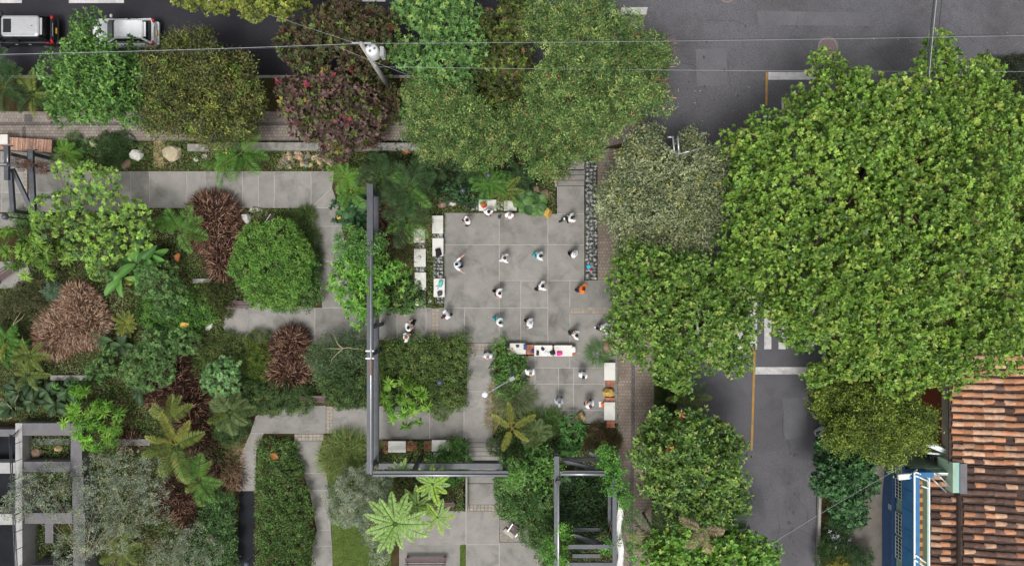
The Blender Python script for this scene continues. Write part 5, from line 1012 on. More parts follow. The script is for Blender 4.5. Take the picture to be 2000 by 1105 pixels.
def tree(label, base_px, lob, zt, pl, seed, r0=.16, group=None, name='tree', cat='tree', trunk=True, fz=.85, bark=None, extra=None, split=None, **kw):
    lb = pxlobes(lob, zt, fz, zt * .16, 1.0, seed, split if split is not None else (6 if zt > 4.5 else 0), zt * .2 if zt > 4.5 else 0); zb = 0
    x, y, zb = (sum(l[0] for l in lb) / len(lb), sum(l[1] for l in lb) / len(lb), 0) if base_px is None else G(*base_px)
    if base_px is None: zb = g(y)
    t = empty(name, (x, y, zb)); tag(t, label, cat, group); loc = [(l[0] - x, l[1] - y, l[2] - zb, l[3], l[4], l[5]) for l in lb]
    me = foliage(loc, seed, pl, **kw); o = link('crown', me, t); o['kind'] = 'stuff'
    if extra: o2 = link(extra[0], foliage(loc, seed + 500, extra[1], **extra[2]), t); o2['kind'] = 'stuff'
    if trunk:
        mb = MB(); th = min(l[2] for l in loc) * .8; big = sorted(loc, key=lambda l: -l[3])[:max(3, len(lob))]; limb_tubes(mb, (0, 0, 0), (0.1, .1, max(.25, th)), big, r0, seed); mb.obj('trunk' if zt > 3 else 'stem', bark or M_BARK, t, True)
    return t
# ---- street and park trees
TREES_N = 'street trees along the north road'
tree('bright green rounded tree between the two parked cars', (185, 175), [(130, 195, 50), (185, 190, 52), (240, 195, 48), (120, 140, 42), (180, 130, 55), (240, 145, 45), (190, 105, 38), (155, 95, 36), (165, 55, 26, 5.6), (180, 38, 18, 5.4), (255, 112, 20, 5.0), (256, 84, 11, 4.6)], 6.6,
     pal('74ae4c', '629c42', '53893a', '8abf5c', ('477a38', .6)), 11, .17, TREES_N, kind='rosette', rc=0.26, n=7, L=.19, Wd=.085, tmpl=T_KITE, lai=7)
tree('dull olive tree with narrow leaves right of the white car', (395, 190), [(300, 200, 45), (360, 215, 60), (430, 225, 60), (470, 190, 45), (330, 140, 50), (400, 150, 60), (460, 140, 42), (350, 90, 32, 6), (390, 80, 28, 6), (300, 240, 25, 5), (420, 260, 32, 5.6), (480, 235, 28, 5.6)], 6.8,
     pal('6d7a3a', '59663a', '7f8a45', '4d5530', ('a6b34a', .5), ('8a7a4a', .4), ('6ea52f', .25)), 12, .17, TREES_N, kind='scatter', rc=0.28, n=8, L=.2, Wd=.06, tmpl=T_KITE, lai=6)
tree('purple and red leaved tree left of the utility pole', (650, 215), [(590, 190, 45), (650, 185, 55), (715, 215, 42), (610, 230, 50), (680, 245, 55), (650, 280, 35, 5), (575, 210, 28, 5), (720, 255, 30, 5)], 6.2,
     pal('7d5f5c', '6c5250', '8a706c', '5a4c3c', '685a42', ('b0405a', .1), ('96566a', .3), ('6f8238', 1.0), ('5c7030', .9), ('a5983a', .12)), 13, .16, TREES_N, kind='rosette', rc=0.26, n=8, L=.26, Wd=.1, tmpl=T_OB2, lai=6)
tree('dark brown green tree behind the purple leaved tree', (650, 80), [(575, 80, 38, 5.6), (620, 70, 45), (680, 55, 48), (740, 50, 40), (600, 115, 38, 5), (700, 100, 45, 5.2), (650, 30, 30, 6), (690, 25, 26, 6), (745, 95, 32, 5), (730, 170, 38, 4.5), (760, 210, 30, 4.5)], 6.2,
     pal('64523c', '5a4836', '545230', '68623c', '4a5a30', ('7a3034', .08), ('7a9440', .35)), 14, .16, TREES_N, kind='rosette', rc=0.26, n=7, L=.23, Wd=.1, tmpl=T_OB2, lai=5.5)
tree('fresh green feathery tree right of the utility pole', (860, 130), [(850, 30, 55), (900, 20, 45), (800, 20, 35, 7), (860, 90, 50), (910, 90, 40), (790, 100, 34, 6.4), (870, 145, 48, 7), (830, 145, 34, 6), (905, 150, 30, 6), (780, 215, 22, 5), (870, 190, 30, 6)], 7.8,
     pal('6ba24c', '5c9042', '7cb25a', '4c7c3a', ('98bc5c', .5)), 15, .18, TREES_N, kind='rosette', rc=0.22, cd=.55, n=9, L=.19, Wd=.07, tmpl=T_KITE, lai=6, elev=(0, .6), cj=.2)
tree('dark glossy tree squeezed between two feathery trees', (975, 150), [(960, 60, 40, 6.4), (1000, 40, 45, 6.6), (970, 130, 45, 6), (1010, 120, 40, 6), (985, 190, 40, 5.6), (940, 200, 30, 5.4), (1040, 160, 30, 5.4), (1010, 0, 35, 6.4)], 6.4,
     pal('5a6a2a', '4a5a25', '6f8a30', '44502a', ('a8b840', .25), ('8a6a45', .3)), 16, .16, TREES_N, kind='rosette', rc=0.26, n=7, L=.2, Wd=.09, tmpl=T_LEAF, lai=5.5)
podk = dict(kind='scatter', rc=.4, cd=.03, n=2, L=.34, Wd=.04, tmpl=T_BLADE, m=LMD, lai=.012)
LEG = pal('7ba052', '6a9248', '90b25e', '587f40', ('b0c86c', .6), ('4a7038', .8))
tree('wide feathery tree with brown pods overhanging the road corner', (1120, 180), [(1080, 40, 60), (1150, 30, 55), (1210, 70, 55), (1260, 110, 48, 7.2), (1110, 110, 60), (1180, 140, 60), (1240, 190, 50, 7.2), (1070, 180, 55), (1130, 210, 60), (1200, 220, 45, 7), (1040, 250, 48, 7), (1100, 280, 50, 6.6), (1060, 310, 40, 6.2), (1150, 280, 36, 6.4), (1290, 110, 26, 6.6), (1280, 180, 24, 6.4), (1000, 240, 45, 6.8), (1090, 330, 22, 5.6), (1295, 205, 18, 6)], 8.2,
     LEG, 17, .22, TREES_N, kind='scatter', rc=0.21, cd=.5, n=9, L=.17, Wd=.055, tmpl=T_KITE, lai=5.6, cj=.22, jit=.14, extra=('pods', pal('a5714f', '8f5f45', 'b58a60'), podk))
tree('greyish feathery tree with pods left of the wide one', (860, 240), [(850, 200, 50), (900, 215, 50), (830, 250, 45, 6), (890, 265, 48, 6), (940, 250, 42, 6.2), (850, 290, 30, 5.4), (930, 290, 40, 5.8), (810, 180, 28, 5.8), (970, 285, 35, 5.8)], 6.8,
     LEG, 18, .18, TREES_N, kind='scatter', rc=0.20, cd=.5, n=9, L=.17, Wd=.055, tmpl=T_KITE, lai=5.6, cj=.22, jit=.14, extra=('pods', pal('a5714f', '8f5f45', 'b58a60'), podk))
tree('grey green small leaved tree beside the road corner', (1300, 400), [(1260, 290, 42), (1235, 330, 42), (1300, 350, 55), (1370, 330, 50), (1410, 330, 40, 6.8), (1210, 380, 48), (1265, 410, 60), (1340, 410, 55), (1395, 400, 45), (1240, 450, 45), (1300, 465, 45), (1360, 460, 45), (1350, 285, 30, 6.2), (1270, 270, 25, 6.4), (1195, 410, 30, 6)], 7.4,
     pal('a0ae80', '8c9d70', 'b4be90', '77895e', ('c8ce8c', .35), ('63764c', .5), ('bcc058', .15)), 19, .2, None, kind='scatter', rc=0.30, n=8, L=.19, Wd=.08, tmpl=T_KITE, cj=.12, lai=6)
ALM = pal('82b038', '75a334', '92ba42', '66942f', ('a0b848', .5), ('56832c', .8))
tree('huge bright green almond tree over the road crossing', (1650, 330), [(1578, 208, 45, 10), (1645, 172, 55, 10.4), (1700, 200, 60), (1840, 130, 50, 9.6), (1900, 170, 50, 9.8), (1780, 210, 70), (1880, 250, 80), (1500, 276, 55, 9.8), (1450, 465, 45, 9.2), (1440, 515, 40, 9), (1475, 505, 50, 9.4), (1548, 640, 35, 9.4), (1528, 592, 42, 9.6), (1590, 270, 80), (1690, 290, 85), (1800, 310, 90), (1910, 350, 90), (1480, 340, 60, 9.6), (1560, 370, 85), (1670, 400, 95), (1790, 420, 95), (1900, 460, 95), (1500, 440, 60, 9.6), (1590, 480, 85), (1700, 520, 95), (1820, 540, 95), (1930, 570, 90), (1540, 560, 60, 10), (1620, 610, 75), (1730, 640, 80), (1840, 650, 80), (1940, 670, 70), (1570, 640, 45, 9.6), (1670, 700, 50, 10), (1760, 720, 55, 10), (1850, 720, 50, 10), (1930, 130, 30, 9), (1980, 250, 60), (1990, 420, 70), (1990, 560, 60), (1440, 290, 35, 9), (1455, 400, 40, 9), (2010, 310, 60, 10.4), (2030, 480, 70, 10.6), (2030, 640, 60, 10.2), (1960, 200, 40, 9.4), (1840, 85, 24, 9), (1610, 130, 30, 9.4), (1600, 730, 24, 9)], 11,
     ALM, 20, .34, 'big almond trees east of the plaza', kind='rosette', rc=0.37, n=7, L=.2, Wd=.11, tmpl=T_OB2, m=LMG, fz=.75, lai=6.5, elev=(.3, 1.1))
tree('smaller almond tree spreading between the plaza and crosswalk', (1330, 620), [(1225, 540, 42), (1280, 530, 55), (1350, 540, 55), (1410, 560, 55, 8), (1450, 590, 45, 8), (1230, 600, 42), (1300, 610, 65), (1380, 630, 65), (1440, 640, 45, 8), (1220, 660, 38, 7.6), (1280, 670, 55), (1350, 690, 55), (1420, 690, 45, 7.8), (1310, 730, 32, 7.4), (1440, 700, 28, 7.4), (1240, 500, 38, 7.8), (1470, 545, 38, 8.4), (1215, 625, 30, 7.4), (1330, 755, 20, 7)], 8.6,
     pal('78a63c', '6b9936', '88b046', '5c8a30', ('9cb452', .4), ('507c2d', .7)), 21, .24, 'big almond trees east of the plaza', kind='rosette', rc=0.32, n=7, L=.195, Wd=.105, tmpl=T_OB2, m=LMG, lai=6.5, elev=(.3, 1.1), fz=.8)
tree('dense yellow green clipped looking tree under the big almond', (1700, 830), [(1640, 790, 50), (1700, 800, 60), (1770, 810, 55), (1620, 760, 38, 5.8), (1660, 850, 45), (1730, 860, 50), (1790, 850, 38, 6), (1740, 890, 26, 5.6), (1810, 815, 26, 5.8), (1605, 790, 24, 5.4)], 6.6,
     pal('6f8a2c', '84a034', '5c7826', '9ab23e', ('47621f', 1.2)), 22, .17, None, kind='scatter', rc=0.22, n=9, L=.15, Wd=.075, tmpl=T_KITE, cj=.16, lai=4.6)
tree('dark green broad leaved tree at the kerb by the blue house', (1650, 930), [(1625, 895, 32), (1670, 900, 36), (1640, 935, 36), (1690, 930, 32), (1615, 945, 28), (1660, 970, 36), (1650, 1000, 24, 4.2), (1670, 1000, 26, 4.2), (1620, 870, 24, 4.4)], 5.0,
     pal('41793c', '356834', '4f8848', '2b552e'), 23, .12, None, kind='rosette', rc=0.21, n=7, L=.21, Wd=.095, tmpl=T_LEAF, m=LMG, lai=6)
tree('green tree with scattered red leaves beside the east sidewalk', (1350, 920), [(1290, 840, 40), (1350, 840, 42), (1400, 855, 40), (1270, 890, 40), (1330, 900, 55), (1400, 910, 50), (1430, 880, 34, 6), (1300, 950, 45), (1370, 960, 55), (1430, 950, 36, 6), (1350, 1005, 40), (1400, 1000, 38), (1260, 870, 24, 5.6), (1440, 990, 24, 5.6)], 6.6,
     pal('719c3a', '639036', '84aa46', '4f7e30', ('9ab050', .35), ('426c2c', .7), ('cf3a3c', .012)), 24, .18, None, kind='rosette', rc=0.28, n=7, L=.23, Wd=.105, tmpl=T_OB2, m=LMG, lai=6)
tree('bright green tree at the bottom edge below the dead palm fronds', (1380, 1110), [(1290, 1080, 42), (1340, 1060, 40), (1400, 1085, 45), (1450, 1070, 40), (1490, 1085, 35), (1340, 1120, 60), (1440, 1130, 60), (1420, 1045, 26, 5.6)], 6.4,
     pal('6fae34', '80b83e', '5f9a2e', '4c8228', ('a5c04a', .4)), 25, .18, None, kind='rosette', rc=0.28, n=7, L=.21, Wd=.105, tmpl=T_OB2, m=LMG, lai=6.5)
tree('yellow green tree poking in at the top edge above the road', (460, -50), [(370, -15, 32, 8.5), (420, -5, 30), (480, -10, 42), (540, -10, 42), (450, -50, 60), (530, -55, 60), (580, 0, 20, 8)], 9,
     pal('9aa83e', '8a9c38', 'abb54c', '70862f'), 26, .2, None, kind='rosette', rc=0.28, n=7, L=.19, Wd=.085, tmpl=T_OB2, lai=6)
tree('dark hedge shrub at the right edge north of the big tree', (1980, 145), [(1965, 140, 30), (2000, 140, 35), (1985, 165, 26), (2040, 150, 40)], 1.8, pal('37452c', '2e3b26', '44522f'), 27, .06, None, 'shrub', 'shrub', kind='scatter', rc=0.17, n=8, L=.12, Wd=.05, tmpl=T_KITE)
# ---- garden shrubs
GRN = pal('629e38', '74ae40', '528a34', '88bb4c'); DKG = pal('52763a', '466a34', '628648', '3a5a2c', ('7c9848', .4)); MID = pal('5c8c44', '4c7c38', '6c9c50', '406c34', ('8cac5a', .4)); FEA = pal('6c9c50', '5c8c46', '7cab5c', '4e7a3e'); PALE = pal('7fb56a', '6fa85c', '8fc07a', '5d9550')
BLU = pal('9aab8e', '889c80', 'a9b89c', '748a6c', ('b8c4a0', .4), ('a3a880', .4)); OLV = pal('5c6b2c', '4c5a28', '6f7d36', '3f4c22')
def shrub(label, lob, zt, pl, seed, group=None, cat='shrub', name='shrub', **kw):
    d = dict(kind='scatter', rc=.28, n=8, L=.12, Wd=.065, tmpl=T_KITE, lai=3.6); d.update(kw); return tree(label, None, lob, zt, pl, seed, .05, group, name, cat, **d)
shrub('big round bright green shrub in the middle of the left garden', [(500, 480, 40), (540, 470, 42), (575, 500, 36), (485, 520, 38), (530, 520, 50), (565, 540, 38), (510, 560, 38), (545, 570, 34)], 2.6, GRN, 31, L=.1, Wd=.065, rc=.28)
shrub('dark green shrub skirting the round bright shrub on its right', [(590, 540, 34), (600, 570, 28), (575, 580, 28), (545, 588, 22), (600, 510, 20)], 1.3, MID, 32, L=.09, Wd=.05)
shrub('clipped dark hedge block south of the white shirted walkers', [(762, 690, 24), (798, 683, 26), (770, 728, 30, 1.1), (815, 722, 32, 1.5), (850, 690, 32, 1.5), (885, 688, 28, 1.3), (862, 732, 30), (893, 728, 20, 1.1), (790, 765, 26, 1.2), (840, 770, 32, 1.5), (884, 770, 26, 1.2), (905, 665, 14, 1.2), (755, 758, 20, 1.1), (862, 798, 20, .9), (820, 660, 10, 1.1), (908, 690, 10, 1.0), (900, 790, 10, .9)], 1.4, pal('6a8a40', '5a7c38', '789848', '4c6c34', ('8aa252', .5)), 33, L=.11, Wd=.06, rc=.26)
shrub('dark round shrub left of the steel frame above the lower path', [(660, 725, 34), (695, 730, 32), (670, 765, 36), (700, 770, 28), (650, 750, 26)], 1.5, DKG, 34, L=.09, Wd=.05)
shrub('grey green feathery bush at the steel frame crossing the path', [(640, 680, 22), (672, 672, 22), (650, 700, 30), (695, 685, 24), (622, 700, 24), (640, 725, 24, 1.4), (695, 660, 16, 1.4)], 1.9, pal('6f8f5c', '5f8352', '7f9c6a', '55764a'), 35, kind='scatter', rc=.3, n=8, L=.17, Wd=.03, trunk=True, lai=2.0)
shrub('small yellow green clipped shrub left of the brown grass', [(505, 670, 24), (510, 700, 26), (505, 725, 22)], 1.1, pal('5f7a22', '6f8a28', '4c6620'), 36, L=.08, Wd=.045, rc=.22)
shrub('dark shrub mass right of the ferny conifers above lower path', [(480, 765, 30), (520, 775, 34), (555, 775, 32), (450, 835, 34, 1.2), (470, 790, 26), (585, 780, 26)], 1.3, DKG, 37, L=.09, Wd=.04)
shrub('long low hedge between the black water and curved path', [(528, 882, 24), (555, 882, 22), (528, 920, 27), (562, 920, 28), (530, 960, 27), (568, 960, 32), (532, 1005, 27), (575, 1005, 34), (532, 1050, 27), (575, 1050, 36), (532, 1095, 27), (568, 1095, 38), (545, 1140, 46)], .75, pal('4f7a34', '5f8a3c', '43682f', '75974a', ('6b6a3c', .35)), 38, L=.12, Wd=.065, rc=.24)
shrub('low hedge left of the black water channel', [(432, 985, 22), (415, 1015, 28), (438, 1020, 20), (405, 1055, 34), (436, 1060, 22), (400, 1100, 40), (438, 1100, 22)], .8, pal('4f7f40', '5f8f4c', '436b38', '73a05c'), 39, L=.12, Wd=.065, rc=.24)
shrub('glossy green shrub row beside the street lamp pole', [(982, 688, 17), (998, 712, 20), (985, 725, 24), (1010, 735, 19), (990, 755, 22), (1012, 712, 14), (978, 672, 12)], .9, pal('55902f', '4a7f2c', '6aa03a', '3c6a28'), 40, kind='rosette', L=.14, Wd=.055, n=7, m=LMG)
shrub('white flowering vine mound beside the south steps', [(880, 880, 22), (895, 900, 22), (860, 905, 24), (885, 925, 22), (900, 870, 14), (850, 920, 20)], 1.0, pal('5a9440', '4c8238', '6fa54c', '3d6c30', ('dfe3ea', .06)), 41, L=.11, Wd=.06)
shrub('leafy green shrub around the shrub side bench row', [(780, 560, 24), (800, 570, 22), (790, 590, 22), (765, 590, 22), (815, 585, 14), (760, 570, 20)], 1.1, pal('5f9040', '507f38', '74a84c', '40692f', ('b5c060', .15)), 42, kind='rosette', L=.14, Wd=.07, n=6)
shrub('dark shrubs south of the yellow palm beside steps', [(990, 875, 24), (1020, 880, 26), (1050, 870, 24), (1070, 890, 20), (970, 870, 16)], 1.1, DKG, 43, L=.12, Wd=.05)
shrub('bright conical shrub south of the tan boulder', [(1115, 830, 20), (1120, 855, 24), (1110, 870, 18)], 1.3, pal('4f9440', '3f8436', '62a34e'), 44, kind='rosette', L=.17, Wd=.05, rc=.22, n=8, lai=3.2)
shrub('reddish brown low shrub left of the brick sidewalk', [(1170, 850, 24), (1190, 865, 22), (1155, 870, 18)], .7, pal('5f5a34', '6f4f3a', '4c5a2c', '7a5a44'), 45, L=.09, Wd=.04)
shrub('dark dense shrubs inside the ladder steel frame', [(1110, 970, 30), (1150, 975, 30), (1120, 1010, 30), (1160, 1015, 28), (1180, 950, 20), (1140, 1045, 24), (1130, 940, 24), (1110, 1090, 24)], 1.0, pal('35592c', '2c4c27', '416a34', '263f22'), 46, L=.14, Wd=.07)
shrub('dense green shrubs between the terrace and the ladder frame', [(1000, 960, 32), (1030, 945, 30), (1020, 985, 34), (1055, 975, 30), (995, 990, 24), (1050, 1010, 32), (1065, 1045, 30), (1040, 1040, 26), (1075, 1080, 26), (990, 940, 20)], 1.2, MID, 47, L=.12, Wd=.06)
shrub('broad glossy leaved bush at the corner of the ladder frame', [(1050, 890, 26), (1060, 915, 26), (1065, 940, 22), (1040, 915, 18)], 1.6, pal('6ba845', '5c983c', '7eb855', '4a8034'), 48, kind='rosette', L=.26, Wd=.08, n=7, rc=.35, m=LMG)
shrub('blue grey young acacia bush on the lawn', [(690, 950, 32), (725, 945, 34), (700, 985, 36), (735, 985, 28), (670, 1000, 26, 1.6), (720, 1015, 26, 1.6), (660, 970, 24, 1.6)], 2.2, BLU, 49, kind='scatter', rc=.36, n=7, L=.09, Wd=.04)
shrub('small blue green shrub at the edge of the lower lawn', [(745, 1065, 18), (740, 1085, 16), (725, 1050, 14)], 1.0, BLU, 50, L=.08, Wd=.04)
BR = M_TWIG
tree('sparse blue green acacia spreading over the concrete frame', (190, 1075), [(90, 950, 40, 2.6), (50, 960, 34, 2.6), (110, 975, 36, 2.6), (190, 930, 40), (240, 920, 40), (290, 925, 32), (200, 970, 42), (250, 970, 42), (295, 960, 30), (180, 1010, 36), (240, 1015, 40), (140, 1080, 36, 2.6), (180, 1050, 32), (230, 1050, 30), (30, 990, 26, 2.6), (300, 1000, 24)], 3.4, BLU, 51, .028, bark=M_TWIG, kind='scatter', rc=.38, n=8, L=.1, Wd=.045, tmpl=T_KITE, lai=1.15)
tree('sparse pale acacia branches at the bottom left edge', (390, 1120), [(340, 1070, 30), (380, 1060, 32), (320, 1095, 30), (370, 1095, 34), (410, 1080, 22)], 1.9, BLU, 52, .025, bark=M_TWIG, kind='scatter', rc=.35, n=8, L=.09, Wd=.04, tmpl=T_KITE, lai=1.1)
# ferny locust-like young tree on the left
LOC = pal('98c848', '86b842', 'aad458', '74a448', ('628f50', .8))
tree('young feathery tree with lime tips beside the left steel frame', (190, 470), [(175, 345, 30), (205, 355, 24), (150, 365, 20), (90, 410, 32), (130, 395, 24), (85, 445, 26), (150, 430, 30), (175, 405, 22), (230, 400, 28), (260, 420, 26), (215, 440, 28), (190, 455, 26), (275, 450, 22), (280, 465, 18), (150, 480, 24), (190, 500, 30), (235, 485, 24), (195, 530, 18), (120, 330, 18)], 3.6, LOC, 53, .05, kind='rosette', rc=.24, cd=.42, n=9, L=.16, Wd=.06, tmpl=T_KITE, lai=3.6, cj=.25, elev=(0, .6))
for i, (lab, L, z, p) in enumerate([('ferny blue green conifer like shrub below the banana leaves', [(310, 545, 34), (330, 575, 30), (290, 560, 24), (320, 600, 20), (285, 530, 20)], 2.2, FEA), ('ferny green shrub beside the dark purple grass', [(275, 705, 32), (310, 690, 34), (285, 735, 30), (260, 725, 26), (320, 730, 22), (300, 665, 24)], 1.9, FEA),
    ('ferny shrub to the right of the green one near a yellow leaf', [(345, 665, 24), (365, 670, 22), (330, 680, 20)], 1.6, FEA), ('pale minty ferny shrub above the fan palm', [(420, 735, 26), (440, 725, 26), (430, 755, 26), (445, 750, 20), (410, 750, 16)], 2.1, PALE), ('small ferny shrub above the low garden wall', [(195, 720, 24), (210, 700, 18), (185, 730, 16)], 1.4, FEA)]):
    shrub(lab, L, z, p, 60 + i, 'ferny garden shrubs', kind='rosette', rc=.22, cd=.5, n=9, L=.17, Wd=.045, lai=3, cj=.22, elev=(0, .6))
shrub('low mixed green ground shrub beside the yellow leaf', [(300, 610, 30), (340, 600, 34), (370, 610, 30), (390, 590, 28), (330, 640, 28), (370, 640, 24), (405, 610, 22)], .7, pal('5c9838', '70ac42', '4c8032'), 66, L=.1, Wd=.06)
shrub('olive brown low shrub right of the diagonal bench', [(60, 570, 30), (90, 590, 30), (40, 600, 30), (70, 620, 26), (25, 640, 26), (100, 550, 22), (20, 610, 24)], .8, pal('5f6a3a', '6d7042', '4c5a32', '7a7a54'), 67, L=.13, Wd=.035, lai=2.6)
shrub('fine leaved round dark bush below the north sidewalk', [(215, 285, 26), (238, 282, 24), (225, 300, 26)], 1.2, pal('4a7038', '3c602f', '587e45'), 68, L=.12, Wd=.022, rc=.25)
shrub('leafy shrub left of the round dark bush', [(150, 290, 20), (170, 300, 20), (145, 275, 14), (180, 285, 12)], .9, MID, 69, L=.1, Wd=.04)
shrub('dark shrub row under the north trees behind the ferns', [(880, 340, 26), (920, 330, 28), (960, 325, 28), (1000, 335, 26), (850, 350, 22), (1030, 350, 24), (780, 300, 24), (740, 300, 24), (830, 330, 22)], .9, pal('2f4a26', '263d20', '3a562c'), 70, L=.14, Wd=.06)
shrub('dark broad leaved shrub between the ferns and north benches', [(895, 365, 22), (930, 365, 22), (915, 385, 20), (875, 375, 20), (965, 365, 18)], .8, pal('3a6238', '2f5430', '4a7545'), 71, kind='rosette', L=.22, Wd=.1, n=6)
shrub('dark leafy plant group left of the upper steel frame', [(690, 420, 22), (670, 410, 18), (700, 445, 16), (680, 390, 16)], 1.0, pal('3f7a45', '35683a', '4f8a52'), 72, kind='rosette', L=.3, Wd=.13, n=6, rc=.35, m=LMG)
shrub('straw coloured speckled shrub beside the upper steel frame', [(712, 345, 14), (750, 385, 16), (705, 360, 12), (760, 395, 12)], 1.0, pal('9a9366', '857f55', '6f7a45'), 73, kind='rosette', L=.16, Wd=.05, n=7)
shrub('dark meadow shrub left of the round path end', [(420, 590, 22), (430, 570, 22), (400, 575, 20), (440, 600, 16)], .7, OLV, 74, L=.13, Wd=.035)
shrub('grassy olive shrub south of the round path end', [(440, 680, 30), (470, 685, 28), (420, 700, 30), (460, 710, 30), (430, 670, 20), (400, 720, 22)], .6, pal('5c7a34', '6f8a40', '4c682e', '7f8f4c'), 75, L=.16, Wd=.035, lai=2.6)
shrub('small green shrub at the left globe lamp', [(40, 425, 14), (30, 420, 10), (48, 440, 12)], 1.0, FEA, 76, L=.09, Wd=.04)
shrub('green undergrowth beside the roadside palm', [(1300, 730, 18), (1310, 760, 20), (1305, 790, 18), (1320, 820, 16), (1300, 700, 14)], .5, pal('3f6428', '335522', '4c7430'), 77, L=.1, Wd=.03)
shrub('low dark shrub by the white flowers near the blue house', [(1630, 1040, 18), (1645, 1050, 16), (1635, 1060, 14)], .8, pal('3a5a34', '2f4c2c', ('e8e8ee', .35)), 78, L=.08, Wd=.05)
shrub('green tufted shrub under dead branches on the verge', [(1620, 1070, 20), (1640, 1075, 18), (1610, 1090, 16)], .7, pal('4a7034', '3c602c'), 79, L=.14, Wd=.025)
shrub('yellow flowering shrub at the bottom of the verge', [(1640, 1100, 16), (1625, 1105, 14), (1655, 1108, 14)], .8, pal('8a8a2c', '6f7a28', 'b0a63a'), 80, L=.08, Wd=.045)
shrub('green shrub at the pavement edge near dead branches', [(1670, 1085, 16), (1690, 1090, 14), (1680, 1105, 16)], .7, pal('4f7a44', '40683a'), 81, L=.13, Wd=.022)
shrub('dark shrub on the verge below the dark green tree', [(1640, 1010, 18), (1665, 1015, 20), (1650, 1025, 16)], .9, pal('3a6a34', '2f5a2c'), 82, L=.09, Wd=.04)
# climbers on the steel frames
tree('bright large leaved climber swallowing the upper steel frame', (715, 560), [(690, 520, 26), (670, 540, 26), (715, 540, 30), (750, 530, 26), (770, 535, 20), (690, 570, 32), (720, 575, 28), (665, 555, 20), (700, 600, 22, 3.4), (705, 620, 14, 3.2), (730, 600, 18, 3.4)], 4.1, pal('74b83a', '66aa34', '84c248', '529a30'), 83, .08, None, 'climber', 'climber', kind='rosette', rc=.38, n=8, L=.28, Wd=.085, tmpl=T_LEAF)
shrub('small leaved climber on the steel frame north of the bright climber', [(680, 470, 24), (705, 475, 22), (690, 495, 22), (725, 485, 18), (670, 490, 16), (740, 475, 14), (725, 520, 14), (735, 560, 14), (735, 590, 14)], 4.0, pal('6aa84a', '5c983f', '78b555', '4a8036'), 84, None, 'climber', 'climber', L=.12, Wd=.07, rc=.28)
shrub('bright vine along the right beam of the ladder frame', [(1190, 892, 15), (1180, 910, 14), (1200, 920, 17), (1193, 945, 14), (1208, 958, 16), (1222, 975, 13), (1229, 1000, 10), (1230, 1028, 10), (1232, 1060, 10), (1196, 1060, 10), (1184, 1066, 11), (1232, 1090, 10), (1175, 880, 9)], 3.6, pal('62b03c', '54a236', '73bd4a', '438a30'), 85, None, 'climber', 'climber', L=.12, Wd=.075, rc=.28, fz=.6)
shrub('bright vine along the left beam of the ladder frame', [(1078, 1060, 12), (1098, 1035, 11), (1102, 1060, 13), (1080, 1085, 14), (1100, 1100, 13), (1070, 1075, 11), (1090, 910, 10), (1080, 920, 9)], 3.5, pal('6fb53a', '60a834', '80c048', '4c8f30'), 86, None, 'climber', 'climber', L=.12, Wd=.075, rc=.28, fz=.6)
shrub('leafy vine over the steel beam near the south stair landing', [(995, 915, 14), (1010, 930, 14), (1000, 945, 12), (985, 930, 10)], 3.4, pal('6fae48', '5f9c3e', '80b855'), 87, None, 'climber', 'climber', L=.13, Wd=.07, rc=.25)
shrub('dry brown vine along the beam of the left steel frame', [(40, 320, 8), (55, 322, 8), (70, 325, 9), (85, 328, 10), (28, 318, 6)], 3.3, pal('7a5a48', '8f6a55', '5f4a38'), 88, None, 'climber', 'climber', L=.1, Wd=.03, rc=.14, m=LMD)
# umbrella-like lime plants
UMB = dict(kind='rosette', rc=.3, cd=.16, n=15, L=.46, Wd=.075, tmpl=T_LEAF, elev=(-.05, .3), lai=1.9, jit=.1)
for i, (lab, L, z, p) in enumerate([('lime green umbrella plant on the hedge beside the steel frame', [(765, 770, 24), (800, 765, 24), (815, 785, 16), (795, 815, 26), (785, 790, 24)], 2.2, pal('86c238', '78b632', '96cc48', '66a22e')), ('lime green umbrella plant at the corner of the concrete frame', [(160, 790, 28), (150, 825, 26), (195, 825, 28), (180, 855, 26), (210, 800, 22), (215, 845, 20)], 2.2, pal('86c838', '7abd35', '98d048', '68a82f')),
    ('lime green umbrella plant group above the diagonal bench', [(20, 480, 30), (65, 490, 28), (55, 520, 22), (110, 515, 24), (125, 500, 22), (25, 500, 24), (95, 490, 24)], 2.2, pal('86b83c', '78aa38', '95c04c', '64923a')), ('dark umbrella plant left of the lower garden wall', [(30, 660, 24), (20, 690, 24), (10, 650, 20)], 1.5, pal('5c9a38', '4f8a34', '6fa844')), ('green umbrella plant below the long garden wall', [(145, 775, 14), (120, 755, 10), (150, 755, 12)], .9, pal('4f8a3a', '62a048'))]):
    shrub(lab, L, z, p, 90 + i, 'umbrella leaved plants', **UMB)
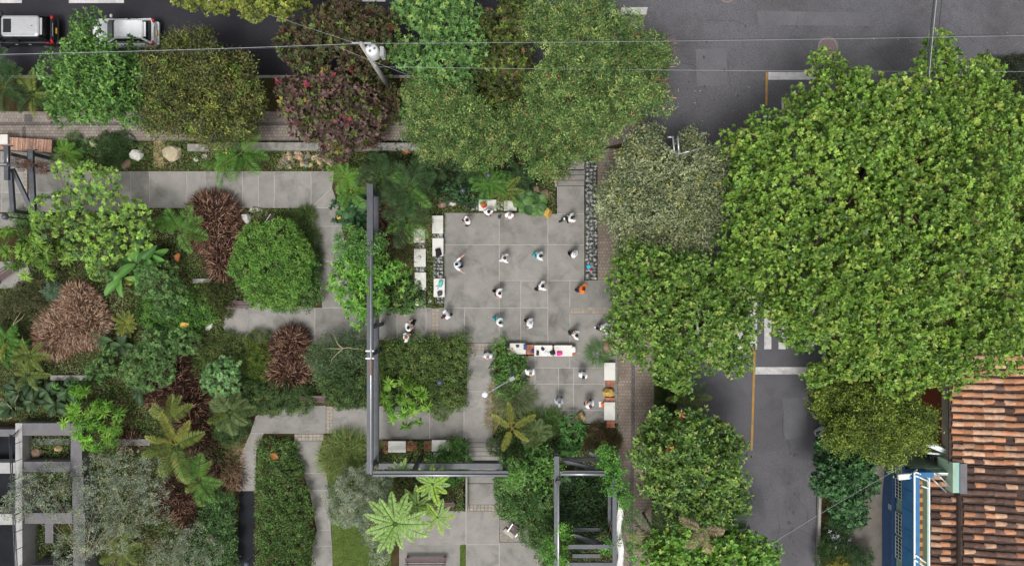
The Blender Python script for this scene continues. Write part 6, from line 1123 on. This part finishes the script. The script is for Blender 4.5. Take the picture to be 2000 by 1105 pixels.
# ---- palms: every frond is a part
def frond_mesh(name, pl, seed, pairs=30, leaf=.3, wid=.019, droop=.4, ang=.95, rach='60803e', rise=.25, base=.12, m=None):
    r = rng(seed); cols, w = pl; V = []; F = []; Cc = []
    def rp(t): return np.array([t * (1 - .12 * t), 0, rise * t - droop * t * t])
    pos, dr, up, L, Wd, cc = [], [], [], [], [], []
    for k in range(pairs):
        t = base + (1 - base) * (k + .5) / pairs; env = math.sin(math.pi * (t * .85 + .13)) ** .7
        for s in (-1, 1):
            pos.append(rp(t)); d = np.array([math.cos(ang + .25 * (1 - t)) , s * math.sin(ang + .25 * (1 - t)), .18 - .25 * t]) + r.normal(size=3) * .06; dr.append(d); up.append(np.array([-.2, -s * .35, 1])); L.append(leaf * env * r.uniform(.88, 1.1)); Wd.append(wid * r.uniform(.85, 1.15)); cc.append(cols[r.choice(len(cols), p=w)] * r.uniform(.85, 1.15))
    me = mesh_leaves(name, np.array(pos), np.array(dr), np.array(up), np.array(L), np.array(Wd), np.array(cc), T_KITE, m or LM)
    b = bmesh.new(); b.from_mesh(me); lay = b.verts.layers.float_color['tint']; pv = None; rc_ = hx(rach, LK)
    for i in range(7):
        t = i / 6; p = rp(t); q = .011 * (1 - t * .8); vs = [b.verts.new((p[0], p[1] + a, p[2] + c)) for a, c in ((q, .004), (-q, .004), (0, q + .006))]
        for v_ in vs: v_[lay] = (*rc_, 1)
        if pv:
            for j in range(3): b.faces.new((pv[j], pv[(j + 1) % 3], vs[(j + 1) % 3], vs[j]))
        pv = vs
    b.to_mesh(me); b.free(); return me
FR = {}
def frond(kind):
    if kind not in FR:
        S = dict(green=(pal('69aa3e', '589a38', '7ab84a'), {}), dark=(pal('456f3c', '3a6034', '548048'), {}), yellow=(pal('9aa83c', '8a9c38', 'b0a63c', '7a9038'), dict(rach='b0a040', leaf=.17, pairs=44, droop=.25, wid=.016)), olive=(pal('86a044', '769238', '93ac4c', ('b0a045', .3)), dict(leaf=.22, pairs=44, wid=.016, droop=.35)),
                 lime=(pal('78b83c', '68a834', '88c448'), dict(rach='9ab850')), fern=(pal('a0cc68', '90c05a', 'aed678', '80b450'), dict(leaf=.16, pairs=30, wid=.036, ang=1.1, droop=.25, rise=.25, base=.06)), limefern=(pal('a3d03c', '96c638', 'b0d850'), dict(leaf=.19, pairs=24, wid=.045, ang=1.05, droop=.22, base=.06)),
                 dead=(pal('b09880', '9c846c', 'c0aa92'), dict(rach='a08a70', droop=.5, leaf=.26, m=LMD)), fan=(pal('7f9a58', '6f8c4c', '8fa868'), dict()), blue=(pal('5c8568', '4f785c', '6f9578'), dict(leaf=.2, pairs=20, wid=.03)), brown=(pal('7a5a3c', '8f6f45', '6a4c34'), dict(m=LMD)))[kind]
        FR[kind] = [frond_mesh('frond', S[0], 900 + i + len(FR) * 10, **S[1]) for i in range(2)]
    return FR[kind]
def palm(label, px, py, z, n, lpx, kind, seed, group='garden palms', spread=(0, 360), name='palm', cat='palm', trunk=.08, tilt=(.0, .45), mixk=None):
    x, y, _ = W(px, py, z); zb = g(y); t = empty(name, (x, y, zb)); tag(t, label, cat, group); r = random.Random(seed); h = z - zb; Lm = lpx / PPM * (HC - z) / HC
    if trunk: MB().tube([(0, 0, -.05), (.03, .02, h * .5), (0, 0, h)], [trunk * 1.2, trunk, trunk * .8], 8).obj('trunk', M_BARK, t, True)
    for i in range(n):
        a = R(spread[0] + (spread[1] - spread[0]) * (i + r.uniform(-.25, .25)) / n); k = mixk if mixk and r.random() < .3 else kind; s = Lm * r.uniform(.8, 1.1)
        link('frond', r.choice(frond(k)), t, (0, 0, h), (r.uniform(-.25, .25), -r.uniform(*tilt) + .1, a), (s, s * r.uniform(.9, 1.1), s))
    return t
palm('palm with drooping green fronds at the end of the concrete wall', 470, 300, 1.8, 8, 62, 'green', 1, mixk='lime'); palm('small green palm hanging over the upper path', 440, 325, 1.2, 6, 45, 'green', 2)
palm('palm frond tuft above the purple grass at the upper path', 352, 450, 1.6, 6, 56, 'green', 3, spread=(-60, 200)); palm('bright single frond plant left of purple grass', 330, 425, 1.2, 4, 42, 'lime', 4, spread=(200, 360))
palm('bright green palm right of the rubble bank', 672, 345, 1.8, 9, 40, 'lime', 5); palm('tall green palm at the corner of the upper path', 685, 375, 1.7, 7, 42, 'lime', 6, mixk='green')
palm('dark palm left of the wide northern palms', 745, 345, 2.4, 9, 62, 'dark', 7); palm('large dark palm between steel frame and north benches', 800, 370, 2.8, 10, 70, 'dark', 8, mixk='green'); palm('arching palm over the half hidden bench slab', 800, 430, 2.6, 9, 62, 'dark', 9, mixk='green')
palm('fern palm under the north trees beside the globe lamp', 915, 330, 1.4, 8, 38, 'green', 10, mixk='dark'); palm('fern palm behind the bench with the red bag', 955, 360, 1.4, 9, 45, 'green', 11); palm('yellowish fern palm over the north bench slab', 985, 375, 1.4, 9, 45, 'olive', 12, mixk='green'); palm('dark fern palm beside the yellow boulder', 1010, 350, 1.2, 7, 38, 'dark', 13); palm('dark fern palm under the grey green tree pods', 840, 320, 1.6, 8, 50, 'dark', 35)
palm('yellow green palm tuft at the brick wall end', 128, 300, 1.2, 9, 36, 'lime', 14); palm('blue grey star shaped agave near the diagonal bench', 103, 570, .7, 16, 26, 'blue', 15, name='agave', cat='agave', trunk=0); palm('yellow fringed cycad in the left garden', 246, 632, .9, 14, 32, 'olive', 16, mixk='yellow')
palm('palm with long fronds above the low garden wall', 60, 695, 1.4, 7, 46, 'olive', 17, mixk='green'); palm('palm at the left edge below the olive shrubs', 15, 665, 1.4, 6, 42, 'green', 18, mixk='yellow'); palm('palm with arching fronds left of low garden wall', 55, 730, 1.2, 6, 40, 'olive', 36)
palm('large olive palm with long fronds right of the concrete frame', 345, 868, 2.8, 7, 82, 'olive', 19, spread=(20, 330), mixk='yellow'); palm('upright olive palm behind the large olive palm', 335, 820, 2.4, 5, 60, 'olive', 20, spread=(30, 200)); palm('small green palm over the dark purple grass', 390, 935, 1.9, 8, 56, 'green', 21, mixk='olive'); palm('olive palm among the acacia branches at the bottom left', 240, 1070, 1.6, 7, 52, 'olive', 22)
palm('grey green fan palm above the lower path', 450, 805, 1.6, 9, 52, 'fan', 23, mixk='olive'); palm('yellow palm with five stiff fronds beside the steps', 1000, 836, 2.4, 5, 58, 'yellow', 24, spread=(20, 380), tilt=(-.1, .15)); palm('fan palm right of the yellow palm', 1045, 845, 1.2, 12, 36, 'fan', 25)
palm('palm with dead tan fronds between two roadside trees', 1370, 1032, 7.2, 4, 58, 'dead', 26, spread=(150, 430), tilt=(-.1, .2)); palm('dark palm under the roadside trees at bottom', 1400, 1040, 3.6, 9, 80, 'dark', 27); palm('dark palm overhanging the brick sidewalk at the bottom', 1280, 1045, 3.4, 8, 66, 'dark', 28, mixk='olive')
palm('roadside palm with thin yellow fronds by the globe lamp', 1345, 775, 2.0, 8, 48, 'olive', 29, mixk='dark'); palm('small palm at the kerb left of the east road', 1355, 800, 1.6, 6, 34, 'green', 30, mixk='olive')
palm('palm at the left edge of the north verge', 10, 170, 1.8, 8, 56, 'dark', 31); palm('palm with broad fronds on the north verge', 65, 185, 1.4, 8, 52, 'dark', 32, mixk='olive'); palm('dry tipped palm beside the bright tree on the north verge', 125, 205, 1.4, 6, 42, 'olive', 33, mixk='brown'); palm('dark palm at the left end of the north road', -5, 130, 2.0, 7, 48, 'dark', 34)
FT = 'lime green tree ferns on the lower terrace'
palm('large lime green tree fern on the lower terrace', 772, 1022, 3.4, 15, 72, 'fern', 40, FT, name='tree_fern', cat='tree fern', tilt=(-.05, .2)); palm('yellow lime tree fern behind the large one', 845, 945, 3.2, 11, 46, 'limefern', 41, FT, name='tree_fern', cat='tree fern', mixk='fern', tilt=(-.05, .2)); palm('small lime tree fern right of the large one', 855, 1010, 2.4, 9, 44, 'fern', 42, FT, name='tree_fern', cat='tree fern', mixk='limefern', tilt=(-.05, .2)); palm('lime tree fern left of the yellow lime one over the beam', 785, 925, 3.4, 7, 34, 'fern', 43, FT, name='tree_fern', cat='tree fern', spread=(20, 200)); palm('pale tree fern between the large and the yellow one', 815, 985, 2.2, 8, 46, 'fern', 44, FT, name='tree_fern', cat='tree fern')
# ---- banana-like and big leaved plants: every leaf is a part
def bigleaf_mesh(pl, seed, w=.32, fold=.12):
    r = rng(seed); n = 9; V = []; F = []
    for i in range(n):
        t = i / (n - 1); hw = w * (math.sin(math.pi * min(1, t * .93 + .05)) ** .65); z = .25 * t - .4 * t * t
        for s in (-1, -.5, 0, .5, 1): V.append((t, s * hw + r.normal() * .006, z + abs(s) * fold * hw / w - (.02 * math.sin(i * 2.6) if abs(s) == 1 else 0)))
    F = [(i * 5 + j, (i + 1) * 5 + j, (i + 1) * 5 + j + 1, i * 5 + j + 1) for i in range(n - 1) for j in range(4)]
    c = np.repeat((pl[0][r.choice(len(pl[0]))] * r.uniform(.9, 1.1))[None], len(V), 0); 
    for i in range(n): c[i * 5 + 2] *= 1.25
    return raw_mesh('leaf', np.array(V), F, 1, len(V), c, LM)
BL = {k: [bigleaf_mesh(p, 950 + i * 7, w) for i in range(3)] for k, p, w in (('banana', pal('4f8f3a', '5f9f42', '458035'), .2), ('taro', pal('3f6f40', '35603a', '4c7d4a'), .4), ('dark', pal('3c5c34', '32502e', '466a3c'), .26), ('round', pal('4a7a38', '57883f', '3e6a32'), .5), ('yellow', pal('d8b03a', 'e0b848'), .38), ('orange', pal('c07a3a', 'b06a30'), .36))}
def bigplant(label, px, py, z, n, lpx, kind, seed, group='large leaved garden plants', spread=(0, 360), tilt=(-.2, .6)):
    x, y, _ = W(px, py, z); zb = g(y); t = empty('leafy_plant', (x, y, zb)); tag(t, label, 'plant', group); r = random.Random(seed); Lm = lpx / PPM
    MB().tube([(0, 0, -.05), (0, 0, z - zb)], [.05, .03], 6).obj('stem', M_BARK, t, True)
    for i in range(n):
        a = R(spread[0] + (spread[1] - spread[0]) * (i + r.uniform(-.2, .2)) / n); s = Lm * r.uniform(.65, 1.1); link('leaf', r.choice(BL[kind]), t, (.06 * math.cos(a), .06 * math.sin(a), (z - zb) * r.uniform(.6, 1)), (r.uniform(-.3, .3), -r.uniform(*tilt), a), (s, s, s))
bigplant('banana plant with broad leaves in the middle left garden', 262, 515, 1.8, 6, 48, 'banana', 1, spread=(-20, 330)); bigplant('small banana plant under the lime tipped tree', 235, 545, 1.2, 4, 40, 'banana', 2, spread=(150, 420)); bigplant('banana leaf plant above the ferny shrub', 285, 505, 1.6, 3, 36, 'banana', 3, spread=(-40, 60))
for i, (px, py) in enumerate(((30, 765), (60, 785), (90, 765), (20, 795), (105, 790), (55, 750), (130, 765))): bigplant('dark broad leaved plant above the concrete frame, ' + ('second from the left edge', 'right of centre of its row', 'below the low garden wall left end', 'at the left edge nearest the pool', 'nearest the lime umbrella plant', 'topmost beside the palm', 'at the right end of its row')[i], px, py, .9, 7, 26, 'dark', 10 + i, 'dark broad leaved plants above the concrete frame')
for i, (px, py) in enumerate(((1015, 390), (1035, 385), (1055, 392), (1025, 402), (1050, 405), (1038, 400))): bigplant('round leaved green plant by the plaza north edge, ' + ('nearest the bench slab', 'at the back of the clump', 'nearest the brown boulder', 'lower left of the clump', 'touching the yellow boulder', 'in the middle of the clump')[i], px, py, .6, 6, 18, 'round', 30 + i, 'round leaved clump by the yellow boulder', tilt=(-.1, .3))
bigplant('taro plant left of the upper steel frame', 690, 400, 1.1, 6, 30, 'taro', 40); bigplant('taro plant beside the upper path edge', 672, 420, .9, 5, 24, 'taro', 41); bigplant('taro plant between steel beams and palms', 730, 400, 1.0, 4, 28, 'taro', 42); bigplant('dark plant with paddle leaves below pale brown grass', 195, 660, .8, 7, 26, 'dark', 43); bigplant('paddle leaved plant right of the yellow fringed cycad', 330, 655, .8, 5, 24, 'dark', 44); bigplant('paddle leaved plant beside the ferny shrub', 235, 675, .8, 6, 26, 'dark', 45)
bigplant('broad leaved plant above the dark purple grass', 270, 765, 1.0, 5, 26, 'dark', 46); bigplant('dark taro inside the ladder steel frame', 1115, 1005, .8, 6, 26, 'taro', 47); bigplant('dark taro at the foot of the ladder frame', 1105, 945, .8, 5, 24, 'taro', 48); bigplant('dark taro group left of the ladder frame', 1045, 990, 1.2, 5, 24, 'taro', 49)
for px, py, k, l in ((352, 636, 'yellow', 'yellow leaf lying on the green ground shrub'), (245, 550, 'yellow', 'yellow leaf under the banana leaves'), (670, 415, 'yellow', 'yellow leaf at the edge of the vertical path'), (694, 446, 'orange', 'orange dry leaf left of the steel frame'), (543, 894, 'orange', 'orange leaf on the long hedge'), (785, 293, 'orange', 'large brown dry leaf on the concrete wall'), (350, 495, 'orange', 'orange brown dry leaf left of the grass tail')):
    o = link('fallen_leaf', BL[k][0], None, W(px, py, .75), (.2, -.1, px), (.55, .55, .55)); tag(o, l, 'leaf', 'single bright dead leaves')
# ---- fountain grasses and tufts
def grass(label, L, hgt, pl, seed, plume=None, blade=.75, nb=260, wd=.022, group=None, np_=.5, lean=.75):
    lb = [(*W(px, py, hgt * .5)[:2], rx / PPM, ry / PPM) for px, py, rx, ry in L]; x0 = sum(l[0] for l in lb) / len(lb); y0 = sum(l[1] for l in lb) / len(lb); zb = g(y0)
    t = empty('ornamental_grass', (x0, y0, zb)); tag(t, label, 'grass', group); r = rng(seed)
    def blades(pl, n_tot, ln, w, dense, h0, h1, name, m):
        B = []; D = []; U = []
        for (x, y, rx, ry) in lb:
            n = int(n_tot * (rx * ry)); a = r.uniform(0, 2 * np.pi, n); q = np.sqrt(r.uniform(0, 1, n)) * dense; ex, ey = np.cos(a) * q, np.sin(a) * q
            B.append(np.stack([x - x0 + ex * rx, y - y0 + ey * ry, r.uniform(h0, h1, n) * hgt * (1 - .45 * q * q)], 1)); D.append(np.stack([ex * lean + r.normal(size=n) * .28, ey * lean + r.normal(size=n) * .28, .62 - .62 * q + r.normal(size=n) * .12], 1)); 
        B, D = np.concatenate(B), nrm(np.concatenate(D)); N = len(B); cols, w_ = pl
        c = cols[r.choice(len(cols), N, p=w_)] * r.uniform(.7, 1.3, (N, 1)); U = nrm(np.array([0, 0, 1.0]) + r.normal(size=(N, 3)) * .5)
        o = link(name, mesh_leaves(name, B, D, U, ln * r.uniform(.6, 1.2, N), w * r.uniform(.7, 1.3, N), np.clip(c, .003, .9), T_BLADE, m), t); o['kind'] = 'stuff'
    blades(pl, nb, blade, wd, .95, .1, .8, 'blades', LMD)
    if plume: blades(plume, nb * np_ * .8, blade * .5, wd * 1.5, 1.1, .6, 1.05, 'plumes', LMD)
    return t
PUR = pal('4a322d', '3e2926', '573c34', '33221f', ('6a5040', .35)); PLU = pal('ad8870', '9c7660', '8a6452', 'bd9c80', ('70503f', .8)); PBR = pal('775844', '664a3c', '886a52', '563e33', ('988060', .35))
GP = 'fountain grass clumps'
grass('tall dark purple fountain grass beside the round bright shrub', [(415, 420, 48, 42), (420, 455, 44, 40), (395, 445, 36, 40), (430, 500, 26, 34), (432, 525, 24, 20)], 1.3, PUR, 1, PLU, nb=900, group=GP)
grass('wide pale brown fountain grass in the left garden', [(150, 600, 44, 30), (125, 640, 52, 42), (165, 635, 44, 40), (105, 660, 36, 36), (150, 575, 28, 20)], 1.2, PBR, 2, pal('c8a68a', 'b8967c', 'd5b89c', ('9c7862', .6)), nb=950, np_=.75, group=GP)
grass('brown fountain grass between yellow shrub and feathery bush', [(568, 662, 28, 22), (560, 690, 34, 34), (560, 725, 40, 34), (572, 675, 26, 28)], 1.2, PUR, 3, PLU, nb=900, group=GP)
grass('dark purple grass with few plumes in the lower left garden', [(345, 750, 36, 30), (330, 775, 44, 36), (370, 785, 32, 34), (345, 720, 24, 24)], 1.1, PUR, 4, PLU, nb=850, np_=.3, group=GP)
grass('dark purple grass behind the large olive palm', [(375, 825, 30, 34), (385, 860, 26, 22), (250, 860, 24, 16)], 1.0, PUR, 5, PLU, nb=700, np_=.25, group=GP)
grass('dark purple grass between green palm and long hedge', [(420, 895, 40, 34), (440, 925, 30, 36), (350, 960, 44, 32), (330, 990, 34, 26), (370, 1010, 36, 28), (385, 1040, 30, 22)], .9, PUR, 6, PLU, nb=650, np_=.3, group=GP)
grass('purple brown grass between the steel frame and bench rows', [(760, 430, 26, 34), (770, 455, 24, 26), (745, 420, 16, 24)], .9, PUR, 7, PLU, nb=800, np_=.4, group=GP)
grass('straw coloured grass beside the half hidden bench slab', [(825, 440, 14, 30), (820, 410, 14, 20), (815, 470, 14, 14)], .8, pal('a8946c', '8f8058', '7a8048'), 8, None, blade=.55, nb=700, group='green and straw grass tufts')
GG = pal('6f8f45', '5c7d3a', '7f9c50', '8f9a58', ('a8a068', .4))
grass('long green grass tuft at the foot of the curved path', [(670, 880, 36, 30), (655, 900, 30, 30), (690, 900, 32, 28), (680, 862, 34, 16)], .8, GG, 9, None, blade=.8, nb=800, group='green and straw grass tufts')
grass('spiky green grass beside the brown boulder', [(1168, 690, 17, 17)], .7, pal('5c8f45', '4c7f3a', '6fa055'), 10, None, blade=.75, nb=1200, wd=.018, group='green and straw grass tufts')
grass('grey green grass tuft left of the court', [(1005, 785, 30, 24), (1020, 775, 24, 24), (1000, 765, 24, 20)], .8, pal('6f8a58', '5f7c4c', '80986a', '8a8a60'), 11, None, blade=.65, nb=850, wd=.02, group='green and straw grass tufts')
grass('green grass tuft at the south edge of the court', [(1055, 820, 24, 18), (1075, 830, 24, 20), (1040, 830, 20, 18), (1085, 815, 16, 14)], .7, pal('5a7f3c', '4a6f34', '6a8f48'), 12, None, blade=.6, nb=900, wd=.02, group='green and straw grass tufts')
grass('dark green meadow grass along the vertical path', [(600, 440, 16, 36), (605, 480, 18, 34), (595, 420, 14, 16), (612, 510, 16, 24)], .6, pal('4f6a34', '435c2e', '5c773c'), 13, None, blade=.5, nb=900, group='green and straw grass tufts')
grass('straw meadow grass between the climber and bench rows', [(795, 500, 18, 30), (790, 530, 20, 26), (780, 480, 20, 20), (800, 470, 14, 18)], .6, pal('6a7040', '7a7a4c', '5a6636', '8a8058'), 14, None, blade=.5, nb=900, group='green and straw grass tufts')
grass('dry straw edging along the path left of the long hedge', [(455, 900, 14, 40), (450, 935, 14, 26), (462, 870, 12, 18)], .3, pal('b59a74', 'a08560', 'c0a884'), 15, None, blade=.4, nb=700, group='green and straw grass tufts')
grass('dry straw grass at the corridor edge beside street lamp', [(962, 790, 10, 34), (968, 760, 10, 22), (958, 820, 10, 20)], .3, pal('a89a6c', '948a5c', 'b5a884'), 16, None, blade=.4, nb=700, group='green and straw grass tufts')
# ---- low ground cover, turf blades, litter: uncountable
def scatter_poly(polys, dens, r):
    out = []
    for P in polys:
        P = np.array(P, float); x0, y0 = P.min(0); x1, y1 = P.max(0); n = int((x1 - x0) * (y1 - y0) / 900 * dens); q = np.stack([r.uniform(x0, x1, n), r.uniform(y0, y1, n)], 1); ins = np.zeros(n, bool); j = len(P) - 1
        for i in range(len(P)):
            c = ((P[i, 1] > q[:, 1]) != (P[j, 1] > q[:, 1])) & (q[:, 0] < (P[j, 0] - P[i, 0]) * (q[:, 1] - P[i, 1]) / (P[j, 1] - P[i, 1] + 1e-9) + P[i, 0]); ins ^= c; j = i
        out.append(q[ins])
    return np.concatenate(out)
def cover(name, label, polys, dens, pl, seed, L=.12, Wd=.05, h=.14, m=None, tmpl=T_KITE, upb=.6, avoid=True):
    r = rng(seed); q = scatter_poly(polys, dens, r)
    if avoid:
        for P in SLABS:
            A = np.array(P); x0, y0 = A.min(0) + 1.5; x1, y1 = A.max(0) - 1.5
            if len(P) == 4 and abs(A[0][1] - A[1][1]) < 1: q = q[~((q[:, 0] > x0) & (q[:, 0] < x1) & (q[:, 1] > y0) & (q[:, 1] < y1))]
    n = len(q); x = (q[:, 0] - 1000) / PPM; y = (552.5 - q[:, 1]) / PPM; gz = np.interp(y, *GT)
    # patches of taller and shorter growth, and of different tint
    f = np.sin(x * 1.7 + 2 * np.sin(y * 1.1)) * np.sin(y * 1.9 + 1.3 * np.sin(x * .9)); hh = h * (.6 + .4 * f + r.uniform(0, .6, n)); cols, w = pl
    ci = np.clip(((f + 1) / 2 * len(cols) + r.normal(size=n) * .9).astype(int), 0, len(cols) - 1); c = cols[ci] * r.uniform(.72, 1.28, (n, 1))
    a = r.uniform(0, 6.28, n); D = np.stack([np.cos(a), np.sin(a), r.uniform(-.1, upb, n)], 1); U = nrm(np.array([0, 0, 1.]) + r.normal(size=(n, 3)) * .45)
    k = (1 - (gz + hh) / HC); me = mesh_leaves(name, np.stack([x * k, y * k, gz + np.maximum(.0, hh)], 1), D, U, L * r.uniform(.6, 1.3, n), Wd * r.uniform(.7, 1.3, n), np.clip(c, .003, .9), tmpl, m or LM)
    o = link(name, me); tag(o, label, name.replace('_', ' '), None, 'stuff'); return o
_ys = np.linspace(-40, 40, 321); GT = (_ys, np.array([g(v) for v in _ys]))
LEFT = [(-40, 420), (70, 418), (290, 408), (470, 408), (600, 408), (612, 450), (632, 590), (500, 588), (455, 582), (436, 612), (436, 645), (460, 672), (700, 672), (716, 668), (716, 790), (640, 790), (540, 793), (488, 815), (470, 860), (462, 958), (380, 1110), (-40, 1110), (-40, 830), (40, 822), (140, 822), (168, 900), (168, 1110), (60, 1110), (60, 822), (-40, 822)]
LEFT = [(-40, 446), (70, 418), (290, 408), (600, 408), (632, 590), (500, 588), (455, 582), (436, 612), (436, 645), (460, 672), (714, 672), (714, 788), (540, 791), (488, 812), (468, 860), (462, 958), (460, 1110), (168, 1110), (165, 820), (-40, 820), (-40, 566), (40, 562), (60, 520), (30, 448)]
cover('ground_cover', 'low mixed green ground cover between the garden plants', [LEFT, [(120, 277), (640, 279), (640, 333), (150, 333)], [(655, 280), (1085, 285), (1085, 415), (868, 414), (866, 600), (735, 600), (700, 590), (662, 400)], [(735, 664), (912, 664), (912, 790), (735, 790)], [(960, 690), (1020, 700), (1015, 760), (1042, 800), (1042, 828), (1205, 828), (1205, 880), (980, 880), (955, 840)], [(1206, 690), (1206, 1110), (1196, 1110), (1080, 1110), (1034, 1058), (1032, 1010), (980, 1005), (980, 880), (1203, 880)], [(498, 855), (570, 862), (612, 990), (606, 1110), (497, 1110)], [(742, 860), (910, 860), (908, 930), (742, 935)], [(775, 935), (908, 935), (908, 998), (820, 998), (775, 1010)], [(58, 852), (137, 852), (137, 900), (58, 900)], [(58, 922), (140, 922), (140, 1000), (58, 1000)], [(60, 1022), (142, 1022), (142, 1104), (60, 1104)]],
      165, pal('4a6a30', '5c8038', '6c9242', '42602c', '778a48', '52683a', '82905a'), 201, .15, .055, .22)
cover('verge_grass', 'rough dark grass on the street verges and under street trees', [[(-40, 155), (1180, 155), (1220, 215), (1060, 216), (-40, 216)], [(1278, 640), (1335, 640), (1328, 1110), (1272, 1110)], [(1610, 860), (1670, 880), (1652, 1110), (1602, 1110)], [(1640, 260), (1720, 200), (2040, 165), (2040, 260)]], 60, pal('3c5226', '4a5f2c', '5a5c34', '6a5f3c', '344a22'), 202, .14, .03, .1, None, T_BLADE)
cover('lawn_grass', 'short bright lawn grass beside the curved path and bench rows', [[(640, 905), (660, 860), (722, 850), (722, 930), (775, 935), (765, 1110), (654, 1110), (646, 1000)], [(830, 416), (846, 420), (848, 600), (832, 602)], [(898, 1062), (909, 1062), (909, 1110), (898, 1110)], [(500, 408), (606, 408), (610, 455), (505, 440)], [(320, 270), (640, 278), (640, 284), (320, 284)]], 330, pal('6a8f3a', '7a9f46', '5c8034', '8aa852'), 203, .1, .014, .04, None, T_BLADE, .9)
cover('leaf_litter', 'scattered dry fallen leaves along the kerbs and road edge', [[(1585, 760), (1660, 900), (1640, 1110), (1590, 1110)], [(1340, 170), (1480, 170), (1470, 260), (1380, 300)], [(1700, 60), (2000, 60), (2000, 120), (1700, 130)]], 1.6, pal('a58a68', '8f7050', 'b8a080', 'c0683c'), 204, .1, .07, .004, LMD, T_LEAF, .1, False).location.z = -.115
cover('leaf_litter', 'scattered dry leaves and petals on the path edges', [[(435, 600), (700, 600), (700, 665), (435, 665)], [(735, 845), (905, 845), (905, 862), (735, 862)], [(590, 850), (645, 860), (650, 1100), (605, 1100)], [(868, 416), (1140, 416), (1140, 660), (868, 660)]], 1.4, pal('b09a78', 'd8d0c4', '8f7050'), 205, .05, .035, .006, LMD, T_LEAF, .1, False)
# bare branches
def branches(label, px, py, z, n, L, seed):
    x, y, _ = W(px, py, z); t = empty('dead_branch', (x, y, g(y))); tag(t, label, 'branch', 'dead branches'); r = random.Random(seed); mb = MB()
    for i in range(n):
        a = r.uniform(0, 6.28); p = Vector((0, 0, z)); pts = [p]; 
        for k in range(4): a += r.uniform(-.5, .5); p = p + Vector((math.cos(a), math.sin(a), r.uniform(-.15, .2))) * L / 4; pts.append(p)
        mb.tube(pts, [.03, .024, .018, .012, .006], 5)
    mb.obj('twigs', M_TWIG, t, True)
branches('pale dead branches on the verge by the blue house', 1648, 1050, .6, 5, 1.8, 1); branches('pale dead branches inside the feathery bush', 670, 680, 2.0, 4, 1.3, 2); branches('bare branch above the dark broad leaved plants', 30, 812, 1.0, 3, 1.8, 3); branches('bare branch at the left edge among olive shrubs', 25, 640, .9, 3, 1.2, 4)
